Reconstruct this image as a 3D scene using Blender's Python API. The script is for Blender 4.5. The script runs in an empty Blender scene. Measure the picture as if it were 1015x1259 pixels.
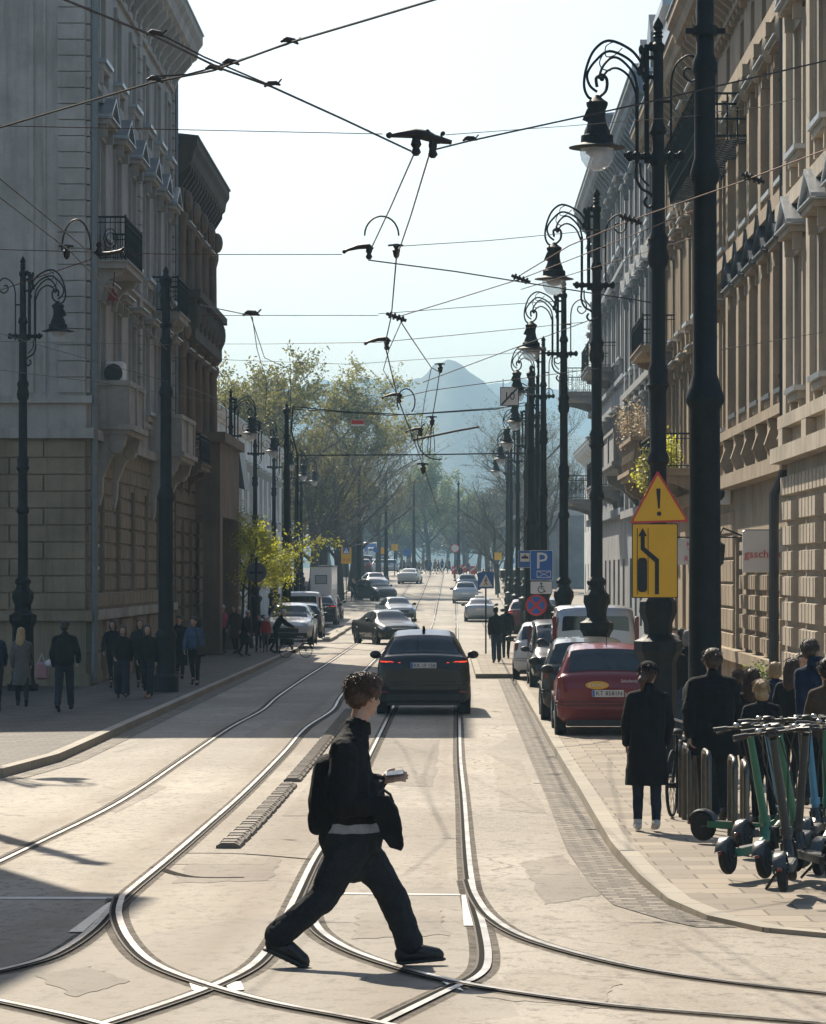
import bpy, math, random
from mathutils import Vector, Matrix, noise
R = math.radians
rnd = random.Random(11)
S = bpy.context.scene
COL = S.collection

# ---------------------------------------------------------------- measured geometry of the street
F, CX, CY, CZ = 3950.0, 560.0, 705.0, 3.0
GP = [(-60, 2.6), (0, 1.75), (10, 1.15), (15, .86), (19.3, .64), (26, .43), (34.6, .24), (45, .14), (66, .1), (100, .04), (136, 0), (170, .0),
      (197, .08), (232, .85), (255, 1.15), (300, 2.05), (345, 2.85), (370, 3.1), (420, 3.3), (700, 4), (1200, 5), (4200, 8)]
def gz(d):
    if d <= GP[0][0]: return GP[0][1]
    for i in range(len(GP) - 1):
        a, b = GP[i], GP[i + 1]
        if d <= b[0]:
            t = (d - a[0]) / (b[0] - a[0])
            m0 = (b[1] - GP[i - 1][1]) / (b[0] - GP[i - 1][0]) if i > 0 else (b[1] - a[1]) / (b[0] - a[0])
            m1 = (GP[i + 2][1] - a[1]) / (GP[i + 2][0] - a[0]) if i + 2 < len(GP) else 0
            h = b[0] - a[0]
            return ((2*t**3 - 3*t*t + 1)*a[1] + (t**3 - 2*t*t + t)*h*m0 + (-2*t**3 + 3*t*t)*b[1] + (t**3 - t*t)*h*m1)
    return GP[-1][1]
def gd(py, off=0.0):
    lo, hi = 8.0, 340.0
    for _ in range(50):
        m = (lo + hi) / 2
        if CY + F * (CZ - gz(m) - off) / m > py: lo = m
        else: hi = m
    return lo
def Xp(px, d): return (px - CX) / F * d
def Zp(py, d): return CZ + (CY - py) / F * d
KERB = .13
def ground(px, py, off=0.0):
    d = gd(py, off); return (Xp(px, d), d)
def kr(d):
    "height of the right pavement above the road: a dropped kerb at the corner"
    return .035 if d < 22 else KERB if d > 34 else .035 + (KERB - .035) * (d - 22) / 12
def walk(px, py):
    off = KERB
    if px > 560:
        for _ in range(6): off = kr(gd(py, off))
    return ground(px, py, off)

# ---------------------------------------------------------------- mesh builder
class MB:
    def __init__(s): s.v = []; s.f = []; s.m = []; s.cur = 0; s.M = None
    def add(s, vs, fs):
        o = len(s.v)
        if s.M is not None: vs = [s.M @ Vector(p) for p in vs]
        s.v += [tuple(p) for p in vs]
        s.f += [[i + o for i in f] for f in fs]
        s.m += [s.cur] * len(fs)
        return s
    def box(s, x0, x1, y0, y1, z0, z1):
        if x0 > x1: x0, x1 = x1, x0
        if y0 > y1: y0, y1 = y1, y0
        if z0 > z1: z0, z1 = z1, z0
        v = [(x0,y0,z0),(x1,y0,z0),(x1,y1,z0),(x0,y1,z0),(x0,y0,z1),(x1,y0,z1),(x1,y1,z1),(x0,y1,z1)]
        return s.add(v, [(3,2,1,0),(4,5,6,7),(0,1,5,4),(1,2,6,5),(2,3,7,6),(3,0,4,7)])
    def bbox(s, x0, x1, y0, y1, z0, z1, b=.01):
        "box with chamfered edges"
        if x0 > x1: x0, x1 = x1, x0
        if y0 > y1: y0, y1 = y1, y0
        vs = []; lv = [(z0, b), (z0 + b, 0), (z1 - b, 0), (z1, b)]
        for z, i in lv:
            for (x, y) in ((x0+b+i,y0+i),(x1-b-i,y0+i),(x1-i,y0+b+i),(x1-i,y1-b-i),(x1-b-i,y1-i),(x0+b+i,y1-i),(x0+i,y1-b-i),(x0+i,y0+b+i)):
                vs.append((x, y, z))
        fs = [tuple(reversed(range(8))), tuple(range(24, 32))]
        for k in range(3):
            for i in range(8):
                j = (i + 1) % 8
                fs.append((k*8+i, k*8+j, k*8+8+j, k*8+8+i))
        return s.add(vs, fs)
    def quad(s, a, b, c, d): return s.add([a, b, c, d], [(0, 1, 2, 3)])
    def tube(s, pts, r, n=8, cap=True, flat=1.0):
        pts = [Vector(p) for p in pts]; N = len(pts)
        rs = r if isinstance(r, (list, tuple)) else [r] * N
        vs = []; u = None
        for i, p in enumerate(pts):
            t = (pts[min(i+1, N-1)] - pts[max(i-1, 0)])
            t = t.normalized() if t.length > 1e-9 else Vector((0, 0, 1))
            if u is None:
                u = t.cross(Vector((0, 0, 1)) if abs(t.z) < .9 else Vector((0, 1, 0))).normalized()
            else:
                u = (u - t * u.dot(t))
                u = u.normalized() if u.length > 1e-6 else t.orthogonal().normalized()
            w = t.cross(u)
            for k in range(n):
                a = 2 * math.pi * k / n
                vs.append(p + (u * math.cos(a) + w * math.sin(a) * flat) * rs[i])
        fs = []
        for i in range(N - 1):
            for k in range(n):
                l = (k + 1) % n
                fs.append((i*n+k, i*n+l, (i+1)*n+l, (i+1)*n+k))
        if cap: fs += [tuple(reversed(range(n))), tuple(range((N-1)*n, N*n))]
        return s.add(vs, fs)
    def cap(s, a, b, ra, rb, n=10):
        "closed capsule with round ends"
        a = Vector(a); b = Vector(b); t = (b - a)
        t = t.normalized() if t.length > 1e-6 else Vector((0, 0, 1))
        pts = []; rs = []
        for k in (-.98, -.8, -.45): pts.append(a + t * ra * k); rs.append(ra * math.sqrt(max(0.02, 1 - k*k)))
        pts += [a, b]; rs += [ra, rb]
        for k in (.45, .8, .98): pts.append(b + t * rb * k); rs.append(rb * math.sqrt(max(0.02, 1 - k*k)))
        return s.tube(pts, rs, n)
    def lathe(s, prof, n=16, c=(0, 0, 0), axis='z'):
        vs = []
        for r, z in prof:
            for k in range(n):
                a = 2 * math.pi * k / n
                p = (r*math.cos(a), r*math.sin(a), z)
                if axis == 'x': p = (p[2], p[0], p[1])
                elif axis == 'y': p = (p[0], p[2], p[1])
                vs.append((p[0]+c[0], p[1]+c[1], p[2]+c[2]))
        fs = []; N = len(prof)
        for i in range(N - 1):
            for k in range(n):
                l = (k + 1) % n
                fs.append((i*n+k, i*n+l, (i+1)*n+l, (i+1)*n+k))
        fs += [tuple(reversed(range(n))), tuple(range((N-1)*n, N*n))]
        return s.add(vs, fs)
    def ell(s, c, r, n=12, m=8, rot=None):
        vs = []; r = (r, r, r) if not isinstance(r, (tuple, list)) else r
        for i in range(1, m):
            ph = math.pi * i / m
            for k in range(n):
                a = 2 * math.pi * k / n
                vs.append(Vector((r[0]*math.sin(ph)*math.cos(a), r[1]*math.sin(ph)*math.sin(a), r[2]*math.cos(ph))))
        vs += [Vector((0, 0, r[2])), Vector((0, 0, -r[2]))]
        if rot is not None: vs = [rot @ v for v in vs]
        vs = [v + Vector(c) for v in vs]
        fs = []
        for i in range(m - 2):
            for k in range(n):
                l = (k + 1) % n
                fs.append((i*n+k, (i+1)*n+k, (i+1)*n+l, i*n+l))
        T = (m-1)*n
        for k in range(n):
            l = (k + 1) % n
            fs.append((T, k, l)); fs.append((T+1, (m-2)*n+l, (m-2)*n+k))
        return s.add(vs, fs)
    def prism(s, poly, fn, t0, t1):
        "polygon (a,b) extruded from t0 to t1; fn(a,b,t)->xyz"
        n = len(poly)
        vs = [fn(a, b, t0) for a, b in poly] + [fn(a, b, t1) for a, b in poly]
        fs = [tuple(range(n)), tuple(reversed(range(n, 2*n)))]
        for i in range(n):
            j = (i + 1) % n
            fs.append((i, i+n, j+n, j))
        return s.add(vs, fs)
    def grid(s, rows):
        n = len(rows[0]); vs = [p for r in rows for p in r]; fs = []
        for i in range(len(rows) - 1):
            for k in range(n - 1):
                fs.append((i*n+k, i*n+k+1, (i+1)*n+k+1, (i+1)*n+k))
        return s.add(vs, fs)
    def text(s, txt, size, fn, ext=.002, align='CENTER'):
        cu = bpy.data.curves.new('lettering', 'FONT'); cu.body = txt; cu.size = size
        cu.align_x = align; cu.align_y = 'CENTER'; cu.extrude = ext; cu.resolution_u = 2
        o = bpy.data.objects.new('lettering', cu); COL.objects.link(o)
        dg = bpy.context.evaluated_depsgraph_get()
        me = bpy.data.meshes.new_from_object(o.evaluated_get(dg))
        vs = [fn(v.co.x, v.co.y, v.co.z) for v in me.vertices]; fs = [tuple(p.vertices) for p in me.polygons]
        bpy.data.objects.remove(o); bpy.data.meshes.remove(me); bpy.data.curves.remove(cu)
        return s.add(vs, fs)
    def mesh(s, name, mats, smooth=True, angle=38):
        me = bpy.data.meshes.new(name); me.from_pydata(s.v, [], s.f)
        for m in (mats if isinstance(mats, (list, tuple)) else [mats]): me.materials.append(m)
        me.polygons.foreach_set('material_index', s.m)
        if smooth:
            me.polygons.foreach_set('use_smooth', [True] * len(s.f))
            try: me.set_sharp_from_angle(angle=R(angle))
            except Exception: pass
        me.update(); return me
    def build(s, name, mats, parent=None, smooth=True, angle=38, fix=False):
        o = bpy.data.objects.new(name, s.mesh(name, mats, smooth, angle)); COL.objects.link(o)
        if parent is not None: o.parent = parent
        return o

def link(name, me, parent=None, loc=None, rz=0):
    o = bpy.data.objects.new(name, me); COL.objects.link(o)
    if parent is not None: o.parent = parent
    if loc is not None: o.location = loc
    o.rotation_euler.z = rz
    return o
def tag(o, label=None, cat=None, group=None, kind=None):
    if label: o['label'] = label
    if cat: o['category'] = cat
    if group: o['group'] = group
    if kind: o['kind'] = kind
    return o
def empty(name, loc, rz=0, label=None, cat=None, group=None):
    o = bpy.data.objects.new(name, None); COL.objects.link(o)
    o.location = loc; o.rotation_euler.z = rz; o.empty_display_size = .2
    return tag(o, label, cat, group)
def copy_tree(o, parent=None, kids=None):
    c = o.copy(); COL.objects.link(c)
    if parent is not None: c.parent = parent
    for ch in (kids or {}).get(o.name, list(o.children)): copy_tree(ch, c)
    return c
def dup(o, loc, rz, label, sc=None):
    c = copy_tree(o); c.location = loc; c.rotation_euler.z = rz; c['label'] = label
    if sc: c.scale = (sc, sc, sc) if not isinstance(sc, tuple) else sc
    return c

# ---------------------------------------------------------------- materials
def _nt(name):
    m = bpy.data.materials.new(name); m.use_nodes = True
    n = m.node_tree.nodes; l = m.node_tree.links
    return m, n, l, n['Principled BSDF']
def lk(l, a, b): l.new(a, b)
def mixrgb(n, l, fac, a, b, mode='MIX'):
    x = n.new('ShaderNodeMix'); x.data_type = 'RGBA'; x.blend_type = mode
    for sock, val in ((x.inputs[0], fac), (x.inputs[6], a), (x.inputs[7], b)):
        if hasattr(val, 'links'): l.new(val, sock)
        elif isinstance(val, (int, float)): sock.default_value = val
        else: sock.default_value = (*val, 1)
    return x.outputs[2]
def nz(n, l, co, scale, detail=5, rough=.6, dist=0):
    t = n.new('ShaderNodeTexNoise'); t.inputs['Scale'].default_value = scale
    t.inputs['Detail'].default_value = detail; t.inputs['Roughness'].default_value = rough
    t.inputs['Distortion'].default_value = dist
    l.new(co, t.inputs['Vector']); return t.outputs[0]
def mapr(n, l, v, a, b, c=0, d=1):
    m = n.new('ShaderNodeMapRange'); l.new(v, m.inputs[0])
    for i, x in enumerate((a, b, c, d)): m.inputs[i+1].default_value = x
    return m.outputs[0]
def bump(n, l, bs, h, strength, dist=.02):
    b = n.new('ShaderNodeBump'); b.inputs['Strength'].default_value = strength; b.inputs['Distance'].default_value = dist
    l.new(h, b.inputs['Height']); l.new(b.outputs[0], bs.inputs['Normal'])
def coords(n, l, scale=(1, 1, 1), which='Object'):
    t = n.new('ShaderNodeTexCoord'); mp = n.new('ShaderNodeMapping'); mp.inputs['Scale'].default_value = scale
    l.new(t.outputs[which], mp.inputs[0]); return mp.outputs[0]
def mat(name, c, rough=.6, metal=0, var=.18, scale=2.5, bmp=0, bscale=30, spec=.5, coat=0, stretch=(1, 1, 1), c2=None):
    m, n, l, b = _nt(name)
    co = coords(n, l, stretch)
    a = nz(n, l, co, scale, 6); k = nz(n, l, co, scale * 7, 3)
    lo = tuple(max(0, x * (1 - var)) for x in c); hi = c2 or tuple(min(1, x * (1 + var)) for x in c)
    col = mixrgb(n, l, mapr(n, l, a, .3, .7), lo, hi)
    col = mixrgb(n, l, mapr(n, l, k, .35, .75, 0, .5 if var else 0), col, lo)
    l.new(col, b.inputs['Base Color'])
    l.new(mapr(n, l, k, .3, .7, max(.02, rough - .1), min(1, rough + .1)), b.inputs['Roughness'])
    b.inputs['Metallic'].default_value = metal
    b.inputs['Specular IOR Level'].default_value = spec
    if coat: b.inputs['Coat Weight'].default_value = coat; b.inputs['Coat Roughness'].default_value = .04
    if bmp: bump(n, l, b, nz(n, l, co, bscale, 4), bmp)
    return m
def wall_mat(name, c, streak=.4, rough=.85, spec=.3):
    "rendered or stone masonry: blotches plus vertical rain streaks"
    m, n, l, b = _nt(name)
    co = coords(n, l); cs = coords(n, l, (2.2, 2.2, .12))
    a = nz(n, l, co, .6, 6, .65); s = nz(n, l, cs, 1.6, 5, .7); f = nz(n, l, co, 18, 4)
    lo = (c[0]*.64, c[1]*.63, c[2]*.61); hi = tuple(min(1, x * 1.15) for x in c); dk = tuple(x * (1 - min(.85, streak * 1.7)) for x in c)
    col = mixrgb(n, l, mapr(n, l, a, .3, .7), lo, hi)
    col = mixrgb(n, l, mapr(n, l, s, .48, .76, 0, .6), col, dk)
    col = mixrgb(n, l, mapr(n, l, f, .4, .8, 0, .35), col, lo)
    l.new(col, b.inputs['Base Color']); b.inputs['Roughness'].default_value = rough
    b.inputs['Specular IOR Level'].default_value = spec
    bump(n, l, b, f, .35, .02)
    return m
def glass_mat(name, c=(.02, .025, .03), rough=.08):
    m, n, l, b = _nt(name)
    co = coords(n, l); a = nz(n, l, co, .8, 2)
    l.new(mixrgb(n, l, mapr(n, l, a, .35, .65), c, tuple(x * 2.2 for x in c)), b.inputs['Base Color'])
    b.inputs['Roughness'].default_value = rough; b.inputs['Specular IOR Level'].default_value = .8
    return m
def leaf_mat(name, c1, c2, trans=.35):
    m, n, l, b = _nt(name)
    g = n.new('ShaderNodeNewGeometry')
    col = mixrgb(n, l, g.outputs['Random Per Island'], c1, c2)
    l.new(col, b.inputs['Base Color']); b.inputs['Roughness'].default_value = .55
    tr = n.new('ShaderNodeBsdfTranslucent'); l.new(mixrgb(n, l, .5, col, tuple(min(1, x*1.6) for x in c2)), tr.inputs[0])
    mx = n.new('ShaderNodeMixShader'); mx.inputs[0].default_value = trans
    l.new(b.outputs[0], mx.inputs[1]); l.new(tr.outputs[0], mx.inputs[2])
    l.new(mx.outputs[0], n['Material Output'].inputs[0])
    return m
def thin_glass(name, tint=(.9, .92, .95), clear=.75, rough=.05):
    m, n, l, b = _nt(name)
    b.inputs['Base Color'].default_value = (*tint, 1); b.inputs['Roughness'].default_value = rough
    tr = n.new('ShaderNodeBsdfTransparent'); tr.inputs[0].default_value = (*tint, 1)
    mx = n.new('ShaderNodeMixShader'); mx.inputs[0].default_value = clear
    l.new(b.outputs[0], mx.inputs[1]); l.new(tr.outputs[0], mx.inputs[2]); l.new(mx.outputs[0], n['Material Output'].inputs[0])
    return m
def glow(name, c, e):
    m, n, l, b = _nt(name); b.inputs['Base Color'].default_value = (*c, 1); b.inputs['Roughness'].default_value = .3
    b.inputs['Emission Color'].default_value = (*c, 1); b.inputs['Emission Strength'].default_value = e
    return m

iron = mat('black_cast_iron', (.012, .014, .015), .6, .0, .25, 6, .3, 60, .25)
ironl = mat('painted_steel_pole', (.013, .017, .019), .6, 0, .25, 5, .1, 60, .22)
copper = mat('copper_wire', (.13, .07, .045), .5, .7, .2, 4)
cable = mat('dark_cable', (.022, .02, .02), .6, 0, .2, 6)
steel = mat('brushed_steel', (.55, .53, .5), .35, 1, .15, 8)
rubber = mat('rubber', (.015, .015, .016), .75, 0, .2, 10, .3, 80)
plastic = mat('black_plastic', (.018, .019, .02), .5, 0, .2, 10)
white = mat('white_sheet_metal', (.7, .7, .68), .5, 0, .08, 3)
tin = mat('galvanised_sheet', (.32, .34, .35), .45, .6, .15, 3)
skin = mat('skin', (.42, .25, .18), .55, 0, .12, 14)
# ================================================================= ground, road, pavements, rails
def asphalt_mat(name, c, patch=.5):
    m, n, l, b = _nt(name)
    co = coords(n, l); cl = coords(n, l, (1.0, .12, 1))
    big = nz(n, l, co, .16, 5, .6, .4); lane = nz(n, l, cl, .9, 4, .6); fine = nz(n, l, co, 42, 4, .7); mid = nz(n, l, co, 1.1, 5, .6)
    lo = tuple(x * .5 for x in c); hi = (c[0]*1.3, c[1]*1.32, c[2]*1.36)
    col = mixrgb(n, l, mapr(n, l, big, .32, .66), lo, hi)
    col = mixrgb(n, l, mapr(n, l, lane, .42, .72, 0, patch), col, tuple(x * .7 for x in c))
    col = mixrgb(n, l, mapr(n, l, mid, .45, .75, 0, .55), col, (c[0]*.55, c[1]*.5, c[2]*.44))
    col = mixrgb(n, l, mapr(n, l, fine, .44, .62, 0, .6), col, tuple(x * 1.7 for x in c))
    # hairline cracks
    v = n.new('ShaderNodeTexVoronoi'); v.feature = 'DISTANCE_TO_EDGE'; v.inputs['Scale'].default_value = .22
    wv = n.new('ShaderNodeVectorMath'); wv.operation = 'ADD'
    tn = n.new('ShaderNodeTexNoise'); tn.inputs['Scale'].default_value = .8; tn.inputs['Detail'].default_value = 6; l.new(co, tn.inputs['Vector'])
    l.new(co, wv.inputs[0]); l.new(tn.outputs['Color'], wv.inputs[1]); l.new(wv.outputs[0], v.inputs['Vector'])
    cr = mapr(n, l, v.outputs['Distance'], .0, .006, .75, 0)
    msk = n.new('ShaderNodeMath'); msk.operation = 'MULTIPLY'; l.new(cr, msk.inputs[0]); l.new(mapr(n, l, big, .42, .6), msk.inputs[1])
    col = mixrgb(n, l, msk.outputs[0], col, (.03, .028, .026))
    # grime carried along the rails and wheel paths, following the street
    sx = n.new('ShaderNodeSeparateXYZ'); l.new(co, sx.inputs[0])
    nzx = nz(n, l, cl, .5, 5, .7); ax = n.new('ShaderNodeMath'); ax.operation = 'MULTIPLY_ADD'; l.new(nzx, ax.inputs[0]); ax.inputs[1].default_value = .5; l.new(sx.outputs['X'], ax.inputs[2])
    cr_ = n.new('ShaderNodeValToRGB'); l.new(mapr(n, l, ax.outputs[0], -6.25, 2.25), cr_.inputs[0]); el = cr_.color_ramp.elements
    st = [(-6.0, .3), (-5.4, .0), (-4.45, .25), (-4.15, .9), (-3.9, .3), (-3.4, .0), (-3.0, .35), (-2.7, .95), (-2.3, .7), (-1.9, .55), (-1.3, .8), (-1.0, .25), (-.5, .0), (-.2, .25), (.1, .7), (.35, .1), (1.0, .0), (1.5, .45)]
    el[0].position = 0; el[0].color = (.3, .3, .3, 1); el[1].position = 1; el[1].color = (.4, .4, .4, 1)
    for x_, v_ in st: e_ = el.new(min(.999, max(.001, (x_ + 6.25) / 8.5))); e_.color = (v_, v_, v_, 1)
    gm_ = n.new('ShaderNodeMath'); gm_.operation = 'MULTIPLY'; l.new(cr_.outputs[0], gm_.inputs[0]); l.new(mapr(n, l, lane, .36, .62, .15, .8), gm_.inputs[1])
    col = mixrgb(n, l, gm_.outputs[0], col, (c[0]*.5, c[1]*.38, c[2]*.27))
    spk = nz(n, l, coords(n, l, (1, .45, 1)), 9, 4, .75); col = mixrgb(n, l, mapr(n, l, spk, .52, .66, 0, .7), col, (c[0]*.35, c[1]*.33, c[2]*.31))
    pt = n.new('ShaderNodeTexVoronoi'); pt.inputs['Scale'].default_value = .33; pm_ = n.new('ShaderNodeMapping'); pm_.inputs['Scale'].default_value = (1, .35, 1); l.new(co, pm_.inputs[0]); l.new(pm_.outputs[0], pt.inputs['Vector'])
    sp_ = n.new('ShaderNodeSeparateColor'); l.new(pt.outputs['Color'], sp_.inputs[0]); col = mixrgb(n, l, mapr(n, l, sp_.outputs[0], .72, .74, 0, .35), col, tuple(x * .6 for x in c))
    l.new(col, b.inputs['Base Color'])
    l.new(mapr(n, l, fine, .3, .7, .6, .8), b.inputs['Roughness'])
    b.inputs['Specular IOR Level'].default_value = .2
    hsum = n.new('ShaderNodeMath'); hsum.operation = 'MULTIPLY_ADD'; l.new(spk, hsum.inputs[0]); hsum.inputs[1].default_value = .12; l.new(fine, hsum.inputs[2])
    bump(n, l, b, hsum.outputs[0], .4, .006)
    return m
def slab_mat(name, c, w, h, mort=.012, var=.25, rot=0):
    m, n, l, b = _nt(name)
    t = n.new('ShaderNodeTexCoord'); mp = n.new('ShaderNodeMapping'); mp.inputs['Rotation'].default_value = (0, 0, rot)
    l.new(t.outputs['Object'], mp.inputs[0]); co = mp.outputs[0]
    br = n.new('ShaderNodeTexBrick'); br.inputs['Scale'].default_value = 1; br.inputs['Brick Width'].default_value = w
    br.inputs['Row Height'].default_value = h; br.inputs['Mortar Size'].default_value = mort; br.inputs['Mortar Smooth'].default_value = .25
    b.inputs['Specular IOR Level'].default_value = .22; br.inputs['Color1'].default_value = (*[x * (1 - var) for x in c], 1); br.inputs['Color2'].default_value = (*[min(1, x * (1 + var)) for x in c], 1)
    br.inputs['Mortar'].default_value = (*[x * .38 for x in c], 1); l.new(co, br.inputs['Vector'])
    big = nz(n, l, co, .35, 6, .65); sp = nz(n, l, co, 5.5, 3, .5); fine = nz(n, l, co, 60, 3)
    col = mixrgb(n, l, mapr(n, l, big, .35, .7, 0, .5), br.outputs['Color'], tuple(x * .7 for x in c))
    col = mixrgb(n, l, mapr(n, l, sp, .66, .72, 0, .55), col, tuple(x * .35 for x in c))
    l.new(col, b.inputs['Base Color']); b.inputs['Roughness'].default_value = .75
    inv = n.new('ShaderNodeMath'); inv.operation = 'SUBTRACT'; inv.inputs[0].default_value = 1; l.new(br.outputs['Fac'], inv.inputs[1])
    ad = n.new('ShaderNodeMath'); ad.operation = 'MULTIPLY_ADD'; l.new(fine, ad.inputs[0]); ad.inputs[1].default_value = .25; l.new(inv.outputs[0], ad.inputs[2])
    bump(n, l, b, ad.outputs[0], .5, .012)
    return m
asph = asphalt_mat('worn_asphalt', (.285, .25, .202))
asph_old = asphalt_mat('patched_asphalt', (.245, .21, .165))
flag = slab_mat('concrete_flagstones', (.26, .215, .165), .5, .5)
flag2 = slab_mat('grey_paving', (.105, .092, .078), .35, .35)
sett = slab_mat('granite_setts', (.19, .16, .125), .24, .18, .035, .55)
kerbm = slab_mat('granite_kerb', (.34, .30, .24), 60, 1.0, .012, .12)
earth = mat('town_ground', (.10, .10, .085), .9, 0, .3, .3)

DS = [-60, -20, 0, 4, 8, 10, 12] + [13 + .5*k for k in range(54)] + [41, 43, 45, 48, 52, 56, 60, 65, 70, 78, 85, 100, 115, 130, 145, 160, 175, 190, 200, 210, 220, 230, 240,
      250, 260, 275, 290, 305, 320, 335, 350, 370, 400, 450, 520, 640, 800, 1000, 1400, 2000, 2800, 4000]
def strip(name, ds, xl, xr, off, m, kind='structure', thick=None, nx=6):
    mb = MB(); rows = []
    for d in ds:
        a, b = xl(d), xr(d)
        oo = off(d) if callable(off) else off
        rows.append([(a + (b - a) * i / nx, d, gz(d) + oo) for i in range(nx + 1)])
    mb.grid(rows)
    if thick:
        for i in range(len(ds) - 1):
            for e in (0, nx):
                p, q = rows[i][e], rows[i+1][e]
                mb.quad(p, q, (q[0], q[1], q[2] - thick), (p[0], p[1], p[2] - thick))
        for r in (rows[0], rows[-1]):
            mb.quad(r[0], r[nx], (*r[nx][:2], r[nx][2] - thick), (*r[0][:2], r[0][2] - thick))
    return tag(mb.build(name, m, None, True, 30), kind=kind)
def cut(a, b): return [a] + [d for d in DS if a < d < b] + [b]
strip('ground', [-300] + DS, lambda d: -700 - max(0, d) * .5, lambda d: 700 + max(0, d) * .5, -.05, earth, nx=20)
strip('road', cut(-40, 420), lambda d: -60 if d < 46 else -12.5, lambda d: 60 if d < 26 else 12, 0, asph, nx=30)
def lerpt(T):
    def f(d):
        if d <= T[0][0]: return T[0][1]
        for (a, x), (b, y) in zip(T, T[1:]):
            if d <= b: return x + (y - x) * (d - a) / (b - a)
        return T[-1][1]
    return f
rk = lerpt([(20.2, 9), (20.7, 4.2), (21.2, 2.7), (22, 2.1), (23, 1.8), (24.5, 1.62), (27, 1.54), (31, 1.5), (40, 1.56), (90, 1.6), (90.01, .56), (113, .5), (118, 3.2), (420, 3.6)])
lk_ = lerpt([(39, -60), (39.5, -14), (40.5, -9), (42, -7.3), (45, -6.35), (49, -6.05), (124, -6.05), (127, -6.6), (131, -9), (420, -9.2)])
rds = [20.2, 20.4, 20.7, 20.95, 21.2, 21.6, 22, 22.5, 23, 24.5, 27, 31, 36, 40, 52, 60, 70, 80, 90, 90.01, 100, 113, 115, 118, 130] + cut(145, 420)
lds = [39, 39.2, 39.5, 40, 40.5, 41, 42, 43.5, 45, 47, 49, 52, 60, 70, 85, 100, 115, 124, 127, 131] + cut(145, 420)
strip('right_pavement', rds, lambda d: rk(d) + .16, lambda d: 30, lambda d: kr(d) - .004, flag, thick=.2)
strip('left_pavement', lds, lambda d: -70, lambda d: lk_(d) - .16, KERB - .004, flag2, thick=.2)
strip('right_kerb', rds, lambda d: rk(d), lambda d: rk(d) + .17, kr, kerbm, thick=.25, nx=2)
strip('left_kerb', lds, lambda d: lk_(d) - .17, lambda d: lk_(d), KERB, kerbm, thick=.25, nx=2)
strip('platform_end_kerb', [90, 90.17], lambda d: .73, lambda d: 1.75, KERB + .003, kerbm, thick=.2, nx=2)
# inner line of slabs along the right kerb, gutter of setts
strip('gutter', [22.4, 23, 24.5, 27, 31, 36, 40, 52, 60, 70, 80, 89.9], lambda d: rk(d) - (.42 if d > 24 else .3), lambda d: rk(d) - .01, .006, sett, nx=4)
strip('left_gutter', [d for d in lds if 40 < d < 124], lambda d: lk_(d) + .01, lambda d: lk_(d) + .35, .006, sett, nx=2)
strip('road_patch', [63, 70, 78], lambda d: -4.05, lambda d: -2.95, .004, asph_old)
strip('road_patch', [29.3, 30.2], lambda d: -2.6, lambda d: -1.75, .004, asph_old, nx=2)
strip('road_patch', [37, 44, 55], lambda d: -2.0, lambda d: -1.5, .004, asph_old)
asph_dk = asphalt_mat('dark_asphalt_repair', (.20, .17, .133)); asph_lt = asphalt_mat('pale_concrete_repair', (.16, .145, .12))
for px_, m_, e_ in (([(447, 908), (540, 910), (534, 968), (430, 962)], asph_dk, .0031), ([(604, 930), (640, 934), (672, 1000), (618, 996)], asph_old, .0033), ([(640, 1060), (690, 1050), (738, 1100), (672, 1112)], asph_dk, .0034), ([(120, 985), (180, 962), (205, 968), (140, 1000)], asph_dk, .0035),
                    ([(232, 1060), (345, 1054), (332, 1082), (212, 1086)], asph_dk, .0036), ([(640, 1190), (760, 1206), (735, 1240), (590, 1226)], asph_old, .0038), ([(40, 1200), (110, 1188), (160, 1206), (90, 1226)], asph_dk, .0039), ([(440, 1122), (540, 1120), (552, 1150), (436, 1154)], asph_old, .0041), ([(300, 905), (340, 880), (352, 880), (318, 908)], asph_old, .0037)):
    A_, B_, C_, D_ = [ground(*a) for a in px_]; mb = MB(); N_ = 12; rows = []
    jl = [(rnd.uniform(-.03, .03), rnd.uniform(-.03, .03)) for _ in range(N_ + 1)]; jd = [(rnd.uniform(-.1, .1), rnd.uniform(-.1, .1)) for _ in range(N_ + 1)]
    for r_ in range(N_ + 1):
        row = []
        for c_ in range(N_ + 1):
            u, v = c_ / N_, r_ / N_
            x = (A_[0]*(1-u) + B_[0]*u)*(1-v) + (D_[0]*(1-u) + C_[0]*u)*v + jl[r_][0]*(1-u) + jl[r_][1]*u
            y = (A_[1]*(1-u) + B_[1]*u)*(1-v) + (D_[1]*(1-u) + C_[1]*u)*v + jd[c_][0]*(1-v) + jd[c_][1]*v
            row.append((x, y, gz(y) + e_ * .8))
        rows.append(row)
    mb.grid(rows); tag(mb.build('road_patch', m_, None, False), kind='structure')
# long raised kerb that divides the driveway from the street, far left
bk = MB()
for a, b in zip([(402, 789), (410, 784), (419, 778), (428, 772)], [(410, 784), (419, 778), (428, 772), (431, 768)]):
    p, q = ground(*a), ground(*b)
    bk.box(min(p[0], q[0]) - .14, max(p[0], q[0]) + .14, p[1], q[1] + .01, gz(p[1]) - .1, gz(p[1]) + .14)
tag(bk.build('traffic_island', kerbm, None), kind='structure')

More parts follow.
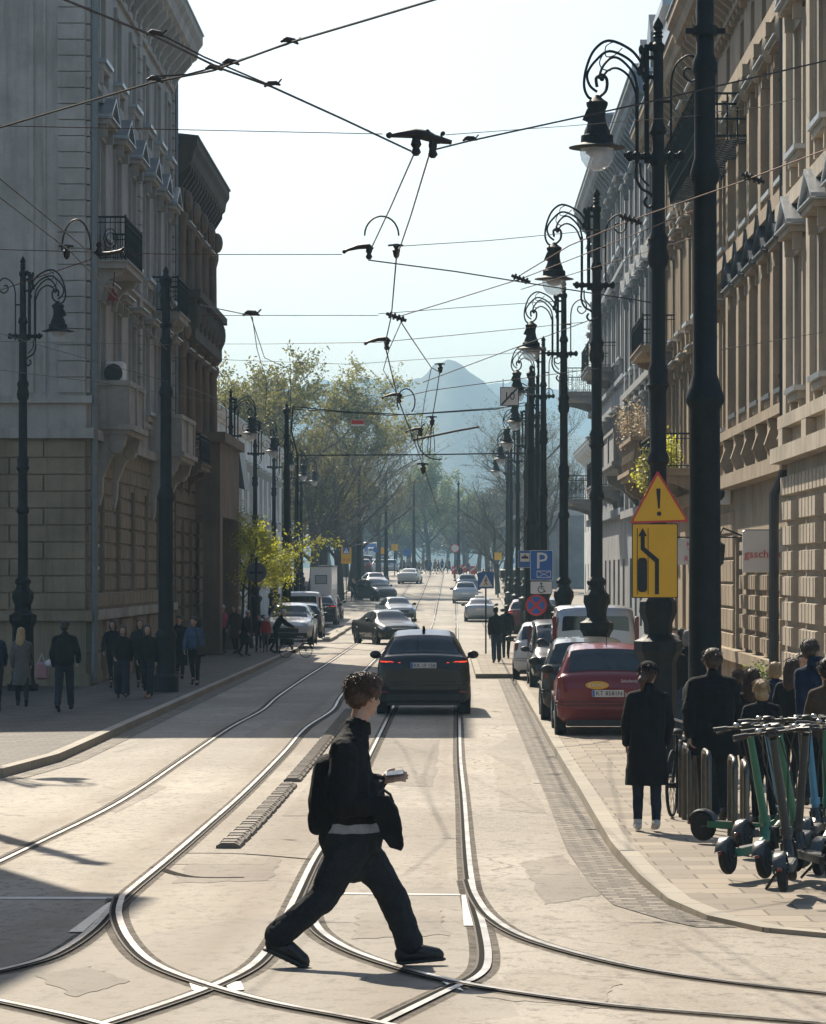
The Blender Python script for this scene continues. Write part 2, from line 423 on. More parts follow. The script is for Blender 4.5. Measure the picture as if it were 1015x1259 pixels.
# ---- tram rails: polished head, dark groove, inner lip
railhead = mat('polished_rail_head', (.27, .255, .24), .42, 1, .5, 2.5)
groove = mat('rail_groove', (.012, .010, .008), .9, 0, .3, 20, spec=.05)
rust = mat('rail_lip', (.07, .055, .042), .7, 0, .3, 20, spec=.2)
sealm = mat('rail_sealing', (.10, .082, .064), .85, 0, .4, 2, spec=.1)
_n, _l = sealm.node_tree.nodes, sealm.node_tree.links
_t = _n.new('ShaderNodeBsdfTransparent'); _m = _n.new('ShaderNodeMixShader'); _co = coords(_n, _l)
_l.new(mapr(_n, _l, nz(_n, _l, _co, 7, 5, .8), .3, .7, .25, .8), _m.inputs[0]); _l.new(_t.outputs[0], _m.inputs[1]); _l.new(_n['Principled BSDF'].outputs[0], _m.inputs[2]); _l.new(_m.outputs[0], _n['Material Output'].inputs[0])
def smooth_path(P, n=8):
    out = []
    for i in range(len(P) - 1):
        p0, p1, p2, p3 = P[max(i-1, 0)], P[i], P[i+1], P[min(i+2, len(P)-1)]
        for k in range(n):
            t = k / n
            out.append(tuple(.5 * (2*p1[j] + (p2[j]-p0[j])*t + (2*p0[j]-5*p1[j]+4*p2[j]-p3[j])*t*t + (3*p1[j]-p0[j]-3*p2[j]+p3[j])*t**3) for j in range(2)))
    out.append(tuple(P[-1][:2])); return out
def ribbon(mb, P, o0, o1, off, lip=0):
    rows = []
    for i, p in enumerate(P):
        a, b = P[max(i-1, 0)], P[min(i+1, len(P)-1)]
        tx, ty = b[0]-a[0], b[1]-a[1]; L = math.hypot(tx, ty) or 1
        nx, ny = ty / L, -tx / L
        rows.append([(p[0] + nx*o, p[1] + ny*o, gz(p[1] + ny*o) + off) for o in (o0, o1)])
    mb.grid(rows)
RAILN = [0]
def rail(P, side=1, w=.046):
    "side +1: groove to the right of travel"
    k = RAILN[0] = RAILN[0] + 1
    e = .0004 * k
    r = MB(); s = side
    r.cur = 3; ribbon(r, P, -s*.075, s*.12, .003 + e)
    r.cur = 0; ribbon(r, P, -s*w/2, s*w/2, .0125 + e)
    r.cur = 1; ribbon(r, P, s*w/2, s*(w/2+.034), .0122 + e)
    r.cur = 2; ribbon(r, P, s*(w/2+.034), s*(w/2+.048), .0125 + e)
    return tag(r.build('tram_rail', [railhead, groove, rust, sealm], None), kind='structure')
def gpx(L): return [ground(x, y) for x, y in L]
def far(x): return [(x, d) for d in (62, 80, 100, 120, 140, 160, 180, 200, 220, 240, 260, 280, 300, 320, 340, 358)]
# straight tracks, then the two curves of the junction, traced from the street's plan
rail(smooth_path([(x, y) for x, y in gpx([(470, 1259), (545, 1222), (590, 1200), (600, 1178), (594, 1140), (584, 1105), (577, 1060), (571, 985)])] + [(.075, 50)] + far(.075)), -1)
rail(smooth_path(gpx([(120, 1262), (200, 1236), (262, 1213), (312, 1186), (340, 1150), (362, 1105), (385, 1058), (409, 1020)]) + [(-1.36, 46)] + far(-1.36)), 1)
rail(smooth_path(gpx([(-60, 1205), (0, 1194), (62, 1176), (110, 1145), (145, 1108), (190, 1070), (250, 1019)]) + [(-2.74, 42), (-2.76, 52), (-2.80, 60), (-2.62, 68), (-2.72, 76), (-2.80, 90)] + far(-2.78)[2:]), 1)
rail(smooth_path(gpx([(-60, 1088), (0, 1060), (60, 1031), (150, 985)]) + [(-4.2, 50), (-4.22, 60), (-4.1, 68), (-4.2, 76), (-4.24, 90)] + far(-4.22)[2:]), -1)
rail(smooth_path(gpx([(150, 1104), (146, 1125), (158, 1155), (190, 1186), (262, 1214), (340, 1235), (440, 1254), (520, 1270)])), 1)
rail(smooth_path(gpx([(578, 1083), (586, 1104), (606, 1130), (650, 1155), (740, 1181), (850, 1202), (1015, 1222), (1120, 1231)])), 1)
rail(smooth_path(gpx([(383, 1118), (392, 1143), (425, 1166), (480, 1187), (560, 1208), (640, 1222), (760, 1238), (900, 1250), (1015, 1260)])), 1)
rail(smooth_path(gpx([(-40, 1224), (50, 1243), (110, 1257), (150, 1268)])), 1)
# flat steel plates of the points
def plate(pts, off, m, name='rail_plate'):
    mb = MB(); q = gpx(pts)
    mb.add([(x, y, gz(y) + off) for x, y in q], [tuple(range(len(q)))])
    return tag(mb.build(name, m, None, False), kind='structure')
platem = mat('worn_steel_plate', (.42, .40, .37), .42, .9, .2, 9)
plate([(567, 1101), (579, 1101), (583, 1139), (570, 1139)], .008, platem)
plate([(131, 1112), (146, 1106), (102, 1147), (84, 1147)], .0095, platem)
plate([(232, 1208), (256, 1214), (250, 1222), (236, 1218)], .0085, platem)
plate([(276, 1208), (296, 1208), (300, 1218), (282, 1220)], .008, platem)
plate([(536, 1203), (556, 1206), (570, 1220), (552, 1214)], .0085, platem)
line = mat('joint_line', (.55, .53, .49), .6, 0, .15, 6)
plate([(-30, 1103), (148, 1103), (148, 1105.6), (-30, 1105.6)], .0045, line, 'road_joint')
plate([(398, 1097.6), (566, 1099.6), (566, 1101), (398, 1099.4)], .0045, line, 'road_joint')
tar = mat('tar_seam', (.03, .026, .022), .9, 0, .3, 8, spec=.03)
def seam(px, w=.02):
    mb = MB(); P = smooth_path(gpx(px), 5); k = RAILN[0] = RAILN[0] + 1
    ribbon(mb, P, -w/2, w/2, .003 + .0002 * k)
    return tag(mb.build('tar_seam', tar, None, False), kind='structure')
seam([(228, 1049), (300, 1050), (385, 1057)], .05)
seam([(190, 1066), (233, 1078), (300, 1079)], .10)
seam([(655, 963), (698, 965)], .05)

# ---- low lane separator of ribbed modules
sepm = mat('separator_stone', (.2, .165, .13), .75, 0, .3, 5, .6, 30)
def separator(d0, d1, label):
    root = empty('lane_separator', (-2.27, d0, gz(d0)), 0, label, 'lane separator', 'lane separator strips between the tracks')
    n = int((d1 - d0) / .95)
    for i in range(n):
        a = d0 + (d1 - d0) * i / n; b = d0 + (d1 - d0) * (i + 1) / n - .24
        x = -2.24
        mb = MB(); z = gz(a)
        mb.prism([(-.125, -.02), (-.115, .03), (-.065, .058), (.065, .058), (.115, .03), (.125, -.02)], lambda p, q, t: (x + p + 2.27, t - d0, q + z - gz(d0)), a, b)
        mb.prism([(-.115, -.02), (-.10, .025), (.10, .025), (.115, -.02)], lambda p, q, t: (x + p + 2.27, t - d0, q + z - gz(d0)), b + .001, b + .24)
        for k in range(2): mb.prism([(-.12, .02), (-.07, .068), (.07, .068), (.12, .02)], lambda p, q, t: (x + p + 2.27, t - d0, q + z - gz(d0)), a + .12 + k*.3, a + .2 + k*.3)
        mb.build('separator_block', sepm, root, True, 20)
    return root
separator(31.6, 43.2, 'low ribbed divider strip between the tracks, piece nearer the walking man')
separator(44.0, 68, 'low ribbed divider strip between the tracks, piece reaching back into the shade')
# ================================================================= buildings
cream = wall_mat('grey_white_render', (.43, .41, .375))
olive = wall_mat('olive_beige_render', (.30, .25, .172))
brown = wall_mat('soot_brown_stone', (.19, .14, .097), .4)
darkst = wall_mat('sooty_dark_stone', (.095, .078, .062), .35)
tan = wall_mat('tan_render', (.36, .262, .168))
sand = wall_mat('sandstone_render', (.375, .292, .2))
sand2 = wall_mat('pale_sandstone', (.47, .40, .31))
ochre = wall_mat('ochre_render', (.38, .29, .19))
slate = wall_mat('slate_blue_render', (.24, .27, .30))
greyr = wall_mat('grey_render', (.30, .30, .30))
whiter = wall_mat('white_render', (.62, .63, .62), .15)
zinc = mat('zinc_flashing', (.36, .38, .40), .38, .7, .15, 3)
zincd = mat('dark_zinc', (.10, .115, .13), .4, .5, .2, 3)
roofm = mat('dark_roof_sheet', (.08, .08, .085), .55, .2, .25, 1)
frame_m = mat('white_window_frame', (.5, .49, .46), .5, 0, .1, 5)
frame_d = mat('brown_window_frame', (.10, .07, .05), .5, 0, .2, 5)
pane = glass_mat('window_glass')
pipe_m = mat('painted_drainpipe', (.17, .19, .19), .5, .2, .15, 4)
pipe_dk = mat('dark_drainpipe', (.035, .033, .032), .5, .1, .2, 4)
WINCACHE = {}
def win_mesh(w, h, fm):
    k = (round(w, 2), round(h, 2), fm.name)
    if k in WINCACHE: return WINCACHE[k]
    mb = MB(); mb.cur = 0
    mb.box(-.30, -.245, -w/2, w/2, 0, h)
    mb.cur = 1
    t = .07
    for a, b, c, d in ((-w/2, -w/2+t, 0, h), (w/2-t, w/2, 0, h), (-w/2+t, w/2-t, 0, t), (-w/2+t, w/2-t, h-t, h), (-.04, .04, t, h-t)):
        mb.box(-.245, -.16, a, b, c, d)
    mb.box(-.245, -.17, -w/2+t, -.04, h*.66, h*.66+.07); mb.box(-.245, -.17, .04, w/2-t, h*.66, h*.66+.07)
    me = mb.mesh('window', [pane, fm], False); WINCACHE[k] = me; return me
def sur_mesh(w, h, style, key):
    mb = MB(); t = .2
    mb.box(.003, .08, -w/2-t, -w/2, 0, h); mb.box(.003, .08, w/2, w/2+t, 0, h); mb.box(.003, .09, -w/2-t, w/2+t, h, h+.22)
    mb.cur = 1; mb.box(.003, .26, -w/2-.3, w/2+.3, -.1, 0); mb.cur = 0
    mb.box(.003, .18, -w/2-.24, w/2+.24, -.26, -.1)
    for s in (-1, 1):
        y = s * (w/2 + .12)
        mb.box(.003, .15, y-.09, y+.09, -.62, -.262)
    if style in ('flat', 'tri'):
        for s in (-1, 1):
            y = s * (w/2 + .12); mb.box(.083, .26, y-.08, y+.08, h+.0, h+.32)
        mb.box(.003, .36, -w/2-.34, w/2+.34, h+.322, h+.44)
        mb.cur = 1; mb.box(.003, .44, -w/2-.42, w/2+.42, h+.442, h+.475); mb.cur = 0
    if style == 'tri':
        W = w/2 + .40
        mb.prism([(-W, h+.478), (W, h+.478), (0, h+1.0)], lambda a, b, q: (q, a, b), .003, .30)
        mb.cur = 1
        for s in (-1, 1):
            mb.prism([(s*(W+.06), h+.478), (s*(W+.06), h+.55), (0, h+1.10), (0, h+1.02)][::s], lambda a, b, q: (q, a, b), .004, .42)
        mb.cur = 0
    if style == 'apron':
        mb.box(.003, .14, -w/2-.1, w/2+.1, -1.1, -.62)
    return mb
class Facade:
    def __init__(s, name, label, X0, sg, y0, y1, cat='building', group=None):
        s.X0, s.sg, s.y0, s.y1 = X0, sg, y0, y1
        s.loc = Vector((X0, y0, gz(y0) if y0 < 200 else 0)); s.mi = Matrix.Translation(s.loc).inverted()
        s.root = empty(name, s.loc, 0, label, cat, group); s.ops = []
    def fix(s, o): o.parent = s.root; o.matrix_parent_inverse = s.mi; return o
    def p(s, o, y, z): return (s.X0 + s.sg * o, y, z)
    def fb(s, mb, o0, o1, y0, y1, z0, z1): mb.box(s.X0 + s.sg*o0, s.X0 + s.sg*o1, y0, y1, z0, z1)
    def part(s, name, mb, m, smooth=False, angle=38): return s.fix(mb.build(name, m, None, smooth, angle))
    def wall(s, mb, z0, z1, opens, y0=None, y1=None):
        y0 = s.y0 if y0 is None else y0; y1 = s.y1 if y1 is None else y1
        ops = [o for o in opens if o[3] > z0 and o[2] < z1]
        ys = sorted({y0, y1, *[o[0] for o in ops], *[o[1] for o in ops]}); zs = sorted({z0, z1, *[max(z0, o[2]) for o in ops], *[min(z1, o[3]) for o in ops]})
        for a, b in zip(ys, ys[1:]):
            for c, d in zip(zs, zs[1:]):
                my, mz = (a+b)/2, (c+d)/2
                if any(o[0] < my < o[1] and o[2] < mz < o[3] for o in ops): continue
                mb.quad(s.p(0, a, c), s.p(0, b, c), s.p(0, b, d), s.p(0, a, d))
        for a, b, c, d in ops:
            q = [(a, c), (b, c), (b, d), (a, d)]
            for (i, j) in ((0, 1), (1, 2), (2, 3), (3, 0)):
                mb.quad(s.p(0, *q[i]), s.p(0, *q[j]), s.p(-.32, *q[j]), s.p(-.32, *q[i]))
            mb.quad(*[s.p(-.31, *k) for k in q])
    def rust(s, mb, y0, y1, z0, z1, opens, bh=.45, bl=1.0, pr=.05, gap=.045):
        n = max(1, round((z1 - z0) / bh)); hh = (z1 - z0) / n
        for i in range(n):
            c, d = z0 + i*hh + gap/2, z0 + (i+1)*hh - gap/2
            iv = [(y0, y1)]
            for o in opens:
                if o[3] > c and o[2] < d:
                    new = []
                    for a, b in iv:
                        if o[1] <= a or o[0] >= b: new.append((a, b)); continue
                        if o[0] > a: new.append((a, o[0]))
                        if o[1] < b: new.append((o[1], b))
                    iv = new
            for a, b in iv:
                L = b - a; k = max(1, round(L / bl)); sh = bl/2 if (i % 2 and k > 1) else 0
                cuts = [a] + [a + sh + j*L/k for j in range(1 if not sh else 0, k + 1) if a + .15 < a + sh + j*L/k < b - .15] + [b]
                for u, v in zip(cuts, cuts[1:]):
                    u2, v2 = u + (gap/2 if u > a else .002), v - (gap/2 if v < b else .002)
                    o0 = s.X0 + s.sg*.003; t = .025
                    P = [(.003, u2, c), (.003, v2, c), (.003, v2, d), (.003, u2, d), (pr, u2+t, c+t), (pr, v2-t, c+t), (pr, v2-t, d-t), (pr, u2+t, d-t)]
                    mb.add([s.p(*q) for q in P], [(4,5,6,7), (0,1,5,4), (1,2,6,5), (2,3,7,6), (3,0,4,7)])
    def band(s, mb, z0, z1, o, y0=None, y1=None, ext=0):
        s.fb(mb, .003, o, (s.y0 if y0 is None else y0) - ext, (s.y1 if y1 is None else y1) + ext, z0, z1)
    def cornice(s, z, out, h, m, mtop, y0=None, y1=None, brk=None, ext=.0):
        y0 = s.y0 if y0 is None else y0; y1 = s.y1 if y1 is None else y1
        mb = MB(); pr = [(0.003, z), (.12, z), (.16, z+h*.2), (.3, z+h*.28), (out*.8, z+h*.5), (out*.86, z+h*.7), (out, z+h*.82), (out, z+h), (.003, z+h)]
        mb.prism(pr, lambda a, b, t: s.p(a, t, b), y0-ext, y1+ext)
        if brk:
            n = int((y1 - y0) / brk)
            for i in range(n):
                y = y0 + (i + .5) * (y1 - y0) / n
                mb.prism([(.003, z-.35), (.14, z-.35), (.2, z-.1), (out*.7, z+h*.3), (out*.7, z+h*.48), (.003, z+h*.48)], lambda a, b, t: s.p(a, t, b), y-.13, y+.13)
        s.part('cornice', mb, m)
        mt = MB(); mt.prism([(-.1, z+h+.002), (out+.05, z+h+.002), (out+.05, z+h+.06), (-.1, z+h+.16)], lambda a, b, t: s.p(a, t, b), y0-ext-.04, y1+ext+.04)
        s.part('gutter_edge', mt, mtop)
    def windows(s, ys, w, z0, z1, fm=None, style=None, sm=None, flash=None):
        ops = []
        for y in ys:
            o = link('window', win_mesh(w, z1-z0, fm or frame_m), None, s.p(0, y, z0), 0 if s.sg > 0 else math.pi); s.fix(o)
            if style:
                k = ('s', round(w, 2), round(z1-z0, 2), style, (sm or cream).name)
                if k not in WINCACHE: WINCACHE[k] = sur_mesh(w, z1-z0, style, k).mesh('window_surround', [sm or cream, flash or zinc], False)
                c = link('window_surround', WINCACHE[k], o)
            ops.append((y - w/2, y + w/2, z0, z1))
        return ops
    def block(s, depth, H, m, mr, y0=None, y1=None, roof=2.5, z0=-.6):
        "back walls and roof behind the facade"
        y0 = s.y0 if y0 is None else y0; y1 = s.y1 if y1 is None else y1
        mb = MB(); 
        for y in (y0, y1): mb.quad(s.p(0, y, z0), s.p(-depth, y, z0), s.p(-depth, y, H), s.p(0, y, H))
        mb.quad(s.p(-depth, y0, z0), s.p(-depth, y1, z0), s.p(-depth, y1, H), s.p(-depth, y0, H))
        s.part('side_wall', mb, m)
        rb = MB(); rb.prism([(-.05, H), (-depth, H), (-depth/2, H + roof)], lambda a, b, t: s.p(a, t, b), y0+.01, y1-.01)
        s.part('roof', rb, mr)
    def pipe(s, y, z0, z1, m, r=.07, o=.13):
        mb = MB(); mb.tube([s.p(o, y, z1), s.p(o, y, z0)], r, 8)
        for z in range(int(z0)+2, int(z1), 3): mb.lathe([(r+.02, z-.04), (r+.02, z+.04)], 8, (s.X0 + s.sg*o, y, 0))
        s.part('drainpipe', mb, m, True)
def iron_balcony(f, y0, y1, z, out, h=1.05, slab_m=None, fancy=True, lattice=.14, consoles=True):
    mb = MB()
    f.fb(mb, .003, out, y0, y1, z-.16, z); f.fb(mb, .003, out+.06, y0-.06, y1+.06, z+.001, z+.05)
    if consoles:
        for y in (y0+.35, y1-.35):
            mb.prism([(.003, z-.95), (.12, z-.95), (.2, z-.6), (out*.45, z-.42), (out*.8, z-.3), (out*.85, z-.162), (.003, z-.162)], lambda a, b, t: f.p(a, t, b), y-.16, y+.16)
    b = f.part('balcony', mb, slab_m or cream)
    ib = MB()
    path = [f.p(0, y0+.03, 0), f.p(out-.03, y0+.03, 0), f.p(out-.03, y1-.03, 0), f.p(0, y1-.03, 0)]
    for zz, r in ((z+h, .03), (z+h-.14, .014), (z+.12, .018)):
        ib.tube([(x, y, zz) for x, y, _ in path], r, 6)
    for a, c in zip(path, path[1:]):
        L = math.dist(a, c); n = max(2, int(L / lattice))
        for i in range(n + 1):
            t = i / n; x, y = a[0] + (c[0]-a[0])*t, a[1] + (c[1]-a[1])*t
            ib.tube([(x, y, z+.05), (x, y, z+h + (.06 if i in (0, n) else 0))], .022 if i in (0, n) else .010, 4)
        if fancy:
            m_ = max(1, int(L / .42))
            for i in range(m_):
                t = (i + .5) / m_; cx, cy = a[0] + (c[0]-a[0])*t, a[1] + (c[1]-a[1])*t
                ux, uy = (c[0]-a[0]) / L, (c[1]-a[1]) / L
                for rr in (.17, .10):
                    ib.tube([(cx + ux*rr*math.cos(q*.524), cy + uy*rr*math.cos(q*.524), z + h*.52 + rr*1.5*math.sin(q*.524)) for q in range(13)], .012, 4)
    r = ib.build('balcony_railing', iron, b); return b
def stone_balcony(f, y0, y1, z, out, h=1.1, m=None, solid=True):
    mb = MB()
    f.fb(mb, .003, out, y0, y1, z-.2, z); f.fb(mb, .003, out+.1, y0-.1, y1+.1, z-.08, z+.06); 
    if solid:
        f.fb(mb, out-.16, out-.02, y0+.02, y1-.02, z+.061, z+h); f.fb(mb, .003, out-.162, y0+.02, y0+.16, z+.061, z+h); f.fb(mb, .003, out-.162, y1-.16, y1-.02, z+.061, z+h)
        for y in (y0, y1-.3, (y0+y1)/2-.15): f.fb(mb, out-.018, out+.03, y, y+.3, z+.061, z+h-.002)
    else:
        for i in range(int((y1-y0)/.2)):
            y = y0 + .1 + i*.2; mb.lathe([(.05, z+.06), (.04, z+.15), (.085, z+.4), (.04, z+.7), (.055, z+h-.02)], 8, f.p(out-.1, y, 0))
        for i in range(int(out/.2)):
            mb.lathe([(.05, z+.06), (.04, z+.15), (.085, z+.4), (.04, z+.7), (.055, z+h-.02)], 8, f.p(.1+i*.2, y0+.1, 0))
    f.fb(mb, .003, out+.05, y0-.05, y1+.05, z+h+.001, z+h+.13)
    for y in (y0+.3, y1-.3):
        pts = [(.003, z-2.0), (.1, z-2.0), (.16, z-1.7), (.18, z-1.3), (out*.45, z-.8), (out*.85, z-.5), (out*.92, z-.202), (.003, z-.202)]
        mb.prism(pts, lambda a, b, t: f.p(a, t, b), y-.22, y+.22)
        mb.lathe([(.14, -.25), (.17, -.2), (.17, .2), (.14, .25)], 10, f.p(out*.6, y, z-.55), 'y')
    return f.part('balcony', mb, m or cream)

# ---- corner house on the left: olive rusticated base, pale upper storeys
f = Facade('corner_house', 'tall grey white corner house with olive rusticated base, iron balcony and drainpipe', -9.2, 1, 80, 104.6)
g = gz(80)
wy = [83.2, 87.2, 91.2, 95.2, 98.9, 102.4]
ops = f.windows(wy, 1.25, 2.5, 5.3, frame_d) + f.windows(wy, 1.25, .5, 1.35, frame_d)
ops2 = f.windows(wy, 1.2, 7.75, 10.0, frame_m, 'flat', cream) + f.windows(wy, 1.2, 11.7, 14.2, frame_m, 'tri', cream) + f.windows(wy, 1.15, 16.2, 18.0, frame_m, 'apron', cream)
mb = MB(); f.wall(mb, -.6, 6.6, ops); f.rust(mb, 80.1, 104.5, 2.1, 6.3, ops, .42, .95); f.rust(mb, 80.1, 104.5, .2, 1.8, ops, .8, 1.6, .09)
f.part('ground_floor_wall', mb, olive)
mb = MB(); f.wall(mb, 6.6, 20.0, ops2); f.part('wall', mb, cream)
mb = MB()
f.band(mb, 1.82, 2.06, .16); f.band(mb, 6.36, 6.62, .22); f.band(mb, 7.28, 7.42, .14)
for y in (80.35, 93.2, 104.25):
    for i in range(30):
        z = 7.5 + i*.4
        if z < 19: f.fb(mb, .003, .09, y-.32, y+.32, z, z+.36)
f.band(mb, 18.55, 18.75, .1)
# lower band mouldings between floors
f.band(mb, 15.35, 15.48, .12); f.band(mb, 10.95, 11.05, .1)
f.part('ledges', mb, cream)
f.cornice(19.0, .95, 1.5, cream, zinc, ext=.3, brk=1.4)
# gable wall towards the crossing, courses drawn as real grooves between boards of render
mb = MB(); 
mb.quad((-9.2, 80, -.6), (-34, 80, -.6), (-34, 80, 6.5), (-9.2, 80, 6.5)); gm = mb
mb = MB(); mb.quad((-9.2, 80, 6.5), (-34, 80, 6.5), (-34, 80, 20), (-9.2, 80, 20)); f.part('gable_wall', mb, cream)
mb = MB()
for x0, x1, bl in ((-9.9, -9.22, .7), ):
    for i in range(31):
        z = 7.5 + i*.4
        if z < 19: mb.box(x0, x1, 79.93, 79.997, z, z+.37)
mb.box(-34, -9.05, 79.86, 79.996, 7.24, 7.42); mb.box(-34, -9.0, 79.78, 79.996, 6.36, 6.62); mb.box(-34, -9.05, 79.5, 79.99, 19.1, 20.4)
mb.box(-10.62, -10.5, 79.95, 79.996, 7.5, 19); mb.box(-10.28, -10.2, 79.96, 79.996, 7.5, 19)
for k in range(5):
    x = -12.6 - k*4
    mb.box(x-1.1, x+1.1, 79.94, 79.995, 8.0, 10.6)
f.part('gable_mouldings', mb, cream)
mb = gm
for i in range(10):
    z = 2.12 + i*.42
    off = .9 if i % 2 else 0
    x = -9.22
    while x > -33:
        L = 1.05 if off and x > -9.3 else 1.9
        mb.box(x-L+.04, x, 79.93, 79.997, z, z+.385); x -= L
mb.box(-34, -9.04, 79.86, 79.996, 1.82, 2.06); mb.box(-34, -9.1, 79.9, 79.996, -.6, .5)
f.part('ground_floor_gable', mb, olive)
f.block(24.8, 20, cream, roofm, y0=80.02)
f.pipe(80.1, .3, 19, pipe_m, .09, .2)
f.pipe(104.3, 6, 19.2, pipe_m)
iron_balcony(f, 82.0, 86.3, 10.95, .8, 1.15, cream, True, .11)
iron_balcony(f, 97.6, 101, 10.9, .8, 1.1, cream, True, .11)
stone_balcony(f, 82.0, 86.2, 6.75, .85, 1.05, cream)
stone_balcony(f, 96.5, 101.5, 6.6, .95, 1.05, cream)
mb = MB(); mb.bbox(-9.0, -8.55, 82.6, 83.5, 7.85, 8.45, .03); mb.cur = 1
mb.lathe([(.24, 0), (.24, .012)], 16, (-8.8, 82.587, 8.15), 'y'); 
aco = tag(mb.build('air_conditioner', [white, plastic]), 'pale air conditioner box on the stone balcony of the corner house', 'air conditioner')
mb = MB(); mb.cur = 0; mb.box(-9.14, -9.08, 81.2, 81.9, 3.1, 3.75); mb.cur = 1; mb.box(-9.079, -9.07, 81.28, 81.82, 3.18, 3.67)
tag(mb.build('wall_plaque', [white, cable]), 'white plaque on the rusticated base of the corner house', 'plaque')
# open window sashes standing out of the upper floors
for (y, z) in ((83.9, 14.6), (100, 14.9)):
    mb = MB(); mb.M = Matrix.Translation((-9.15, y, z)) @ Matrix.Rotation(R(28), 4, 'Y')
    mb.box(0, .05, -.3, .3, -1.0, 0)
    f.part('open_sash', mb, [zincd])

# ---- dark stone house beside it
f = Facade('stone_house', 'narrow soot dark stone house with heavy cornice, columns and bay', -9.2, 1, 104.62, 119.6)
wy = [107.2, 110.4, 113.6, 116.8]
ops = f.windows(wy, 1.3, 1.6, 4.6, frame_d)
o2 = f.windows(wy, 1.2, 7.4, 10, frame_d, 'flat', darkst) + f.windows(wy, 1.2, 11.6, 14.2, frame_d, 'flat', brown)
mb = MB(); f.wall(mb, -.6, 6.5, ops); f.rust(mb, 104.7, 119.5, .9, 6.3, ops, .5, .7, .09); f.part('ground_floor_wall', mb, brown)
mb = MB(); f.wall(mb, 6.5, 17, o2); f.part('wall', mb, brown)
mb = MB()
for y in [105.3, 108.8, 112, 115.2, 118.8]:
    for dy in (-.28, .28):
        mb = MB(); mb.lathe([(.24, 6.9), (.24, 7.15), (.18, 7.2), (.155, 10.2), (.24, 10.4), (.24, 10.6)], 10, (-9.0, y+dy, 0))
        mb.lathe([(.22, 11.3), (.22, 11.5), (.16, 11.6), (.14, 14.3), (.22, 14.6), (.22, 14.8)], 10, (-9.0, y+dy, 0)); f.fb(mb, .05, .3, y+dy-.1, y+dy+.1, 10.5, 11.4); f.part('column', mb, brown, True)
    mb = MB(); f.fb(mb, .003, .32, y-.55, y+.55, 14.8, 15.6); f.fb(mb, .003, .32, y-.5, y+.5, 10.62, 11.28)
    mb.ell((-8.82, y, 15.2), (.22, .3, .38), 8, 6); mb.ell((-8.85, y, 10.95), (.2, .3, .3), 8, 6)
    f.fb(mb, .002, .06, y-.45, y+.45, 10.7, 14.85); f.part('capital', mb, brown, True)
mb = MB(); f.band(mb, 6.5, 6.88, .35); f.band(mb, 10.6, 10.75, .2); f.band(mb, 1.1, 1.35, .18)
f.fb(mb, .003, .62, 106, 118, 10.76, 12.1)
for i in range(14): mb.ell((-8.56, 106.3 + i*.88, 11.5 + .2*(i % 2)), (.14, .34, .42), 8, 6)
f.fb(mb, .003, .8, 105.8, 118.2, 12.11, 12.35)
f.part('bay', mb, darkst, True)
f.cornice(15.7, .78, 1.5, darkst, roofm, brk=.95)
mb = MB()
f.fb(mb, .003, .95, 112.5, 122.4, 5.0, 7.6); f.fb(mb, .003, 1.15, 112.2, 122.6, 7.61, 7.95); f.fb(mb, .35, .95, 120.9, 122.4, -.3, 4.99); f.fb(mb, .35, .95, 112.5, 113.8, -.3, 4.99)
for i in range(9): f.fb(mb, .951, 1.02, 120.9, 122.4, .1 + i*.55, .55 + i*.55)
mb.lathe([(.35, -.6), (.35, .6)], 14, (-8.75, 121.6, 6.1), 'y')
f.part('portal', mb, brown)
f.block(14, 17, brown, roofm)
iron_balcony(f, 106, 110, 6.6, .8, 1.0, brown, True)
mb = MB(); mb.prism([(-9.1, 8.1), (-8.3, 7.9), (-8.05, 6.2), (-9.1, 6.55)], lambda a, b, t: (a, t, b), 122.7, 126)
f.part('sheet_metal_hood', mb, zincd)

# ---- low white house behind, then further houses under the trees
f = Facade('white_house', 'long low white house with sloping roof behind the yellow green tree', -11.6, 1, 126, 214)
wy = [131 + i*4.6 for i in range(18)]
ops = f.windows(wy, 1.3, 2, 4.2, frame_m) + f.windows(wy, 1.3, 6.3, 8.6, frame_m, 'flat', whiter)
mb = MB(); f.wall(mb, -.6, 10.4, ops); f.band(mb, 5.2, 5.4, .12); f.part('wall', mb, whiter)
f.cornice(10.4, .5, .5, whiter, zinc); f.block(12, 10.9, whiter, zincd, roof=3)
mb = MB(); mb.box(-13.4, -12.4, 128, 129, 10.9, 13.6); mb.box(-13.5, -12.3, 127.9, 129.1, 13.61, 13.8); mb.ell((-12.9, 128.5, 14.3), (.3, .3, .5)); f.part('chimney', mb, greyr)
mb = MB(); mb.box(-11.6, -9.6, 127.2, 127.5, 0, 2.5)
for i in range(9): mb.box(-11.6 + i*.22, -11.44 + i*.22, 127.12, 127.19, .1, 2.45)
tag(mb.build('board_fence', mat('brown_boards', (.13, .09, .055), .8, 0, .25, 4), None, False), 'brown board fence beside the yellow green tree', 'fence')
for i, (y0, y1, H, m, lab) in enumerate([(236, 268, 10, greyr, 'pale house front among the trees, far left'), (274, 312, 12, tan, 'tan house behind the far left trees')]):
    f = Facade('town_house', lab, -17, 1, y0, y1)
    wy = [y0 + 3 + k*4 for k in range(int((y1-y0-3)/4))]
    z0 = gz(y0) - .5
    ops = f.windows(wy, 1.2, z0+2, z0+4, frame_m) + f.windows(wy, 1.2, z0+5.6, z0+7.6, frame_m)
    mb = MB(); f.wall(mb, z0-2, z0+H, ops); f.part('wall', mb, m); f.cornice(z0+H-.3, .5, .5, m, zinc); f.block(12, z0+H+.2, m, roofm)

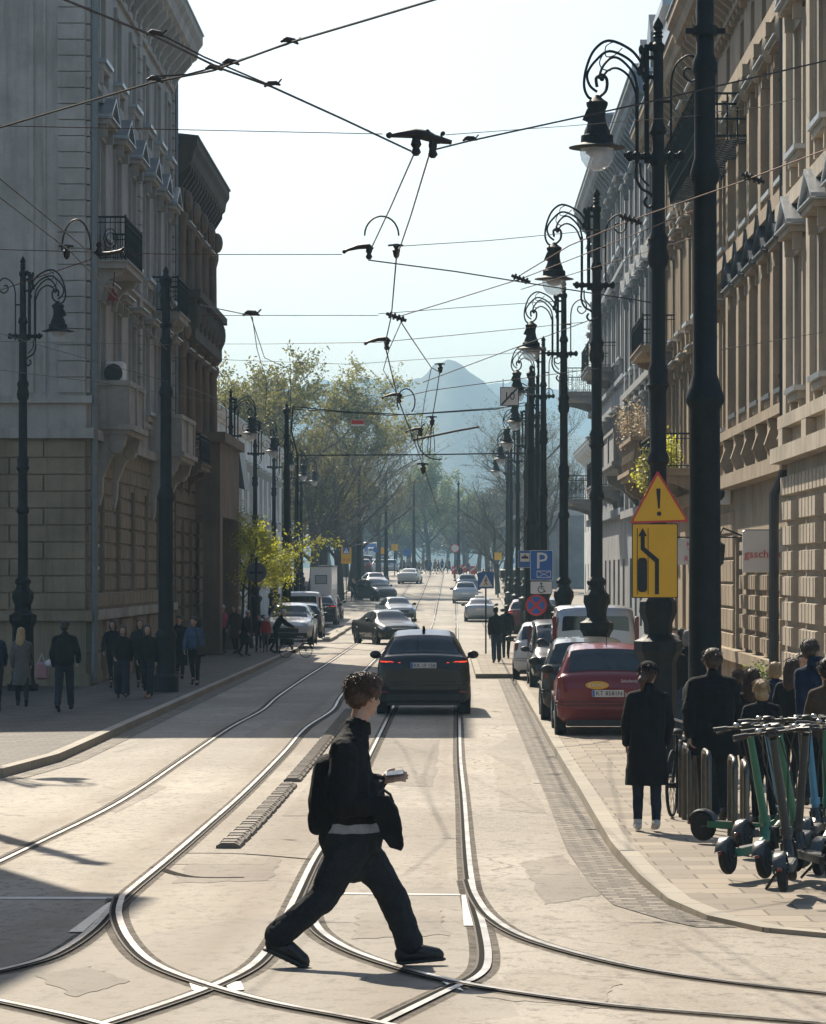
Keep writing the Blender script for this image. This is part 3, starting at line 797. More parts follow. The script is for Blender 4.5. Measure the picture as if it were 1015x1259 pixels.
# ---- right side. nearest: pale bay with pediments at the picture's edge
f = Facade('sandstone_house', 'pale sandstone house with pedimented windows beside the dark drainpipe', 6.7, -1, 44, 65)
wy = [46.6, 50.4, 54.2, 58, 62.2]
ops = f.windows(wy, 1.4, 1.6, 4.2, frame_d); o2 = f.windows(wy, 1.3, 6.6, 9.2, frame_d, 'tri', sand2) + f.windows(wy, 1.3, 11.2, 13.6, frame_d, 'tri', sand2) + f.windows(wy, 1.2, 15.2, 17, frame_d, 'flat', sand2)
mb = MB(); f.wall(mb, -.6, 5.2, ops); f.rust(mb, 44, 65, 1.0, 5.0, ops, .52, .62, .14, .09); f.part('ground_floor_wall', mb, sand2)
mb = MB(); f.wall(mb, 5.2, 19, o2); f.part('wall', mb, sand2)
mb = MB(); f.band(mb, .7, .98, .22); f.band(mb, 5.2, 5.5, .35); f.band(mb, 5.9, 6.15, .2); f.band(mb, 10.1, 10.4, .25); f.band(mb, 14.4, 14.6, .2)
for y in (44.6, 48.5, 52.3, 56.1, 60.1, 64.4):
    f.fb(mb, .003, .2, y-.4, y+.4, 5.51, 5.89); f.fb(mb, .003, .12, y-.3, y+.3, 6.16, 10.09); f.fb(mb, .003, .12, y-.3, y+.3, 10.41, 14.39)
f.part('ledges', mb, sand2)
f.cornice(18, 1, 1.3, sand2, zinc, brk=1.2); f.block(14, 19, sand2, roofm)

# ---- beige palace front
f = Facade('palace', 'beige palace front with pilasters, triangular pediments and rusticated ground floor', 7.0, -1, 65.02, 89)
wy = [67.4, 70.2, 73.0, 75.8, 78.6]; we = [82.6, 86.4]
ops = f.windows([67.3, 70.1, 72.9, 75.7], 1.15, 1.5, 3.2, frame_d) + f.windows([79.4], 1.9, .1, 3.9, frame_d) + f.windows([85.8], 1.5, 1.2, 3.6, frame_d)
o2 = f.windows(wy, 1.15, 6.9, 9.5, frame_d, 'tri', sand, zincd) + f.windows(we, 1.3, 6.7, 9.5, frame_d, 'flat', tan)
o3 = f.windows(wy, 1.15, 11.3, 13.7, frame_d, 'flat', sand) + f.windows(we, 1.3, 11.3, 13.7, frame_d, 'flat', tan)
o4 = f.windows(wy, 1.0, 15.6, 16.5, frame_d) + f.windows(we, 1.0, 15.6, 16.5, frame_d)
mb = MB(); f.wall(mb, -.6, 5.4, ops); f.rust(mb, 65.1, 77.6, 1.15, 3.5, ops, .48, .55, .16, .1); f.rust(mb, 80.6, 88.9, .9, 4.6, ops, .6, 1.1, .06, .05); f.part('ground_floor_wall', mb, sand)
mb = MB(); f.wall(mb, 5.4, 17.4, o2 + o3 + o4); f.part('wall', mb, tan)
mb = MB()
f.band(mb, .85, 1.12, .26); f.band(mb, 3.55, 3.75, .14, 65.1, 77.8); f.band(mb, 5.1, 5.42, .42); f.band(mb, 6.3, 6.52, .35); f.band(mb, 10.55, 10.85, .4); f.band(mb, 14.75, 15.1, .28); f.band(mb, 16.8, 17.1, .2)
f.part('ledges', mb, sand, True, 25)
for y in [66.0, 68.8, 71.6, 74.4, 77.2, 80.2]:
    mb = MB(); f.fb(mb, .003, .24, y-.3, y+.3, 6.53, 10.2); f.fb(mb, .003, .34, y-.38, y+.38, 10.2, 10.54); f.fb(mb, .003, .24, y-.28, y+.28, 10.86, 13.9)
    mb.ell(f.p(.26, y, 14.25), (.2, .26, .36), 8, 6); f.fb(mb, .003, .4, y-.36, y+.36, 14.45, 14.74)
    f.fb(mb, .003, .3, y-.34, y+.34, 5.43, 6.29)
    mb.prism([(.003, 5.5), (.3, 5.5), (.42, 5.75), (.3, 6.1), (.36, 6.29), (.003, 6.29)], lambda a, b, t: f.p(a, t, b), y-.3, y-.05)
    f.part('pilaster', mb, sand, True, 25)
mb = MB()
for y in (81, 84.5, 88.5): 
    f.fb(mb, .003, .12, y-.45, y+.45, 6.53, 10.54); f.fb(mb, .003, .12, y-.45, y+.45, 10.86, 14.7)
f.part('wall_piers', mb, sand, True, 25)
for y in wy:
    W = .82; mb = MB()
    for s_ in (-1, 1):
        mb.add([f.p(.003, y + s_*W, 10.0), f.p(.42, y + s_*W, 10.0), f.p(.42, y, 10.75), f.p(.003, y, 10.75), f.p(.003, y + s_*W, 10.08), f.p(.46, y + s_*W, 10.08), f.p(.46, y, 10.83), f.p(.003, y, 10.83)],
               [(0,1,2,3), (4,5,6,7), (0,1,5,4), (1,2,6,5), (2,3,7,6)])
    f.part('pediment', mb, [zincd])

f.cornice(17.0, 1.15, 1.3, tan, zincd, brk=.9); f.block(14, 17.9, tan, roofm)
f.pipe(65.15, 5.6, 17.5, pipe_dk, .1, .34)
mb = MB(); mb.tube([f.p(.34, 65.15, 5.7), f.p(.34, 65.15, 5.1), f.p(.55, 65.15, 4.6), f.p(.55, 65.15, .5)], .1, 8); f.part('drainpipe', mb, pipe_dk, True)
mb = MB(); mb.bbox(6.35, 6.95, 81.2, 81.6, 4.75, 5.3, .02); mb.cur = 1; mb.lathe([(.2, 0), (.2, .012)], 14, (6.6, 81.187, 5.02), 'y')
tag(mb.build('air_conditioner', [white, plastic]), 'small white air conditioner on the beige palace wall above the dark doorway', 'air conditioner')
# projecting shop sign with red script
red = mat('red_lettering', (.55, .05, .05), .5, 0, .05, 5)
milk = mat('milky_acrylic', (.62, .6, .57), .4, 0, .05, 3)
mb = MB(); mb.bbox(5.98, 6.92, 67.0, 67.12, 3.02, 3.9, .02); mb.cur = 1
mb.text('gsschgsm', .24, lambda x, y, z: (6.46 + x, 66.985 - z, 3.40 + y), .004)
mb.cur = 2; mb.tube([(6.05, 67.06, 3.9), (6.95, 67.06, 3.9)], .02, 6)
tag(mb.build('shop_sign', [milk, red, iron], None, False), 'white projecting shop sign with red lettering on the palace wall', 'shop sign')
mb = MB(); mb.bbox(5.5, 6.2, 80.0, 80.08, 3.22, 3.86, .015); mb.cur = 1
for i, t_ in enumerate(('Kup', 'Ter', 'RON')): mb.text(t_, .2, lambda x, y, z, i=i: (5.9 + x, 79.985 - z, 3.72 - i*.18 + y), .004)
mb.cur = 2; mb.tube([(5.5, 80.04, 3.9), (7.0, 80.04, 3.9)], .02, 6)
tag(mb.build('hanging_sign', [milk, red, iron], None, False), 'small white hanging sign with three red lines beside the big black pole', 'sign')
# lantern by the doorway
mb = MB(); mb.tube([(7, 78.1, 3.9), (6.5, 78.1, 4.1), (6.35, 78.1, 3.8)], .025, 6); mb.lathe([(.05, 3.8), (.2, 3.7), (.16, 3.25), (.06, 3.15)], 6, (6.35, 78.1, 0))
tag(mb.build('wall_lantern', [iron]), 'black wall lantern by the dark palace doorway', 'lantern')
# lattice iron balcony high up between the palace and the ochre house
f2 = f
mb = MB()
for i in range(34): mb.tube([(7, 76 + i*.37, 13.3), (5.9, 76 + i*.37, 13.15), (5.8, 76 + i*.37, 14.35), (5.66, 76 + i*.37, 14.5)], .028, 4)
for k in range(5): mb.tube([(6.9 - k*.24, 76, 13.33 - k*.03), (6.9 - k*.24, 88.3, 13.33 - k*.03)], .026, 4)
for z in (13.35, 13.75, 14.1, 14.35): mb.tube([(7, 76, z), (5.84, 76, z), (5.84, 88.3, z)], .028, 4)
for k in range(5): mb.tube([(6.9 - k*.24, 76, 13.3), (6.9 - k*.24, 76, 14.35)], .02, 4)
f.part('lattice_balcony', mb, iron, True)

# ---- ochre house with plants, blue-grey house with dormer, dark grey house
f = Facade('ochre_house', 'ochre house with planted iron balconies and grey gable block on its roof', 7.0, -1, 89.02, 112)
wy = [91.5, 95, 98.5, 102, 105.5, 109]
ops = f.windows(wy, 1.5, 1, 3.6, frame_d)
o2 = f.windows(wy, 1.2, 6.2, 9, frame_d, 'flat', ochre) + f.windows(wy, 1.2, 10.4, 13, frame_d, 'flat', ochre) + f.windows(wy, 1.1, 14.4, 16.4, frame_d, 'flat', ochre)
mb = MB(); f.wall(mb, -.6, 5.2, ops); f.part('ground_floor_wall', mb, sand)
mb = MB(); f.wall(mb, 5.2, 18, o2)
for i in range(70):
    y = 89.2 + i*.325
    if not any(abs(y - w_) < .95 for w_ in wy): f.fb(mb, .003, .07, y-.09, y+.09, 9.6, 16.9)
f.part('wall', mb, ochre)
mb = MB(); f.band(mb, 5.0, 5.3, .3); f.band(mb, 9.4, 9.6, .25); f.band(mb, 13.6, 13.75, .15); f.band(mb, .7, .95, .2); f.part('ledges', mb, sand)
f.cornice(17.2, .9, 1.1, ochre, zincd, brk=1.1); f.block(14, 18, ochre, zincd)
mb = MB(); f.fb(mb, -2.5, .75, 93.6, 97.5, 18.35, 19.5); mb.prism([(93.3, 19.51), (97.8, 19.51), (97.8, 19.75), (93.3, 19.75)], lambda a, b, t: f.p(t, a, b), -2.6, 1.0); f.part('gable_block', mb, [zinc])
iron_balcony(f, 93, 99.8, 6.0, 1.25, 1.05, sand, False); iron_balcony(f, 102, 108, 10.2, 1.1, 1.0, sand, False)
stone_balcony(f, 104, 111.2, 6.3, 1.3, 1.0, sand, False)
f = Facade('blue_grey_house', 'blue grey house with stone balustrade balcony and pipes, behind the second lamp', 7.0, -1, 112.02, 131)
wy = [114.5, 118, 121.5, 125, 128.5]
ops = f.windows(wy, 1.5, 1, 3.6, frame_d)
o2 = f.windows(wy, 1.2, 6.4, 9, frame_m, 'flat', slate) + f.windows(wy, 1.2, 11, 13.6, frame_m, 'tri', slate) + f.windows(wy, 1.2, 15.6, 18, frame_m, 'flat', slate)
mb = MB(); f.wall(mb, -.6, 5.4, ops); f.wall(mb, 5.4, 20, o2); f.part('wall', mb, slate)
mb = MB(); f.band(mb, 5.2, 5.5, .3); f.band(mb, 10, 10.25, .25); f.band(mb, 14.7, 14.9, .2)
for y in (112.6, 116.2, 119.8, 123.3, 126.8, 130.4): f.fb(mb, .003, .16, y-.3, y+.3, 5.51, 19)
f.part('ledges', mb, greyr)
f.cornice(19.3, .9, 1.2, slate, zinc, brk=1.2); f.block(14, 20.2, slate, zinc)
mb = MB()
for y in (115, 120.4, 126):
    mb = MB(); mb.prism([(y-1.1, 20.5), (y+1.1, 20.5), (y+1.1, 22.2), (y, 23.0), (y-1.1, 22.2)], lambda a, b, t: f.p(t, a, b), -3, .1); f.part('dormer', mb, zincd)
stone_balcony(f, 113.5, 122.5, 6.9, 1.4, 1.1, greyr, True)
f.pipe(112.3, .4, 19, pipe_m, .07, .2)
f = Facade('dark_grey_house', 'tall dark grey house with far corner balcony against the hill', 7.0, -1, 131.02, 166)
wy = [134, 138, 142, 146, 150, 154, 158, 162]
ops = f.windows(wy, 1.6, 1, 3.6, frame_d)
o2 = f.windows(wy, 1.2, 6.8, 9.4, frame_m, 'flat', greyr) + f.windows(wy, 1.2, 12, 14.6, frame_m, 'flat', greyr) + f.windows(wy, 1.2, 16.6, 19, frame_m, 'flat', greyr)
mb = MB(); f.wall(mb, -.6, 21, ops + o2); f.part('wall', mb, greyr)
mb = MB(); f.band(mb, 5.4, 5.7, .3); f.band(mb, 11, 11.2, .2); f.band(mb, 15.6, 15.8, .2); f.part('ledges', mb, slate)
f.cornice(20.4, .9, 1.3, greyr, zinc, brk=1.5); f.block(14, 21.4, greyr, zincd)
iron_balcony(f, 139, 146, 11.9, 1.3, 1.1, greyr, False, .2); iron_balcony(f, 158, 165.5, 11.9, 1.7, 1.2, greyr, True, .2); iron_balcony(f, 134, 140, 6.6, 1.3, 1.1, greyr, False, .2)
iron_balcony(f, 158, 165.5, 6.6, 1.5, 1.2, greyr, True, .2)
f = Facade('domed_house', 'lower far house with small grey dome right of the lamps', 8.2, -1, 168, 205)
wy = [171 + i*4 for i in range(9)]
ops = f.windows(wy, 1.2, 1.2, 3.6, frame_m) + f.windows(wy, 1.2, 5.6, 8, frame_m)
mb = MB(); f.wall(mb, -.6, 10, ops); f.part('wall', mb, whiter); f.cornice(9.8, .7, .8, whiter, zinc); f.block(12, 10.4, whiter, zincd, roof=2)
mb = MB(); mb.lathe([(1.6, 10.4), (1.6, 11.2), (1.5, 12), (1.1, 12.9), (.5, 13.4), (.12, 13.7), (.05, 14.6)], 16, (9.4, 171, 0)); f.part('dome', mb, zinc, True)
# small grey house with a wide eave, gable to the street
f = Facade('eaved_house', 'small grey house with wide sunlit eave beyond the lamps', 6.4, -1, 282, 318)
z0 = gz(282) - .6
wy = [286 + i*4.5 for i in range(7)]
ops = f.windows(wy, 1.2, z0+1.4, z0+3.2, frame_m) + f.windows(wy, 1.2, z0+4.4, z0+5.8, frame_m)
mb = MB(); f.wall(mb, z0-2, z0+7, ops); f.part('wall', mb, greyr); f.block(11, z0+7, greyr, zinc, roof=4)
mb = MB(); mb.prism([(-.5, z0+7.6), (2.3, z0+6.3), (2.3, z0+6.5), (-.5, z0+7.9)], lambda a, b, t: f.p(a, t, b), 281, 319); f.part('eave', mb, zinc)
# ================================================================= lamps, traction poles, signs, overhead wires
bulbglass = thin_glass('lamp_globe_glass', (.88, .90, .92), .68, .06)
enamel = mat('dull_reflector', (.3, .3, .29), .35, .4, .15, 6)
def lz(y): return 2.78 + (705 - y) / 89.8
def lx(x): return (x - 806) / 89.8
def LP(pts, yy=0): return [(lx(x), yy, lz(y)) for x, y in pts]
def sp3(P, n=6):
    out = []
    for i in range(len(P) - 1):
        p0, p1, p2, p3 = P[max(i-1, 0)], P[i], P[i+1], P[min(i+2, len(P)-1)]
        for k in range(n):
            t = k / n
            out.append(tuple(.5 * (2*p1[j] + (p2[j]-p0[j])*t + (2*p0[j]-5*p1[j]+4*p2[j]-p3[j])*t*t + (3*p1[j]-p0[j]-3*p2[j]+p3[j])*t**3) for j in range(3)))
    return out + [tuple(P[-1])]
def make_lamp(label, group):
    root = empty('street_lamp', (0, 0, 0), 0, label, 'street lamp', group)
    b = MB(); b.lathe([(.36, -.2), (.36, .1), (.31, .16), (.27, .3), (.25, 1.5), (.28, 1.58), (.33, 1.66), (.33, 1.8), (.24, 1.84), (.19, 1.9), (.2, 2.05), (.26, 2.2), (.25, 2.34), (.16, 2.44), (.15, 2.52), (.19, 2.56), (.19, 2.62), (.12, 2.7)], 8)
    b.lathe([(.37, .1), (.37, .16)], 8); b.build('base', iron, root, True, 30)
    p = MB(); p.lathe([(.12, 2.7), (.115, 4.2), (.15, 4.25), (.15, 4.32), (.115, 4.4), (.11, 5.2), (.13, 5.25), (.16, 5.3), (.13, 5.36), (.14, 5.5), (.105, 5.6), (.1, 6.9), (.13, 6.95), (.15, 7.05), (.12, 7.2), (.145, 7.3), (.1, 7.4), (.09, 8.3), (.13, 8.36), (.13, 8.42), (.085, 8.5), (.085, 8.72), (.12, 8.76), (.1, 8.84), (.075, 8.9), (.07, 9.86), (.09, 9.88), (.09, 9.96), (.055, 10.0), (.055, 10.05), (.075, 10.07), (.05, 10.1), (.07, 10.13), (.045, 10.16), (.075, 10.2), (.06, 10.25), (.005, 10.34)], 12)
    p.build('pole', iron, root, True, 30)
    a = MB()
    for e, yy in ((0, 0),):
        for P, r in ([(787,84),(772,66),(746,55),(728,66),(718,88),(715,110),(720,124),(729,128)], .021), ([(785,97),(770,78),(746,68),(729,80),(719,96),(722,110),(731,118)], .02), ([(781,118),(776,96),(761,79),(749,76),(738,87),(733,102)], .018), ([(779,120),(770,99),(756,89),(744,92),(736,103)], .017):
            a.tube(sp3(LP(P)), r, 6)
        a.tube(sp3(LP([(752,56),(742,62),(742,74),(752,73),(762,64)])), .009, 5); a.tube(sp3(LP([(738,72),(734,82),(738,90),(748,92)])), .009, 5)
        a.tube(sp3(LP([(731,112),(730,101),(737,97),(743,103),(742,116),(734,124)])), .022, 6)
        a.ell(LP([(737, 102)])[0], .035, 8, 6)
    a.tube(LP([(792,60),(792,206)]), .035, 8); a.tube(LP([(780,112),(780,206)]), .026, 8)
    for y in (62, 76, 100): a.tube(LP([(790,y),(806,y)]), .03, 6)
    a.tube(LP([(789,64),(785,92),(793,112)]), [.03, .035, .02], 6)
    for x, y in ((785, 66), (797, 62), (783, 92), (790, 112)): a.ell(LP([(x, y)])[0], (.035, .03, .07), 8, 6)
    a.tube(LP([(764,196),(830,196)]), .03, 8); a.tube(LP([(772,200),(838,200)]), .018, 6)
    for x in (771, 780, 792, 822, 834): a.ell(LP([(x, 197)])[0], (.055, .05, .075), 8, 6)
    a.tube(sp3(LP([(780,204),(779,222),(785,236),(796,243),(801,252),(795,260),(789,254),(792,247)])), .02, 6); a.tube(sp3(LP([(784,206),(785,222),(795,234)])), .014, 6)
    a.build('arm', iron, root, True, 40)
    c = MB(); c.tube(sp3(LP([(822,206),(822,130),(823,100),(830,82),(845,73),(857,82),(857,97),(847,105),(838,98),(840,89),(847,90)])), .016, 6)
    for y in (130, 195): c.tube(LP([(806,y),(822,y)]), .02, 6)
    c.build('scroll', iron, root)
    h = MB(); cx = lx(731)
    h.lathe([(.03, lz(122)), (.06, lz(125)), (.085, lz(127)), (.15, lz(131)), (.145, lz(135)), (.115, lz(141)), (.115, lz(150)), (.135, lz(158)), (.17, lz(165)), (.185, lz(171)), (.22, lz(172)), (.225, lz(181)), (.3, lz(184)), (.39, lz(186.3)), (.39, lz(187)), (.2, lz(187.5))], 20, (cx, 0, 0))
    h.prism([(-.2, 0), (-.14, .14), (-.06, .14), (-.06, -.06)], lambda p_, q, t: (cx + p_, t, lz(152) + q), -.05, .05)
    hd = h.build('lamp_head', iron, root, True, 30)
    g = MB(); g.lathe([(.235, lz(188)), (.235, lz(194)), (.215, lz(202)), (.16, lz(210)), (.07, lz(214.5)), (.005, lz(215.5))], 20, (cx, 0, 0)); g.build('globe', bulbglass, hd)
    rf = MB(); rf.lathe([(.13, lz(187.6)), (.16, lz(193)), (.1, lz(197)), (.02, lz(199))], 16, (cx, 0, 0)); rf.build('reflector', enamel, hd)
    return root
lamp0 = make_lamp('tallest looking street lamp on the right, carrying the yellow warning signs', 'ornate street lamps')
LAB_R = ['second street lamp on the right, foot in front of the silver van', 'third street lamp on the right, behind the blue parking sign', 'fourth street lamp on the right, globe near the white number board',
         'fifth street lamp on the right, standing past the couple', 'sixth street lamp on the right, thin against the bare trees', 'seventh street lamp on the right, tiny and far', 'farthest street lamp on the right']
for i in range(8):
    d = 44 + 19.2 * i
    loc = (2.77 + (.0 if i < 4 else .3), d, gz(d) + KERB)
    if i == 0: lamp0.location = loc
    else: dup(lamp0, loc, 0, LAB_R[i-1])
for x, d, lab in ((-10.3, 76.5, 'street lamp at the left corner house, near the dark traction pole'), (-9.1, 130, 'street lamp on the left in front of the white house'), (-9.3, 149, 'second lamp of the left row by the white house'), (-9.5, 168, 'third lamp of the left row by the white house'),
                  (-9.7, 187, 'fourth lamp of the left row under the trees'), (-9.9, 206, 'farthest lamp of the left row under the trees')):
    dup(lamp0, (x, d, gz(d) + KERB), math.pi, lab)

def make_pole(label, group):
    root = empty('traction_pole', (0, 0, 0), 0, label, 'traction pole', group)
    b = MB(); b.lathe([(.3, -.2), (.3, .35), (.24, .42), (.22, 1.2), (.25, 1.26), (.25, 1.36), (.2, 1.45)], 16); b.build('base', ironl, root, True, 30)
    p = MB(); p.lathe([(.185, 1.4), (.165, 4.45), (.19, 4.5), (.215, 4.55), (.215, 4.6), (.175, 4.72), (.135, 4.85), (.13, 6.95), (.155, 7.0), (.165, 7.08), (.12, 7.25), (.115, 8.15), (.14, 8.2), (.14, 8.3), (.10, 8.4), (.095, 9.55), (.13, 9.6), (.16, 9.7), (.16, 9.76), (.06, 9.86), (.07, 9.95), (.01, 10.05)], 16)
    p.build('pole', ironl, root, True, 30)
    c = MB(); c.lathe([(.14, 8.6), (.14, 8.7)], 12); c.box(-.22, .22, -.03, .03, 8.62, 8.68); c.build('clamp', iron, root, True, 30)
    return root
pole0 = make_pole('thick black traction pole in the right foreground beside the broad backed man', 'tram traction poles')
PO = [(2.76, 35.6, ''), (2.6, 111, 'traction pole on the right beyond the parking sign'), (2.75, 120, 'thinner traction pole on the right, just behind another pole'), (3.1, 190, 'traction pole on the right near the eaved house'),
      (-6.85, 76, 'thick dark traction pole on the left pavement beside the walking pair'), (-7.1, 135, 'traction pole on the left in front of the parked cars'), (-9.5, 192, 'traction pole on the left by the white cabin'), (-7.3, 243, 'far left traction pole beside the yellow sign'), (-6.5, 300, 'tiny far traction pole left of the crest'), (4.2, 262, 'far traction pole on the right under bare trees'), (-4.3, 330, 'farthest thin pole left of the street axis'), (.3, 350, 'farthest thin pole right of the street axis')]
for i, (x, d, lab) in enumerate(PO):
    loc = (x, d, gz(d) + KERB)
    if i == 0: pole0.location = loc
    else: dup(pole0, loc, rnd.uniform(0, 6), lab)

# ---- signs
yel = mat('yellow_sign_sheet', (.75, .40, .01), .5, 0, .06, 3)
sred = mat('red_sign_sheet', (.55, .04, .035), .5, 0, .08, 3)
sblk = mat('black_sign_film', (.012, .012, .012), .6, 0, .1, 3)
sblu = mat('blue_sign_sheet', (.03, .13, .42), .5, 0, .08, 3)
swht = mat('white_sign_sheet', (.72, .72, .7), .5, 0, .05, 3)
sgry = mat('grey_sign_back', (.12, .125, .13), .5, .5, .12, 3)
def rpoly(P, r, n=4):
    "polygon with rounded corners"
    out = []; N = len(P)
    for i in range(N):
        p, a, b = Vector(P[i]), Vector(P[i-1]), Vector(P[(i+1) % N])
        u = (a - p).normalized() * r; w = (b - p).normalized() * r
        for k in range(n + 1):
            t = k / n; out.append(tuple((p + u) * (1-t)**2 + p * 2*t*(1-t) + (p + w) * t*t))
    return out
def circ(cx, cy, rx, ry=None, n=24): return [(cx + rx*math.cos(2*math.pi*k/n), cy + (ry or rx)*math.sin(2*math.pi*k/n)) for k in range(n)]
def board(mb, poly, y0, y1, cx, cz, m):
    mb.cur = m; mb.prism(poly, lambda a, b, t: (cx + a, t, cz + b), y0, y1)
SM = [yel, sred, sblk, sblu, swht, sgry, iron, mat('dull_red_sheet', (.13, .02, .015), .7, 0, .1, 3)]
def frame2(poly, t):
    return poly
# yellow triangle with exclamation mark
d = 43.6; ppm = F / d
cx, zt, zb = Xp(808.5, d), Zp(579, d), Zp(643, d)
mb = MB(); W = .40; H = zt - zb
tri = rpoly([(-W, 0), (W, .0), (.0, H)], .04); tri2 = rpoly([(-W+.045, .028), (W-.045, .028), (0, H-.06)], .03)
rot = lambda P: [(a*math.cos(.03) - b*math.sin(.03), a*math.sin(.03) + b*math.cos(.03)) for a, b in P]
board(mb, rot(tri), d-.30, d-.285, cx, zb, 1); board(mb, rot(tri2), d-.304, d-.3, cx, zb, 0)
board(mb, rot(rpoly([(-.03, .46), (.03, .46), (.012, .19), (-.012, .19)], .012)), d-.308, d-.304, cx, zb, 2); board(mb, rot(circ(0, .12, .03)), d-.308, d-.304, cx, zb, 2)
mb.cur = 6; mb.box(cx-.2, cx+.2, d-.284, d-.14, zb+.15, zb+.19); mb.tube([(cx-.07+.03, d-.15, zb+.17), (cx+.12, d+.25, zb+.17)], .02)
tag(mb.build('warning_sign', SM, None, False), 'yellow triangular warning sign with black exclamation mark and red border', 'road sign')
x0, x1, za, zc = Xp(775, d), Xp(831, d), Zp(735, d), Zp(644, d); w = x1 - x0; h = zc - za
mb = MB(); cx = (x0+x1)/2
board(mb, rpoly([(-w/2, 0), (w/2, 0), (w/2, h), (-w/2, h)], .02), d-.30, d-.285, cx, za, 2); board(mb, rpoly([(-w/2+.012, .012), (w/2-.012, .012), (w/2-.012, h-.012), (-w/2+.012, h-.012)], .015), d-.304, d-.3, cx, za, 0)
u = lambda a, b: (-w/2 + a*w, h*(1-b))
for P in ([u(.11,.06),u(.125,.06),u(.125,.95),u(.11,.95)], [u(.345,.06),u(.36,.06),u(.36,.95),u(.345,.95)], rpoly([u(.13,.46),u(.33,.46),u(.33,.92),u(.13,.92)][::-1], .05),
          [u(.19,.17),u(.19,.35),u(.50,.52),u(.50,.95),u(.59,.95),u(.59,.48),u(.28,.32),u(.28,.17)], [u(.14,.17),u(.33,.17),u(.235,.06)]):
    k = getattr(mb, 'kk', 0); mb.kk = k + 1
    board(mb, P, d-.3075-.0006*k, d-.304, cx, za, 2)
mb.cur = 6; mb.box(cx-.2, cx+.2, d-.284, d-.14, za+.2, za+.24); mb.box(cx-.2, cx+.2, d-.284, d-.14, za+.75, za+.79)
tag(mb.build('diversion_sign', SM, None, False), 'yellow board with black lane diversion arrow below the warning triangle', 'road sign')

def post(mb, x, d, zt, r=.03):
    mb.cur = 6; mb.tube([(x, d, gz(d) + KERB - .1), (x, d, zt)], r, 8)
def sq(w, h, r=.03): return rpoly([(-w/2, -h/2), (w/2, -h/2), (w/2, h/2), (-w/2, h/2)], r)
# parking place signs on one post
d = 85.5; X0_ = Xp(666, d); pm = F / d
root = empty('sign_post', (X0_, d, gz(d) + KERB), 0, 'post with blue parking sign, wheelchair plate and no stopping disc', 'sign post')
def child(mb, name): 
    o = mb.build(name, SM, root, False); o.matrix_parent_inverse = Matrix.Translation(root.location).inverted(); return o
mb = MB(); post(mb, X0_ + .05, d + .04, Zp(674, d)); child(mb, 'post')
mb = MB(); cx, cz = Xp(665.5, d), Zp(695, d); w, h = 28/pm, 37/pm
board(mb, sq(w, h), d-.02, d-.005, cx, cz, 4); board(mb, sq(w-.025, h-.025), d-.024, d-.02, cx, cz, 3); mb.cur = 4
mb.text('P', .62, lambda x, y, z: (cx + x*1.05, d-.026 - z, cz + .1 + y), .002)
for P in ([(-.13,-.33),(.25,-.33),(.25,-.315),(-.13,-.315)], [(-.13,-.16),(.25,-.16),(.25,-.145),(-.13,-.145)], [(-.13,-.315),(-.115,-.315),(-.115,-.16),(-.13,-.16)], [(.235,-.315),(.25,-.315),(.25,-.16),(.235,-.16)], [(-.11,-.16),(-.085,-.16),(.23,-.315),(.205,-.315)], [(.205,-.16),(.23,-.16),(-.085,-.315),(-.11,-.315)]):
    k = getattr(mb, 'kk', 0); mb.kk = k + 1
    board(mb, P, d-.0275-.0005*k, d-.024, cx, cz, 4)
child(mb, 'parking_sign')
mb = MB(); cx, cz = Xp(665, d), Zp(722.5, d); w, h = 27/pm, 16/pm
board(mb, sq(w, h), d-.02, d-.005, cx, cz, 2); board(mb, sq(w-.02, h-.02), d-.024, d-.02, cx, cz, 4); mb.cur = 2
mb.M = Matrix.Translation((cx, d-.028, cz))
mb.ell((-.0, 0, .11), (.028, .004, .028), 10, 6); mb.tube([(0, 0, .08), (.0, 0, -.03), (.07, 0, -.035), (.09, 0, -.11), (.13, 0, -.105)], .013, 5); mb.tube([(0, 0, .03), (.07, 0, .03)], .011, 5)
mb.tube([(.0 + .085*math.cos(a*.35 + 1.9), 0, -.05 + .085*math.sin(a*.35 + 1.9)) for a in range(13)], .011, 5); mb.M = None
child(mb, 'wheelchair_plate')
mb = MB(); cx, cz, r = Xp(659, d), Zp(744, d), 13.2/pm
board(mb, circ(0, 0, r), d-.02, d-.005, cx, cz, 1); board(mb, circ(0, 0, r*.8), d-.024, d-.02, cx, cz, 3)
for a in (R(45), R(135)):
    c_, s_ = math.cos(a), math.sin(a); t = .035; P = [(-r*.8*c_ - t*s_, -r*.8*s_ + t*c_), (-r*.8*c_ + t*s_, -r*.8*s_ - t*c_), (r*.8*c_ + t*s_, r*.8*s_ - t*c_), (r*.8*c_ - t*s_, r*.8*s_ + t*c_)]
    board(mb, P, d-.027 - a*.0008, d-.024, cx, cz, 1)
child(mb, 'no_stopping_disc')
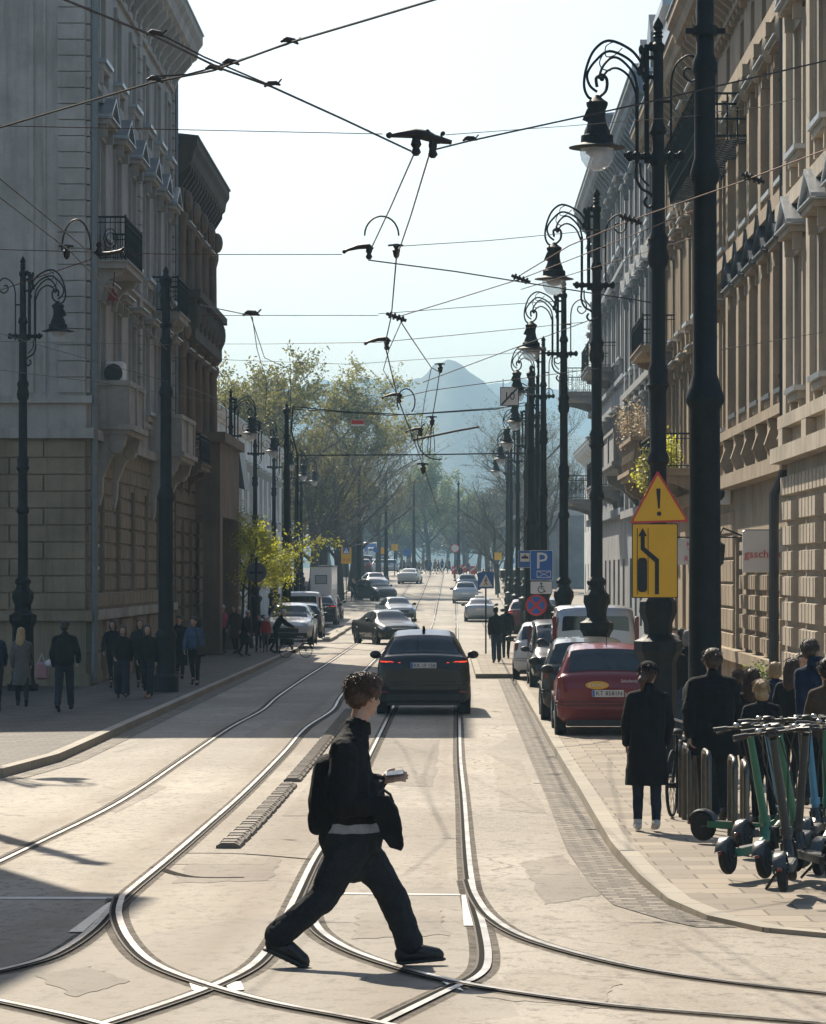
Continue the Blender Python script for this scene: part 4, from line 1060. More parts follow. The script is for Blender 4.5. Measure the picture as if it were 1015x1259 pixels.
# tram stop sign
d = 104; cx, cz, pm = Xp(645, d), Zp(687.5, d), F/104
mb = MB(); board(mb, sq(17/pm, 21/pm), d-.02, d-.005, cx, cz, 4); board(mb, sq(17/pm-.02, 21/pm-.02), d-.024, d-.02, cx, cz, 3); board(mb, [(-.15, -.08), (.15, -.08), (.15, .2), (-.15, .2)], d-.028, d-.024, cx, cz, 4)
board(mb, rpoly([(-.11, .02), (.11, .02), (.11, .09), (-.11, .09)], .02), d-.032, d-.028, cx, cz, 2); board(mb, [(-.05, .1), (.05, .1), (.02, .14), (-.02, .14)], d-.032, d-.028, cx, cz, 2); post(mb, cx + .05, d + .03, Zp(676, d))
tag(mb.build('tram_stop_sign', SM, None, False), 'blue and white tram stop sign left of the parking sign', 'road sign')
def crossing_sign(px, py, d, w, label, base=True, extra=None):
    cx, cz, pm = Xp(px, d), Zp(py, d), F/d
    mb = MB(); s = w/pm
    board(mb, sq(s, s), d-.02, d-.005, cx, cz, 5); board(mb, sq(s-.02, s-.02), d-.024, d-.02, cx, cz, 3)
    k = s/.6
    board(mb, rpoly([(-.25*k, -.23*k), (.25*k, -.23*k), (0, .24*k)], .02), d-.028, d-.024, cx, cz, 4)
    mb.cur = 2; mb.M = Matrix.Translation((cx, d-.030, cz)) @ Matrix.Scale(k, 4)
    mb.ell((.01, 0, .09), (.025, .003, .025), 8, 6); mb.tube([(.0, 0, .06), (0, 0, -.05)], .022, 5); mb.tube([(0, 0, -.05), (.05, 0, -.19)], .013, 5); mb.tube([(0, 0, -.05), (-.06, 0, -.19)], .013, 5); mb.tube([(-.07, 0, -.03), (0, 0, .04), (.07, 0, -.02)], .01, 5); mb.M = None
    post(mb, cx, d + .03, cz + s/2, .03)
    return mb
tag(crossing_sign(597, 713.5, 117.5, 20, '').build('crossing_sign', SM, None, False), 'blue pedestrian crossing sign on a thin post at the end of the platform', 'road sign')
mb = crossing_sign(425.5, 677, 236, 8, ''); d = 236; cx, cz = Xp(425.5, d), Zp(683, d)
board(mb, sq(.76, 1.2), d-.002, d+.01, cx, cz, 0); mb.cur = 1; mb.text('STOP', .26, lambda x, y, z: (cx + x, d-.006 - z, cz - .36 + y), .002)
tag(mb.build('crossing_sign', SM, None, False), 'yellow backed pedestrian sign on the far left kerb', 'road sign')
# back of a round sign, left
d = 117; cx, cz = Xp(315, d), Zp(704, d)
mb = MB(); board(mb, circ(0, 0, 12.5/F*d), d, d+.02, cx, cz, 5); mb.cur = 6; mb.box(cx-.25, cx+.25, d-.04, d-.002, cz-.03, cz+.03); post(mb, cx, d-.06, Zp(688, d), .035); mb.ell((cx, d-.06, Zp(687, d)), .06, 8, 6)
tag(mb.build('round_sign', SM, None, False), 'dark back of a round road sign before the yellow green tree', 'road sign')
for px, py, d, w, m, lab in ((472, 677, 330, 8, 0, 'small orange yellow board far away left of the crest'), (485, 673, 338, 8, 0, 'second small orange yellow board far away at the crest'), (559, 674, 320, 9, 4, 'round far speed sign right of the crest'), (612, 684, 250, 9, 0, 'small yellow board right of the far street'), (628, 690, 235, 9, 3, 'small blue disc sign right of the far street'),
                             (500, 679, 342, 8, 3, 'small blue sign at the far crest'), (462, 676, 335, 6, 3, 'tiny blue sign by the far traffic queue')):
    cx, cz, pm = Xp(px, d), Zp(py, d), F/d; mb = MB()
    P = circ(0, 0, w/2/pm) if 'round' in lab or 'disc' in lab else sq(w/pm, w/pm)
    board(mb, P, d-.02, d, cx, cz, m)
    if 'round' in lab: board(mb, circ(0, 0, w/2/pm*1.25), d, d+.02, cx, cz, 1)
    post(mb, cx, d+.06, cz + .3, .05)
    tag(mb.build('road_sign', SM, None, False), lab, 'road sign')
for px, py, d, lab in ((558, 701, 322, 'tiny red and white chevron board at the far right'), (570, 699, 318, 'second tiny red and white chevron board'), (581, 701, 312, 'third tiny red and white chevron board')):
    cx, cz = Xp(px, d), Zp(py, d); mb = MB(); board(mb, sq(.5, .8), d-.02, d, cx, cz, 1); board(mb, [(-.2, -.1), (.2, .15), (.2, .3), (-.2, .05)], d-.03, d-.02, cx, cz, 4); post(mb, cx, d+.06, cz+.4, .05)
    tag(mb.build('chevron_board', SM, None, False), lab, 'road sign')

# ---- overhead wires
HC = 2.78
def hd(py): return F * HC / (705 - py)          # distance of a contact wire seen at row py
def wp(px, py, d=None):
    d = d or hd(py); return Vector((Xp(px, d), d, Zp(py, d)))
WG = 'overhead wires'
def wire(pts, r, label, m=None, sag=0.0, group=None, name='overhead_wire'):
    P = []
    for a, b in zip(pts, pts[1:]):
        n = 14 if sag else 2
        for k in range(n):
            t = k / n; q = a.lerp(b, t); q.z -= sag * 4 * t * (1 - t); P.append(q)
    P.append(pts[-1])
    mb = MB(); mb.tube(P, r * .68, 6)
    return tag(mb.build(name, m or copper, None), label, 'wire', group)
def bird(px, py, d, s=1.0, kind='clip', label='', a=0):
    "small insulators and clamps that sit on the wires"
    c = wp(px, py, d); mb = MB(); mb.M = Matrix.Translation(c) @ Matrix.Rotation(a, 4, 'Y') @ Matrix.Scale(s, 4)
    if kind == 'clip':
        mb.tube([(-.09, 0, 0), (-.03, 0, .035), (.05, 0, .03), (.1, 0, .0)], [.012, .03, .028, .01], 8); mb.ell((-.02, 0, .03), (.05, .03, .028)); mb.tube([(.07, 0, .02), (.12, 0, .07)], .01, 6)
        nm, cat = 'wire_clamp', 'wire clamp'
    elif kind == 'ins':
        mb.tube([(-.1, 0, 0), (.1, 0, 0)], .016, 8)
        for x in (-.06, -.02, .02, .06): mb.lathe([(.02, x-.012), (.034, x-.008), (.034, x+.008), (.02, x+.012)], 10, axis='x')
        nm, cat = 'insulator', 'insulator'
    elif kind == 'arm':
        mb.tube([(-.26, 0, -.02), (-.2, 0, .01), (-.05, 0, .05), (.1, 0, .06), (.16, 0, .02)], [.02, .022, .035, .04, .02], 8); mb.lathe([(.03, -.13), (.05, -.09), (.03, -.05), (.05, -.01), (.03, .05)], 10, (.1, 0, 0)); mb.ell((-.26, 0, -.02), .03)
        nm, cat = 'wire_hanger', 'wire hanger'
    elif kind == 'bell':
        mb.lathe([(.012, -.12), (.04, -.09), (.05, -.03), (.06, 0), (.03, .03), (.05, .06), (.015, .09)], 10); mb.tube([(-.12, 0, .07), (.0, 0, .085), (.1, 0, .07)], .016, 6)
        nm, cat = 'insulator', 'insulator'
    elif kind == 'frog':
        mb.tube([(-.26, 0, .05), (-.16, 0, .06), (-.02, 0, .07), (.08, 0, .05), (.2, 0, .0)], [.016, .03, .045, .05, .03], 8); mb.ell((-.26, 0, .055), .03); mb.tube([(.0, 0, .05), (.16, 0, .02), (.3, 0, -.01)], [.03, .04, .02], 8)
        mb.lathe([(.02, -.13), (.045, -.1), (.03, -.06), (.05, -.03), (.03, .04)], 10, (-.02, 0, 0)); mb.lathe([(.02, -.15), (.045, -.12), (.03, -.08), (.04, -.04), (.03, .02)], 10, (.13, 0, 0)); mb.ell((.08, 0, .085), .025); mb.ell((.22, 0, .07), .022); mb.tube([(.2, 0, .0), (.21, 0, .07)], .012)
        nm, cat = 'wire_frog', 'wire fitting'
    return tag(mb.build(nm, cable), label, cat)
CT = .0085
# curve wires of the junction
A = [wp(60, -8), wp(190, 45), wp(270, 84), wp(334, 107), wp(420, 146), wp(505, 186)]
wire(A, .0095, 'thick contact wire falling from upper left to the central fitting', cable)
B = [wp(-30, 166), wp(0, 157), wp(190, 101), wp(262, 87), wp(355, 53), wp(450, 25), wp(560, -8)]
wire(B, .0095, 'thick contact wire rising from the left edge across the sky to the top', cable)
wire([wp(190, 101, 17.8) + Vector((0, 0, .03)), wp(230, 92, 17.8), wp(283, 78, 17.8), wp(355, 54, 17.6)], .0075, 'short spliced wire just above the crossing of the two curved wires', cable)
wire([wp(190, 44, 17.2) + Vector((0, 0, .025)), wp(250, 70, 17.6), wp(334, 106, 18.2)], .0075, 'short spliced wire along the falling curved wire', cable)
C = [wp(527, 186, 20.7), wp(575, 174, 20.6), wp(800, 125, 21), wp(1015, 75, 22), wp(1200, 30, 23)]
wire(C, .0085, 'contact wire rising from the central fitting past the tall lamp to the right', cable)
for (x, y, k, l) in ((190, 44, 'clip', 'upper left clamp on the falling wire'), (334, 106, 'clip', 'lower clamp on the falling wire'), (190, 100, 'clip', 'left clamp on the rising wire'), (262, 86, 'clip', 'clamp left of the wire crossing'), (283, 79, 'clip', 'clamp right of the wire crossing'), (355, 53, 'clip', 'upper right clamp on the rising wire'), (577, 173, 'clip', 'clamp right of the central fitting')):
    bird(x, y, hd(y), .5, k, l, rnd.uniform(-.2, .2))
bird(514, 174, 20.7, .72, 'frog', 'large central fitting where the wires meet above the street')
# span wires
wire([wp(-40, 154, 21), wp(0, 155, 21), wp(470, 165, 20.8)], .0045, 'thin span wire from the left edge to the central fitting')
wire([wp(548, 166, 20.8), wp(700, 155, 26), wp(862, 142, 35.5)], .0045, 'thin span wire from the central fitting to the black pole')
wire([wp(-20, 306, 29), wp(0, 307, 29), wp(215, 313, 29), wp(420, 313, 29)], .006, 'second span wire crossing the left house front at balcony height')
wire([wp(490, 303, 29), wp(600, 296, 31), wp(735, 283, 34)], .006, 'second span wire running right to the second lamp')
wire([wp(250, 388, 38), wp(465, 388, 38)], .0065, 'third thin span wire, left half')
wire([wp(465, 386, 38), wp(570, 378, 39), wp(690, 370, 41)], .0065, 'third thin span wire, right half')
wire([wp(209, 423, 76), wp(330, 423, 60), wp(465, 421, 41)], .007, 'fourth span wire from the left traction pole')
wire([wp(465, 421, 41), wp(560, 412, 42), wp(720, 396, 46)], .007, 'fourth span wire to the lamps on the right')
wire([wp(209, 440, 70), wp(430, 448, 70), wp(690, 430, 70)], .008, 'fifth faint span wire across the sky above the hill')
# contact wires along the right-hand track
wire([wp(509, 189), wp(480, 255), wp(457, 304)], CT, 'contact wire slanting from the central fitting to the looped hanger')
wire([wp(527, 192), wp(505, 265), wp(487, 318)], CT, 'contact wire slanting from the central fitting to the bell insulator')
wire([wp(487, 318), wp(481, 388), wp(473, 424)], .010, 'contact wire hanging straight below the bell insulator', cable)
wire([wp(473, 424), wp(484, 470), wp(489, 490)], .013, 'contact wire zigzag above the trees', cable)
wire([wp(493, 396, 36), wp(478, 430, 42), wp(471, 455, 46), wp(489, 487, 51)], .009, 'slack wire bowing left above the trees', cable)
wire([wp(489, 490), wp(508, 540), wp(522, 578)], .017, 'contact wire running down toward the far street', cable)
wire([wp(522, 578), wp(542, 640), wp(550, 672)], .03, 'far end of the contact wire over the right track', cable)
wire([wp(453, 320), wp(560, 334), wp(660, 350), wp(800, 372)], .0095, 'dark wire falling right from the looped hanger', cable)
wire([wp(491, 389, 36), wp(560, 368, 37), wp(640, 343, 38), wp(720, 312, 40), wp(857, 257, 44)], .009, 'wire with insulator rising right to the tall lamp')
wire([wp(640, 338, 34), wp(700, 302, 33), wp(775, 271, 32), wp(915, 222, 31), wp(1015, 184, 30), wp(1100, 152, 29)], .009, 'bright wire rising right across the palace front')
wire([wp(640, 356, 44), wp(700, 338, 46), wp(860, 290, 52)], .009, 'third bright wire rising to the black pole')
wire([wp(860, 140, 35.6), wp(935, 132, 50), wp(990, 118, 64)], .01, 'upper anchor wire from the black pole to the palace', cable)
wire([wp(886, 430, 35.6), wp(1015, 408, 60)], .008, 'lower anchor wire from the black pole to the sandstone house', cable)
wire([wp(520, 470, 55), wp(600, 440, 58), wp(735, 390, 63)], .012, 'dark stay wire rising right above the mound', cable)
for (x, y, dd, k, l) in ((640, 343, 38, 'ins', 'insulator on the wire left of the third lamp'), (775, 270, 32, 'ins', 'insulator beside the tall lamp pole'), (925, 219, 31, 'ins', 'long insulator in front of the palace windows'), (487, 390, 36, 'ins', 'short insulator at the top of the slack wires'), (308, 388, 40, 'clip', 'clamp above the left trees')):
    bird(x, y, dd, 1.2 if k == 'ins' else 1.1, k, l, R(20) if k == 'ins' else 0)
bird(445, 308, 29, .62, 'arm', 'left arm of the looped hanger'); bird(487, 308, 29, .62, 'bell', 'bell insulator under the wire loop')
mb = MB(); mb.tube([(c.x, c.y, c.z) for c in [wp(469 + 21*math.cos(a), 290 - 24*math.sin(a), 29) for a in [k*math.pi/14 for k in range(15)]]] , .008, 6)
tag(mb.build('wire_loop', cable), 'round wire loop joining the two hangers in the sky', 'wire loop')
bird(468, 421, 41, .75, 'arm', 'hanger arm below the third span wire')
# same fittings on the left: loop by the iron balcony
mb = MB(); mb.tube([tuple(wp(94 + 18*math.cos(a), 308 - 38*math.sin(a), 29)) for a in [k*math.pi/14 for k in range(15)]], .008, 6)
tag(mb.build('wire_loop', cable), 'round wire loop in front of the iron balcony on the left', 'wire loop')
bird(130, 308, 29, -.62, 'arm', 'hanger arm in front of the iron balcony'); bird(82, 309, 29, .62, 'bell', 'bell insulator left of the iron balcony')
wire([wp(-30, 335, 29), wp(0, 357, 29), wp(112, 319, 29)], .007, 'bright wire rising from the left edge behind the corner lamp')
wire([wp(-10, 212), wp(0, 220), wp(100, 302), wp(112, 312)], .0085, 'dark contact wire falling past the corner lamp to the hanger', cable)
wire([wp(-10, 234), wp(0, 243), wp(85, 308), wp(195, 420, 39), wp(205, 430, 40)], .0085, 'long dark contact wire falling left to the traction pole', cable)
wire([wp(0, 410, 60), wp(60, 428, 66), wp(209, 470, 76)], .009, 'thin stay wire to the left traction pole', cable)
wire([wp(0, 420, 60), wp(209, 424, 76)], .009, 'level stay wire to the left traction pole', cable)
wire([wp(0, 455, 60), wp(120, 470, 70), wp(270, 495, 100)], .01, 'lower stay wire across the corner house', cable)
wire([wp(245, 375, 34), wp(308, 388, 40), wp(325, 440, 52), wp(358, 455, 62)], .009, 'wire bending at the clamp above the left trees', cable)
wire([wp(310, 390, 40), wp(316, 430, 50), wp(328, 470, 60), wp(326, 515, 70)], .009, 'slack feeder hanging from the clamp above the left trees', cable)
wire([wp(215, 470, 76), wp(285, 497, 100), wp(360, 502, 112)], .013, 'feeder behind the left traction pole', cable)
# heavy cross cables at mid distance
wire([wp(360, 500, 100), wp(420, 506, 102), wp(500, 510, 104), wp(610, 503, 106), wp(645, 495, 110)], .03, 'heavy black cable bundle crossing the street before the hill', cable)
wire([wp(360, 503, 100), wp(480, 511, 102), wp(645, 499, 110)], .02, 'second cable of the bundle before the hill', cable)
wire([wp(366, 560, 120), wp(530, 559, 120), wp(645, 557, 119)], .042, 'thick straight cross rod below the cable bundle', cable)
wire([wp(360, 500, 100), wp(358, 530, 100), wp(366, 560, 100), wp(366, 640, 100)], .035, 'black feeder dropping beside the left trees', cable)
wire([wp(344, 455, 90), wp(357, 448, 90), wp(357, 560, 92)], .014, 'thin feeder dropping left of the trees', cable)
wire([wp(508, 541, 56), wp(560, 530, 58), wp(588, 525, 60)], .03, 'dark rod hanger slanting over the street', cable)
wire([wp(490, 489, 52), wp(530, 480, 55), wp(735, 453, 62)], .011, 'pull wire across the mound', cable)
wire([wp(541, 452, 60), wp(537, 480, 60), wp(531, 515, 60), wp(528, 560, 60)], .013, 'thin vertical hanger wire before the mound', cable)
wire([wp(530, 453, 62), wp(522, 490, 62), wp(518, 520, 62), wp(520, 575, 62)], .010, 'second vertical hanger wire before the mound', cable)
wire([wp(494, 398, 36), wp(505, 415, 40), wp(530, 452, 50), wp(541, 458, 55)], .011, 'wire slanting down from the insulator to the mound', cable)
for a in range(3):
    wire([wp(531, 516, 60), wp(518 + 8*a, 545, 60), wp(516 + 9*a, 556, 60)], .010, ('left', 'middle', 'right')[a] + ' strand of the small hanger fan below the mound', cable)
mb = MB(); mb.tube([tuple(wp(499 + 11*math.cos(a), 494 - 16*math.sin(a), 52)) for a in [k*math.pi*1.5/14 - .9 for k in range(15)]], .012, 6)
tag(mb.build('wire_loop', cable), 'small wire loop over the street before the hill', 'wire loop')
mb = MB(); mb.tube([tuple(wp(538 - 25*math.cos(a), 540 + 25*math.sin(a)*1.0, 56)) for a in [k*math.pi/14 - .9 for k in range(13)]], .012, 6)
tag(mb.build('wire_loop', cable), 'slack jumper bow below the slanting rod', 'wire loop')
bird(485, 488, 52, .75, 'arm', 'hanger arm at the small wire loop'); bird(512, 530, 56, .7, 'arm', 'hanger arm at the slanting rod'); bird(541, 452, 60, .9, 'bell', 'insulator on top of the vertical hanger'); bird(531, 517, 60, .9, 'bell', 'insulator above the hanger fan'); bird(520, 575, 62, 1.0, 'bell', 'lowest insulator under the hanger fan')
# number board and red-white board hung from the wires
d = 101; cx, cz, pm = Xp(626, d), Zp(487.5, d), F/101
mb = MB(); board(mb, sq(23/pm, 23/pm, .02), d-.02, d, cx, cz, 2); board(mb, sq(23/pm-.05, 23/pm-.05, .02), d-.025, d-.02, cx, cz, 4); mb.cur = 2
mb.text('10', .36, lambda x, y, z: (cx + x, d-.03 - z, cz + y), .003)
board(mb, [(-.27, -.25), (-.22, -.27), (.27, .25), (.22, .27)], d-.038, d-.034, cx, cz, 2)
mb.cur = 6; mb.tube([(cx-.2, d, cz+.28), (cx-.2, d, cz+.55)], .012); mb.tube([(cx+.2, d, cz+.28), (cx+.9, d + 2, cz+.4)], .015)
tag(mb.build('number_board', SM, None, False), 'white square board reading 10 with a black stroke, hung by the lamps', 'tram sign')
d = 128; cx, cz, pm = Xp(439.5, d), Zp(520, d), F/128
mb = MB(); board(mb, [(-.26, -.13), (.26, -.13), (.26, .13), (-.26, .13)], d-.02, d, cx, cz, 4); board(mb, [(-.25, -.05), (.25, -.05), (.25, .11), (-.25, .11)], d-.024, d-.02, cx, cz, 1); mb.cur = 6; mb.tube([(cx, d, cz+.13), (cx, d, cz+.5)], .012)
tag(mb.build('tram_signal_board', SM, None, False), 'small red and white board hung before the left trees', 'tram sign')
d = 40; cx, cz = Xp(139, d), Zp(364, d)
mb = MB(); board(mb, rpoly([(-.08, -.06), (.08, -.06), (.0, .1)], .01), d-.01, d, cx, cz, 7); mb.cur = 6; mb.tube([(cx, d, cz+.12), (cx+.02, d, cz+.3)], .006); mb.tube([(cx, d, cz-.06), (cx, d, cz-.13)], .006)
tag(mb.build('hanging_triangle', SM, None, False), 'small red triangle hung on a wire before the corner house', 'tram sign')
# ================================================================= vehicles (local: +Y forward, rear bumper at y=0, centred on x)
carglass = glass_mat('car_glass', (.012, .015, .018), .05)
tyre = mat('tyre_rubber', (.012, .012, .012), .8, 0, .2, 12)
alloy = mat('alloy_rim', (.35, .35, .36), .3, .9, .1, 6)
taillens = glow('lit_tail_lamp', (.9, .06, .03), .7)
taillow = mat('red_lens', (.16, .012, .012), .2, 0, .1, 6, coat=.5)
headlens = mat('clear_headlamp', (.6, .62, .64), .12, .2, .08, 6, coat=.6)
platew = mat('white_number_plate', (.62, .62, .6), .45, 0, .05, 6)
def paint(name, c, metal=.3, rough=.32):
    m, n, l, b = _nt(name); co = coords(n, l); a = nz(n, l, co, 1.1, 3)
    g = n.new('ShaderNodeSeparateXYZ'); l.new(co, g.inputs[0])
    dirt = n.new('ShaderNodeMath'); dirt.operation = 'MULTIPLY'; l.new(mapr(n, l, g.outputs['Z'], .25, .8, .28, 0), dirt.inputs[0]); l.new(mapr(n, l, a, .3, .7, .4, 1), dirt.inputs[1])
    l.new(mixrgb(n, l, dirt.outputs[0], c, (.09, .08, .07)), b.inputs['Base Color'])
    l.new(mapr(n, l, dirt.outputs[0], 0, .6, rough, .7), b.inputs['Roughness']); b.inputs['Metallic'].default_value = metal
    b.inputs['Coat Weight'].default_value = .6; b.inputs['Coat Roughness'].default_value = .06; b.inputs['Specular IOR Level'].default_value = .3
    return m
PAINT = {k: paint(k + '_car_paint', c, m) for k, c, m in (('black', (.006, .007, .008), .0), ('graphite', (.035, .04, .043), .4), ('silver', (.42, .43, .44), .6), ('white', (.65, .65, .64), 0), ('red', (.17, .013, .018), .1), ('darkgreen', (.03, .035, .026), .4), ('blue', (.05, .09, .16), .3), ('greyblue', (.16, .19, .21), .5), ('maroon', (.14, .02, .02), .1))}
# stations: y, zbottom, zbelt, ztop, half width low, half width belt, half width top
KIND = {
 'suv': dict(L=4.73, wr=.365, wy=(.92, 3.78), ww=.26, st=[(0, .5, .82, .92, .80, .78, .66), (.05, .36, .98, 1.06, .92, .88, .72), (.13, .27, 1.10, 1.17, .955, .925, .78), (.22, .25, 1.12, 1.21, .965, .93, .77), (.48, .25, 1.12, 1.49, .97, .92, .67), (.60, .25, 1.12, 1.565, .97, .915, .64), (1.35, .25, 1.10, 1.66, .965, .905, .62), (2.2, .25, 1.06, 1.65, .965, .90, .61), (2.85, .25, 1.03, 1.58, .965, .90, .61), (3.35, .25, 1.02, 1.24, .965, .90, .70), (3.6, .25, 1.01, 1.06, .96, .88, .74), (4.2, .25, .95, 1.0, .95, .82, .68), (4.55, .28, .86, .92, .90, .74, .6), (4.73, .4, .7, .78, .76, .62, .5)],
             rear=(.225, .57), front=(2.92, 3.5), side=[(.85, 1.55), (1.62, 2.5), (2.56, 3.15)]),
 'hatch': dict(L=3.85, wr=.30, wy=(.62, 3.1), ww=.19, st=[(0, .45, .72, .80, .74, .72, .62), (.05, .32, .9, .98, .83, .80, .68), (.14, .24, .98, 1.05, .86, .83, .69), (.2, .22, 1.0, 1.08, .865, .835, .68), (.33, .22, 1.01, 1.37, .87, .835, .66), (.42, .22, 1.01, 1.455, .87, .83, .64), (.9, .22, 1.0, 1.52, .87, .82, .62), (1.6, .22, .98, 1.535, .87, .815, .61), (2.15, .22, .96, 1.48, .865, .81, .60), (2.75, .22, .95, 1.14, .86, .80, .66), (2.95, .22, .93, .99, .855, .78, .66), (3.45, .22, .86, .90, .83, .74, .6), (3.72, .26, .74, .79, .78, .66, .54), (3.85, .36, .6, .66, .66, .56, .45)],
             rear=(.205, .41), front=(2.2, 2.85), side=[(.62, 1.2), (1.26, 1.95), (2.0, 2.5)]),
 'sedan': dict(L=4.85, wr=.34, wy=(1.0, 3.92), ww=.22, st=[(0, .45, .78, .86, .78, .74, .62), (.06, .32, .94, 1.0, .88, .84, .7), (.2, .25, 1.0, 1.05, .92, .88, .74), (.85, .22, .99, 1.08, .93, .88, .72), (1.5, .22, .97, 1.36, .935, .87, .6), (1.9, .22, .96, 1.43, .935, .865, .57), (2.5, .22, .95, 1.45, .935, .86, .58), (2.95, .22, .94, 1.39, .935, .86, .58), (3.6, .22, .93, 1.04, .93, .85, .69), (3.75, .22, .92, .98, .93, .84, .7), (4.35, .22, .85, .89, .91, .8, .66), (4.68, .26, .76, .8, .86, .72, .58), (4.85, .38, .62, .67, .72, .6, .48)],
             rear=(.88, 1.55), front=(3.0, 3.58), side=[(1.35, 1.8), (1.85, 2.6), (2.66, 3.3)]),
 'wagon': dict(L=4.55, wr=.32, wy=(.85, 3.6), ww=.21, st=[(0, .48, .76, .84, .78, .75, .64), (.05, .34, .92, 1.0, .87, .84, .7), (.15, .25, .99, 1.06, .9, .86, .71), (.25, .23, 1.01, 1.14, .905, .865, .70), (.55, .23, 1.01, 1.42, .91, .86, .61), (.75, .23, 1.0, 1.52, .91, .855, .59), (1.3, .23, .99, 1.55, .905, .85, .6), (2.2, .23, .96, 1.55, .905, .845, .6), (2.7, .23, .95, 1.48, .9, .845, .6), (3.3, .23, .94, 1.12, .9, .83, .68), (3.5, .23, .92, .99, .895, .82, .68), (4.05, .23, .85, .9, .88, .77, .62), (4.4, .28, .74, .79, .82, .68, .54), (4.55, .38, .6, .66, .68, .56, .44)],
               rear=(.28, .72), front=(2.76, 3.4), side=[(.9, 1.5), (1.56, 2.35), (2.41, 3.0)]),
 'van': dict(L=4.95, wr=.34, wy=(.95, 4.0), ww=.22, st=[(0, .5, 1.0, 1.12, .9, .88, .82), (.03, .36, 1.02, 1.5, .95, .93, .86), (.06, .28, 1.04, 1.80, .965, .945, .83), (.16, .26, 1.05, 1.93, .97, .945, .82), (.5, .26, 1.05, 1.97, .97, .945, .82), (2.5, .26, 1.05, 1.97, .97, .945, .82), (3.4, .26, 1.04, 1.9, .97, .94, .8), (3.75, .26, 1.03, 1.68, .965, .93, .78), (4.25, .26, 1.02, 1.2, .96, .92, .78), (4.5, .26, .98, 1.08, .95, .9, .76), (4.82, .3, .85, .92, .9, .8, .68), (4.95, .42, .66, .74, .78, .68, .56)],
             rear=(-.1, -.05), front=(3.5, 4.2), side=[(.35, 1.45), (1.55, 2.6), (2.75, 3.9)]),
}
def car_fn(K):
    st = K['st']
    def prof(y):
        if y <= st[0][0]: return st[0][1:]
        for i in range(len(st) - 1):
            a, b = st[i], st[i+1]
            if y <= b[0]:
                t = (y - a[0]) / (b[0] - a[0]); t2 = t * t * (3 - 2*t); t = .6*t + .4*t2
                return tuple(a[j] + (b[j] - a[j]) * t for j in range(1, 7))
        return st[-1][1:]
    def half(y):
        zb, zl, zt, wl, wb, wt = prof(y)
        m = (zb + zl) / 2
        return [(0, zb), (wl*.86, zb), (wl*.985, zb+.1), (wl+.012, m), (wl*.995, zl-.12), (wb, zl), (wb+(wt-wb)*.5+.012, zl+(zt-zl)*.5), (wt+.01, zt-.05*min(1, (zt-zl)*4)), (wt*.88, zt-.008), (wt*.5, zt+.012), (0, zt+.018)]
    def ring(y):
        h = half(y); return h + [(-x, z) for x, z in h[-2:0:-1]]
    def P(y, k):
        r = ring(y); n = len(r); i = int(math.floor(k)) % n; t = k - math.floor(k); a, b = r[i], r[(i+1) % n]
        return Vector((a[0] + (b[0]-a[0])*t, y, a[1] + (b[1]-a[1])*t))
    return ring, P
def patch(mb, P, y0, y1, k0, k1, off, ny=6, nk=6):
    def Q(y, k):
        e = .004; dy = P(min(y+.02, 9), k) - P(y-.02, k); dk = P(y, k+.05) - P(y, k-.05)
        n = dk.cross(dy); n = n.normalized() if n.length > 1e-9 else Vector((0, 0, 1))
        c = P(y, k)
        if n.dot(Vector((c.x, 0, c.z - .7))) < 0: n = -n
        return c + n * off
    mb.grid([[Q(y0 + (y1-y0)*i/ny, k0 + (k1-k0)*j/nk) for j in range(nk + 1)] for i in range(ny + 1)])
CARCACHE = {}
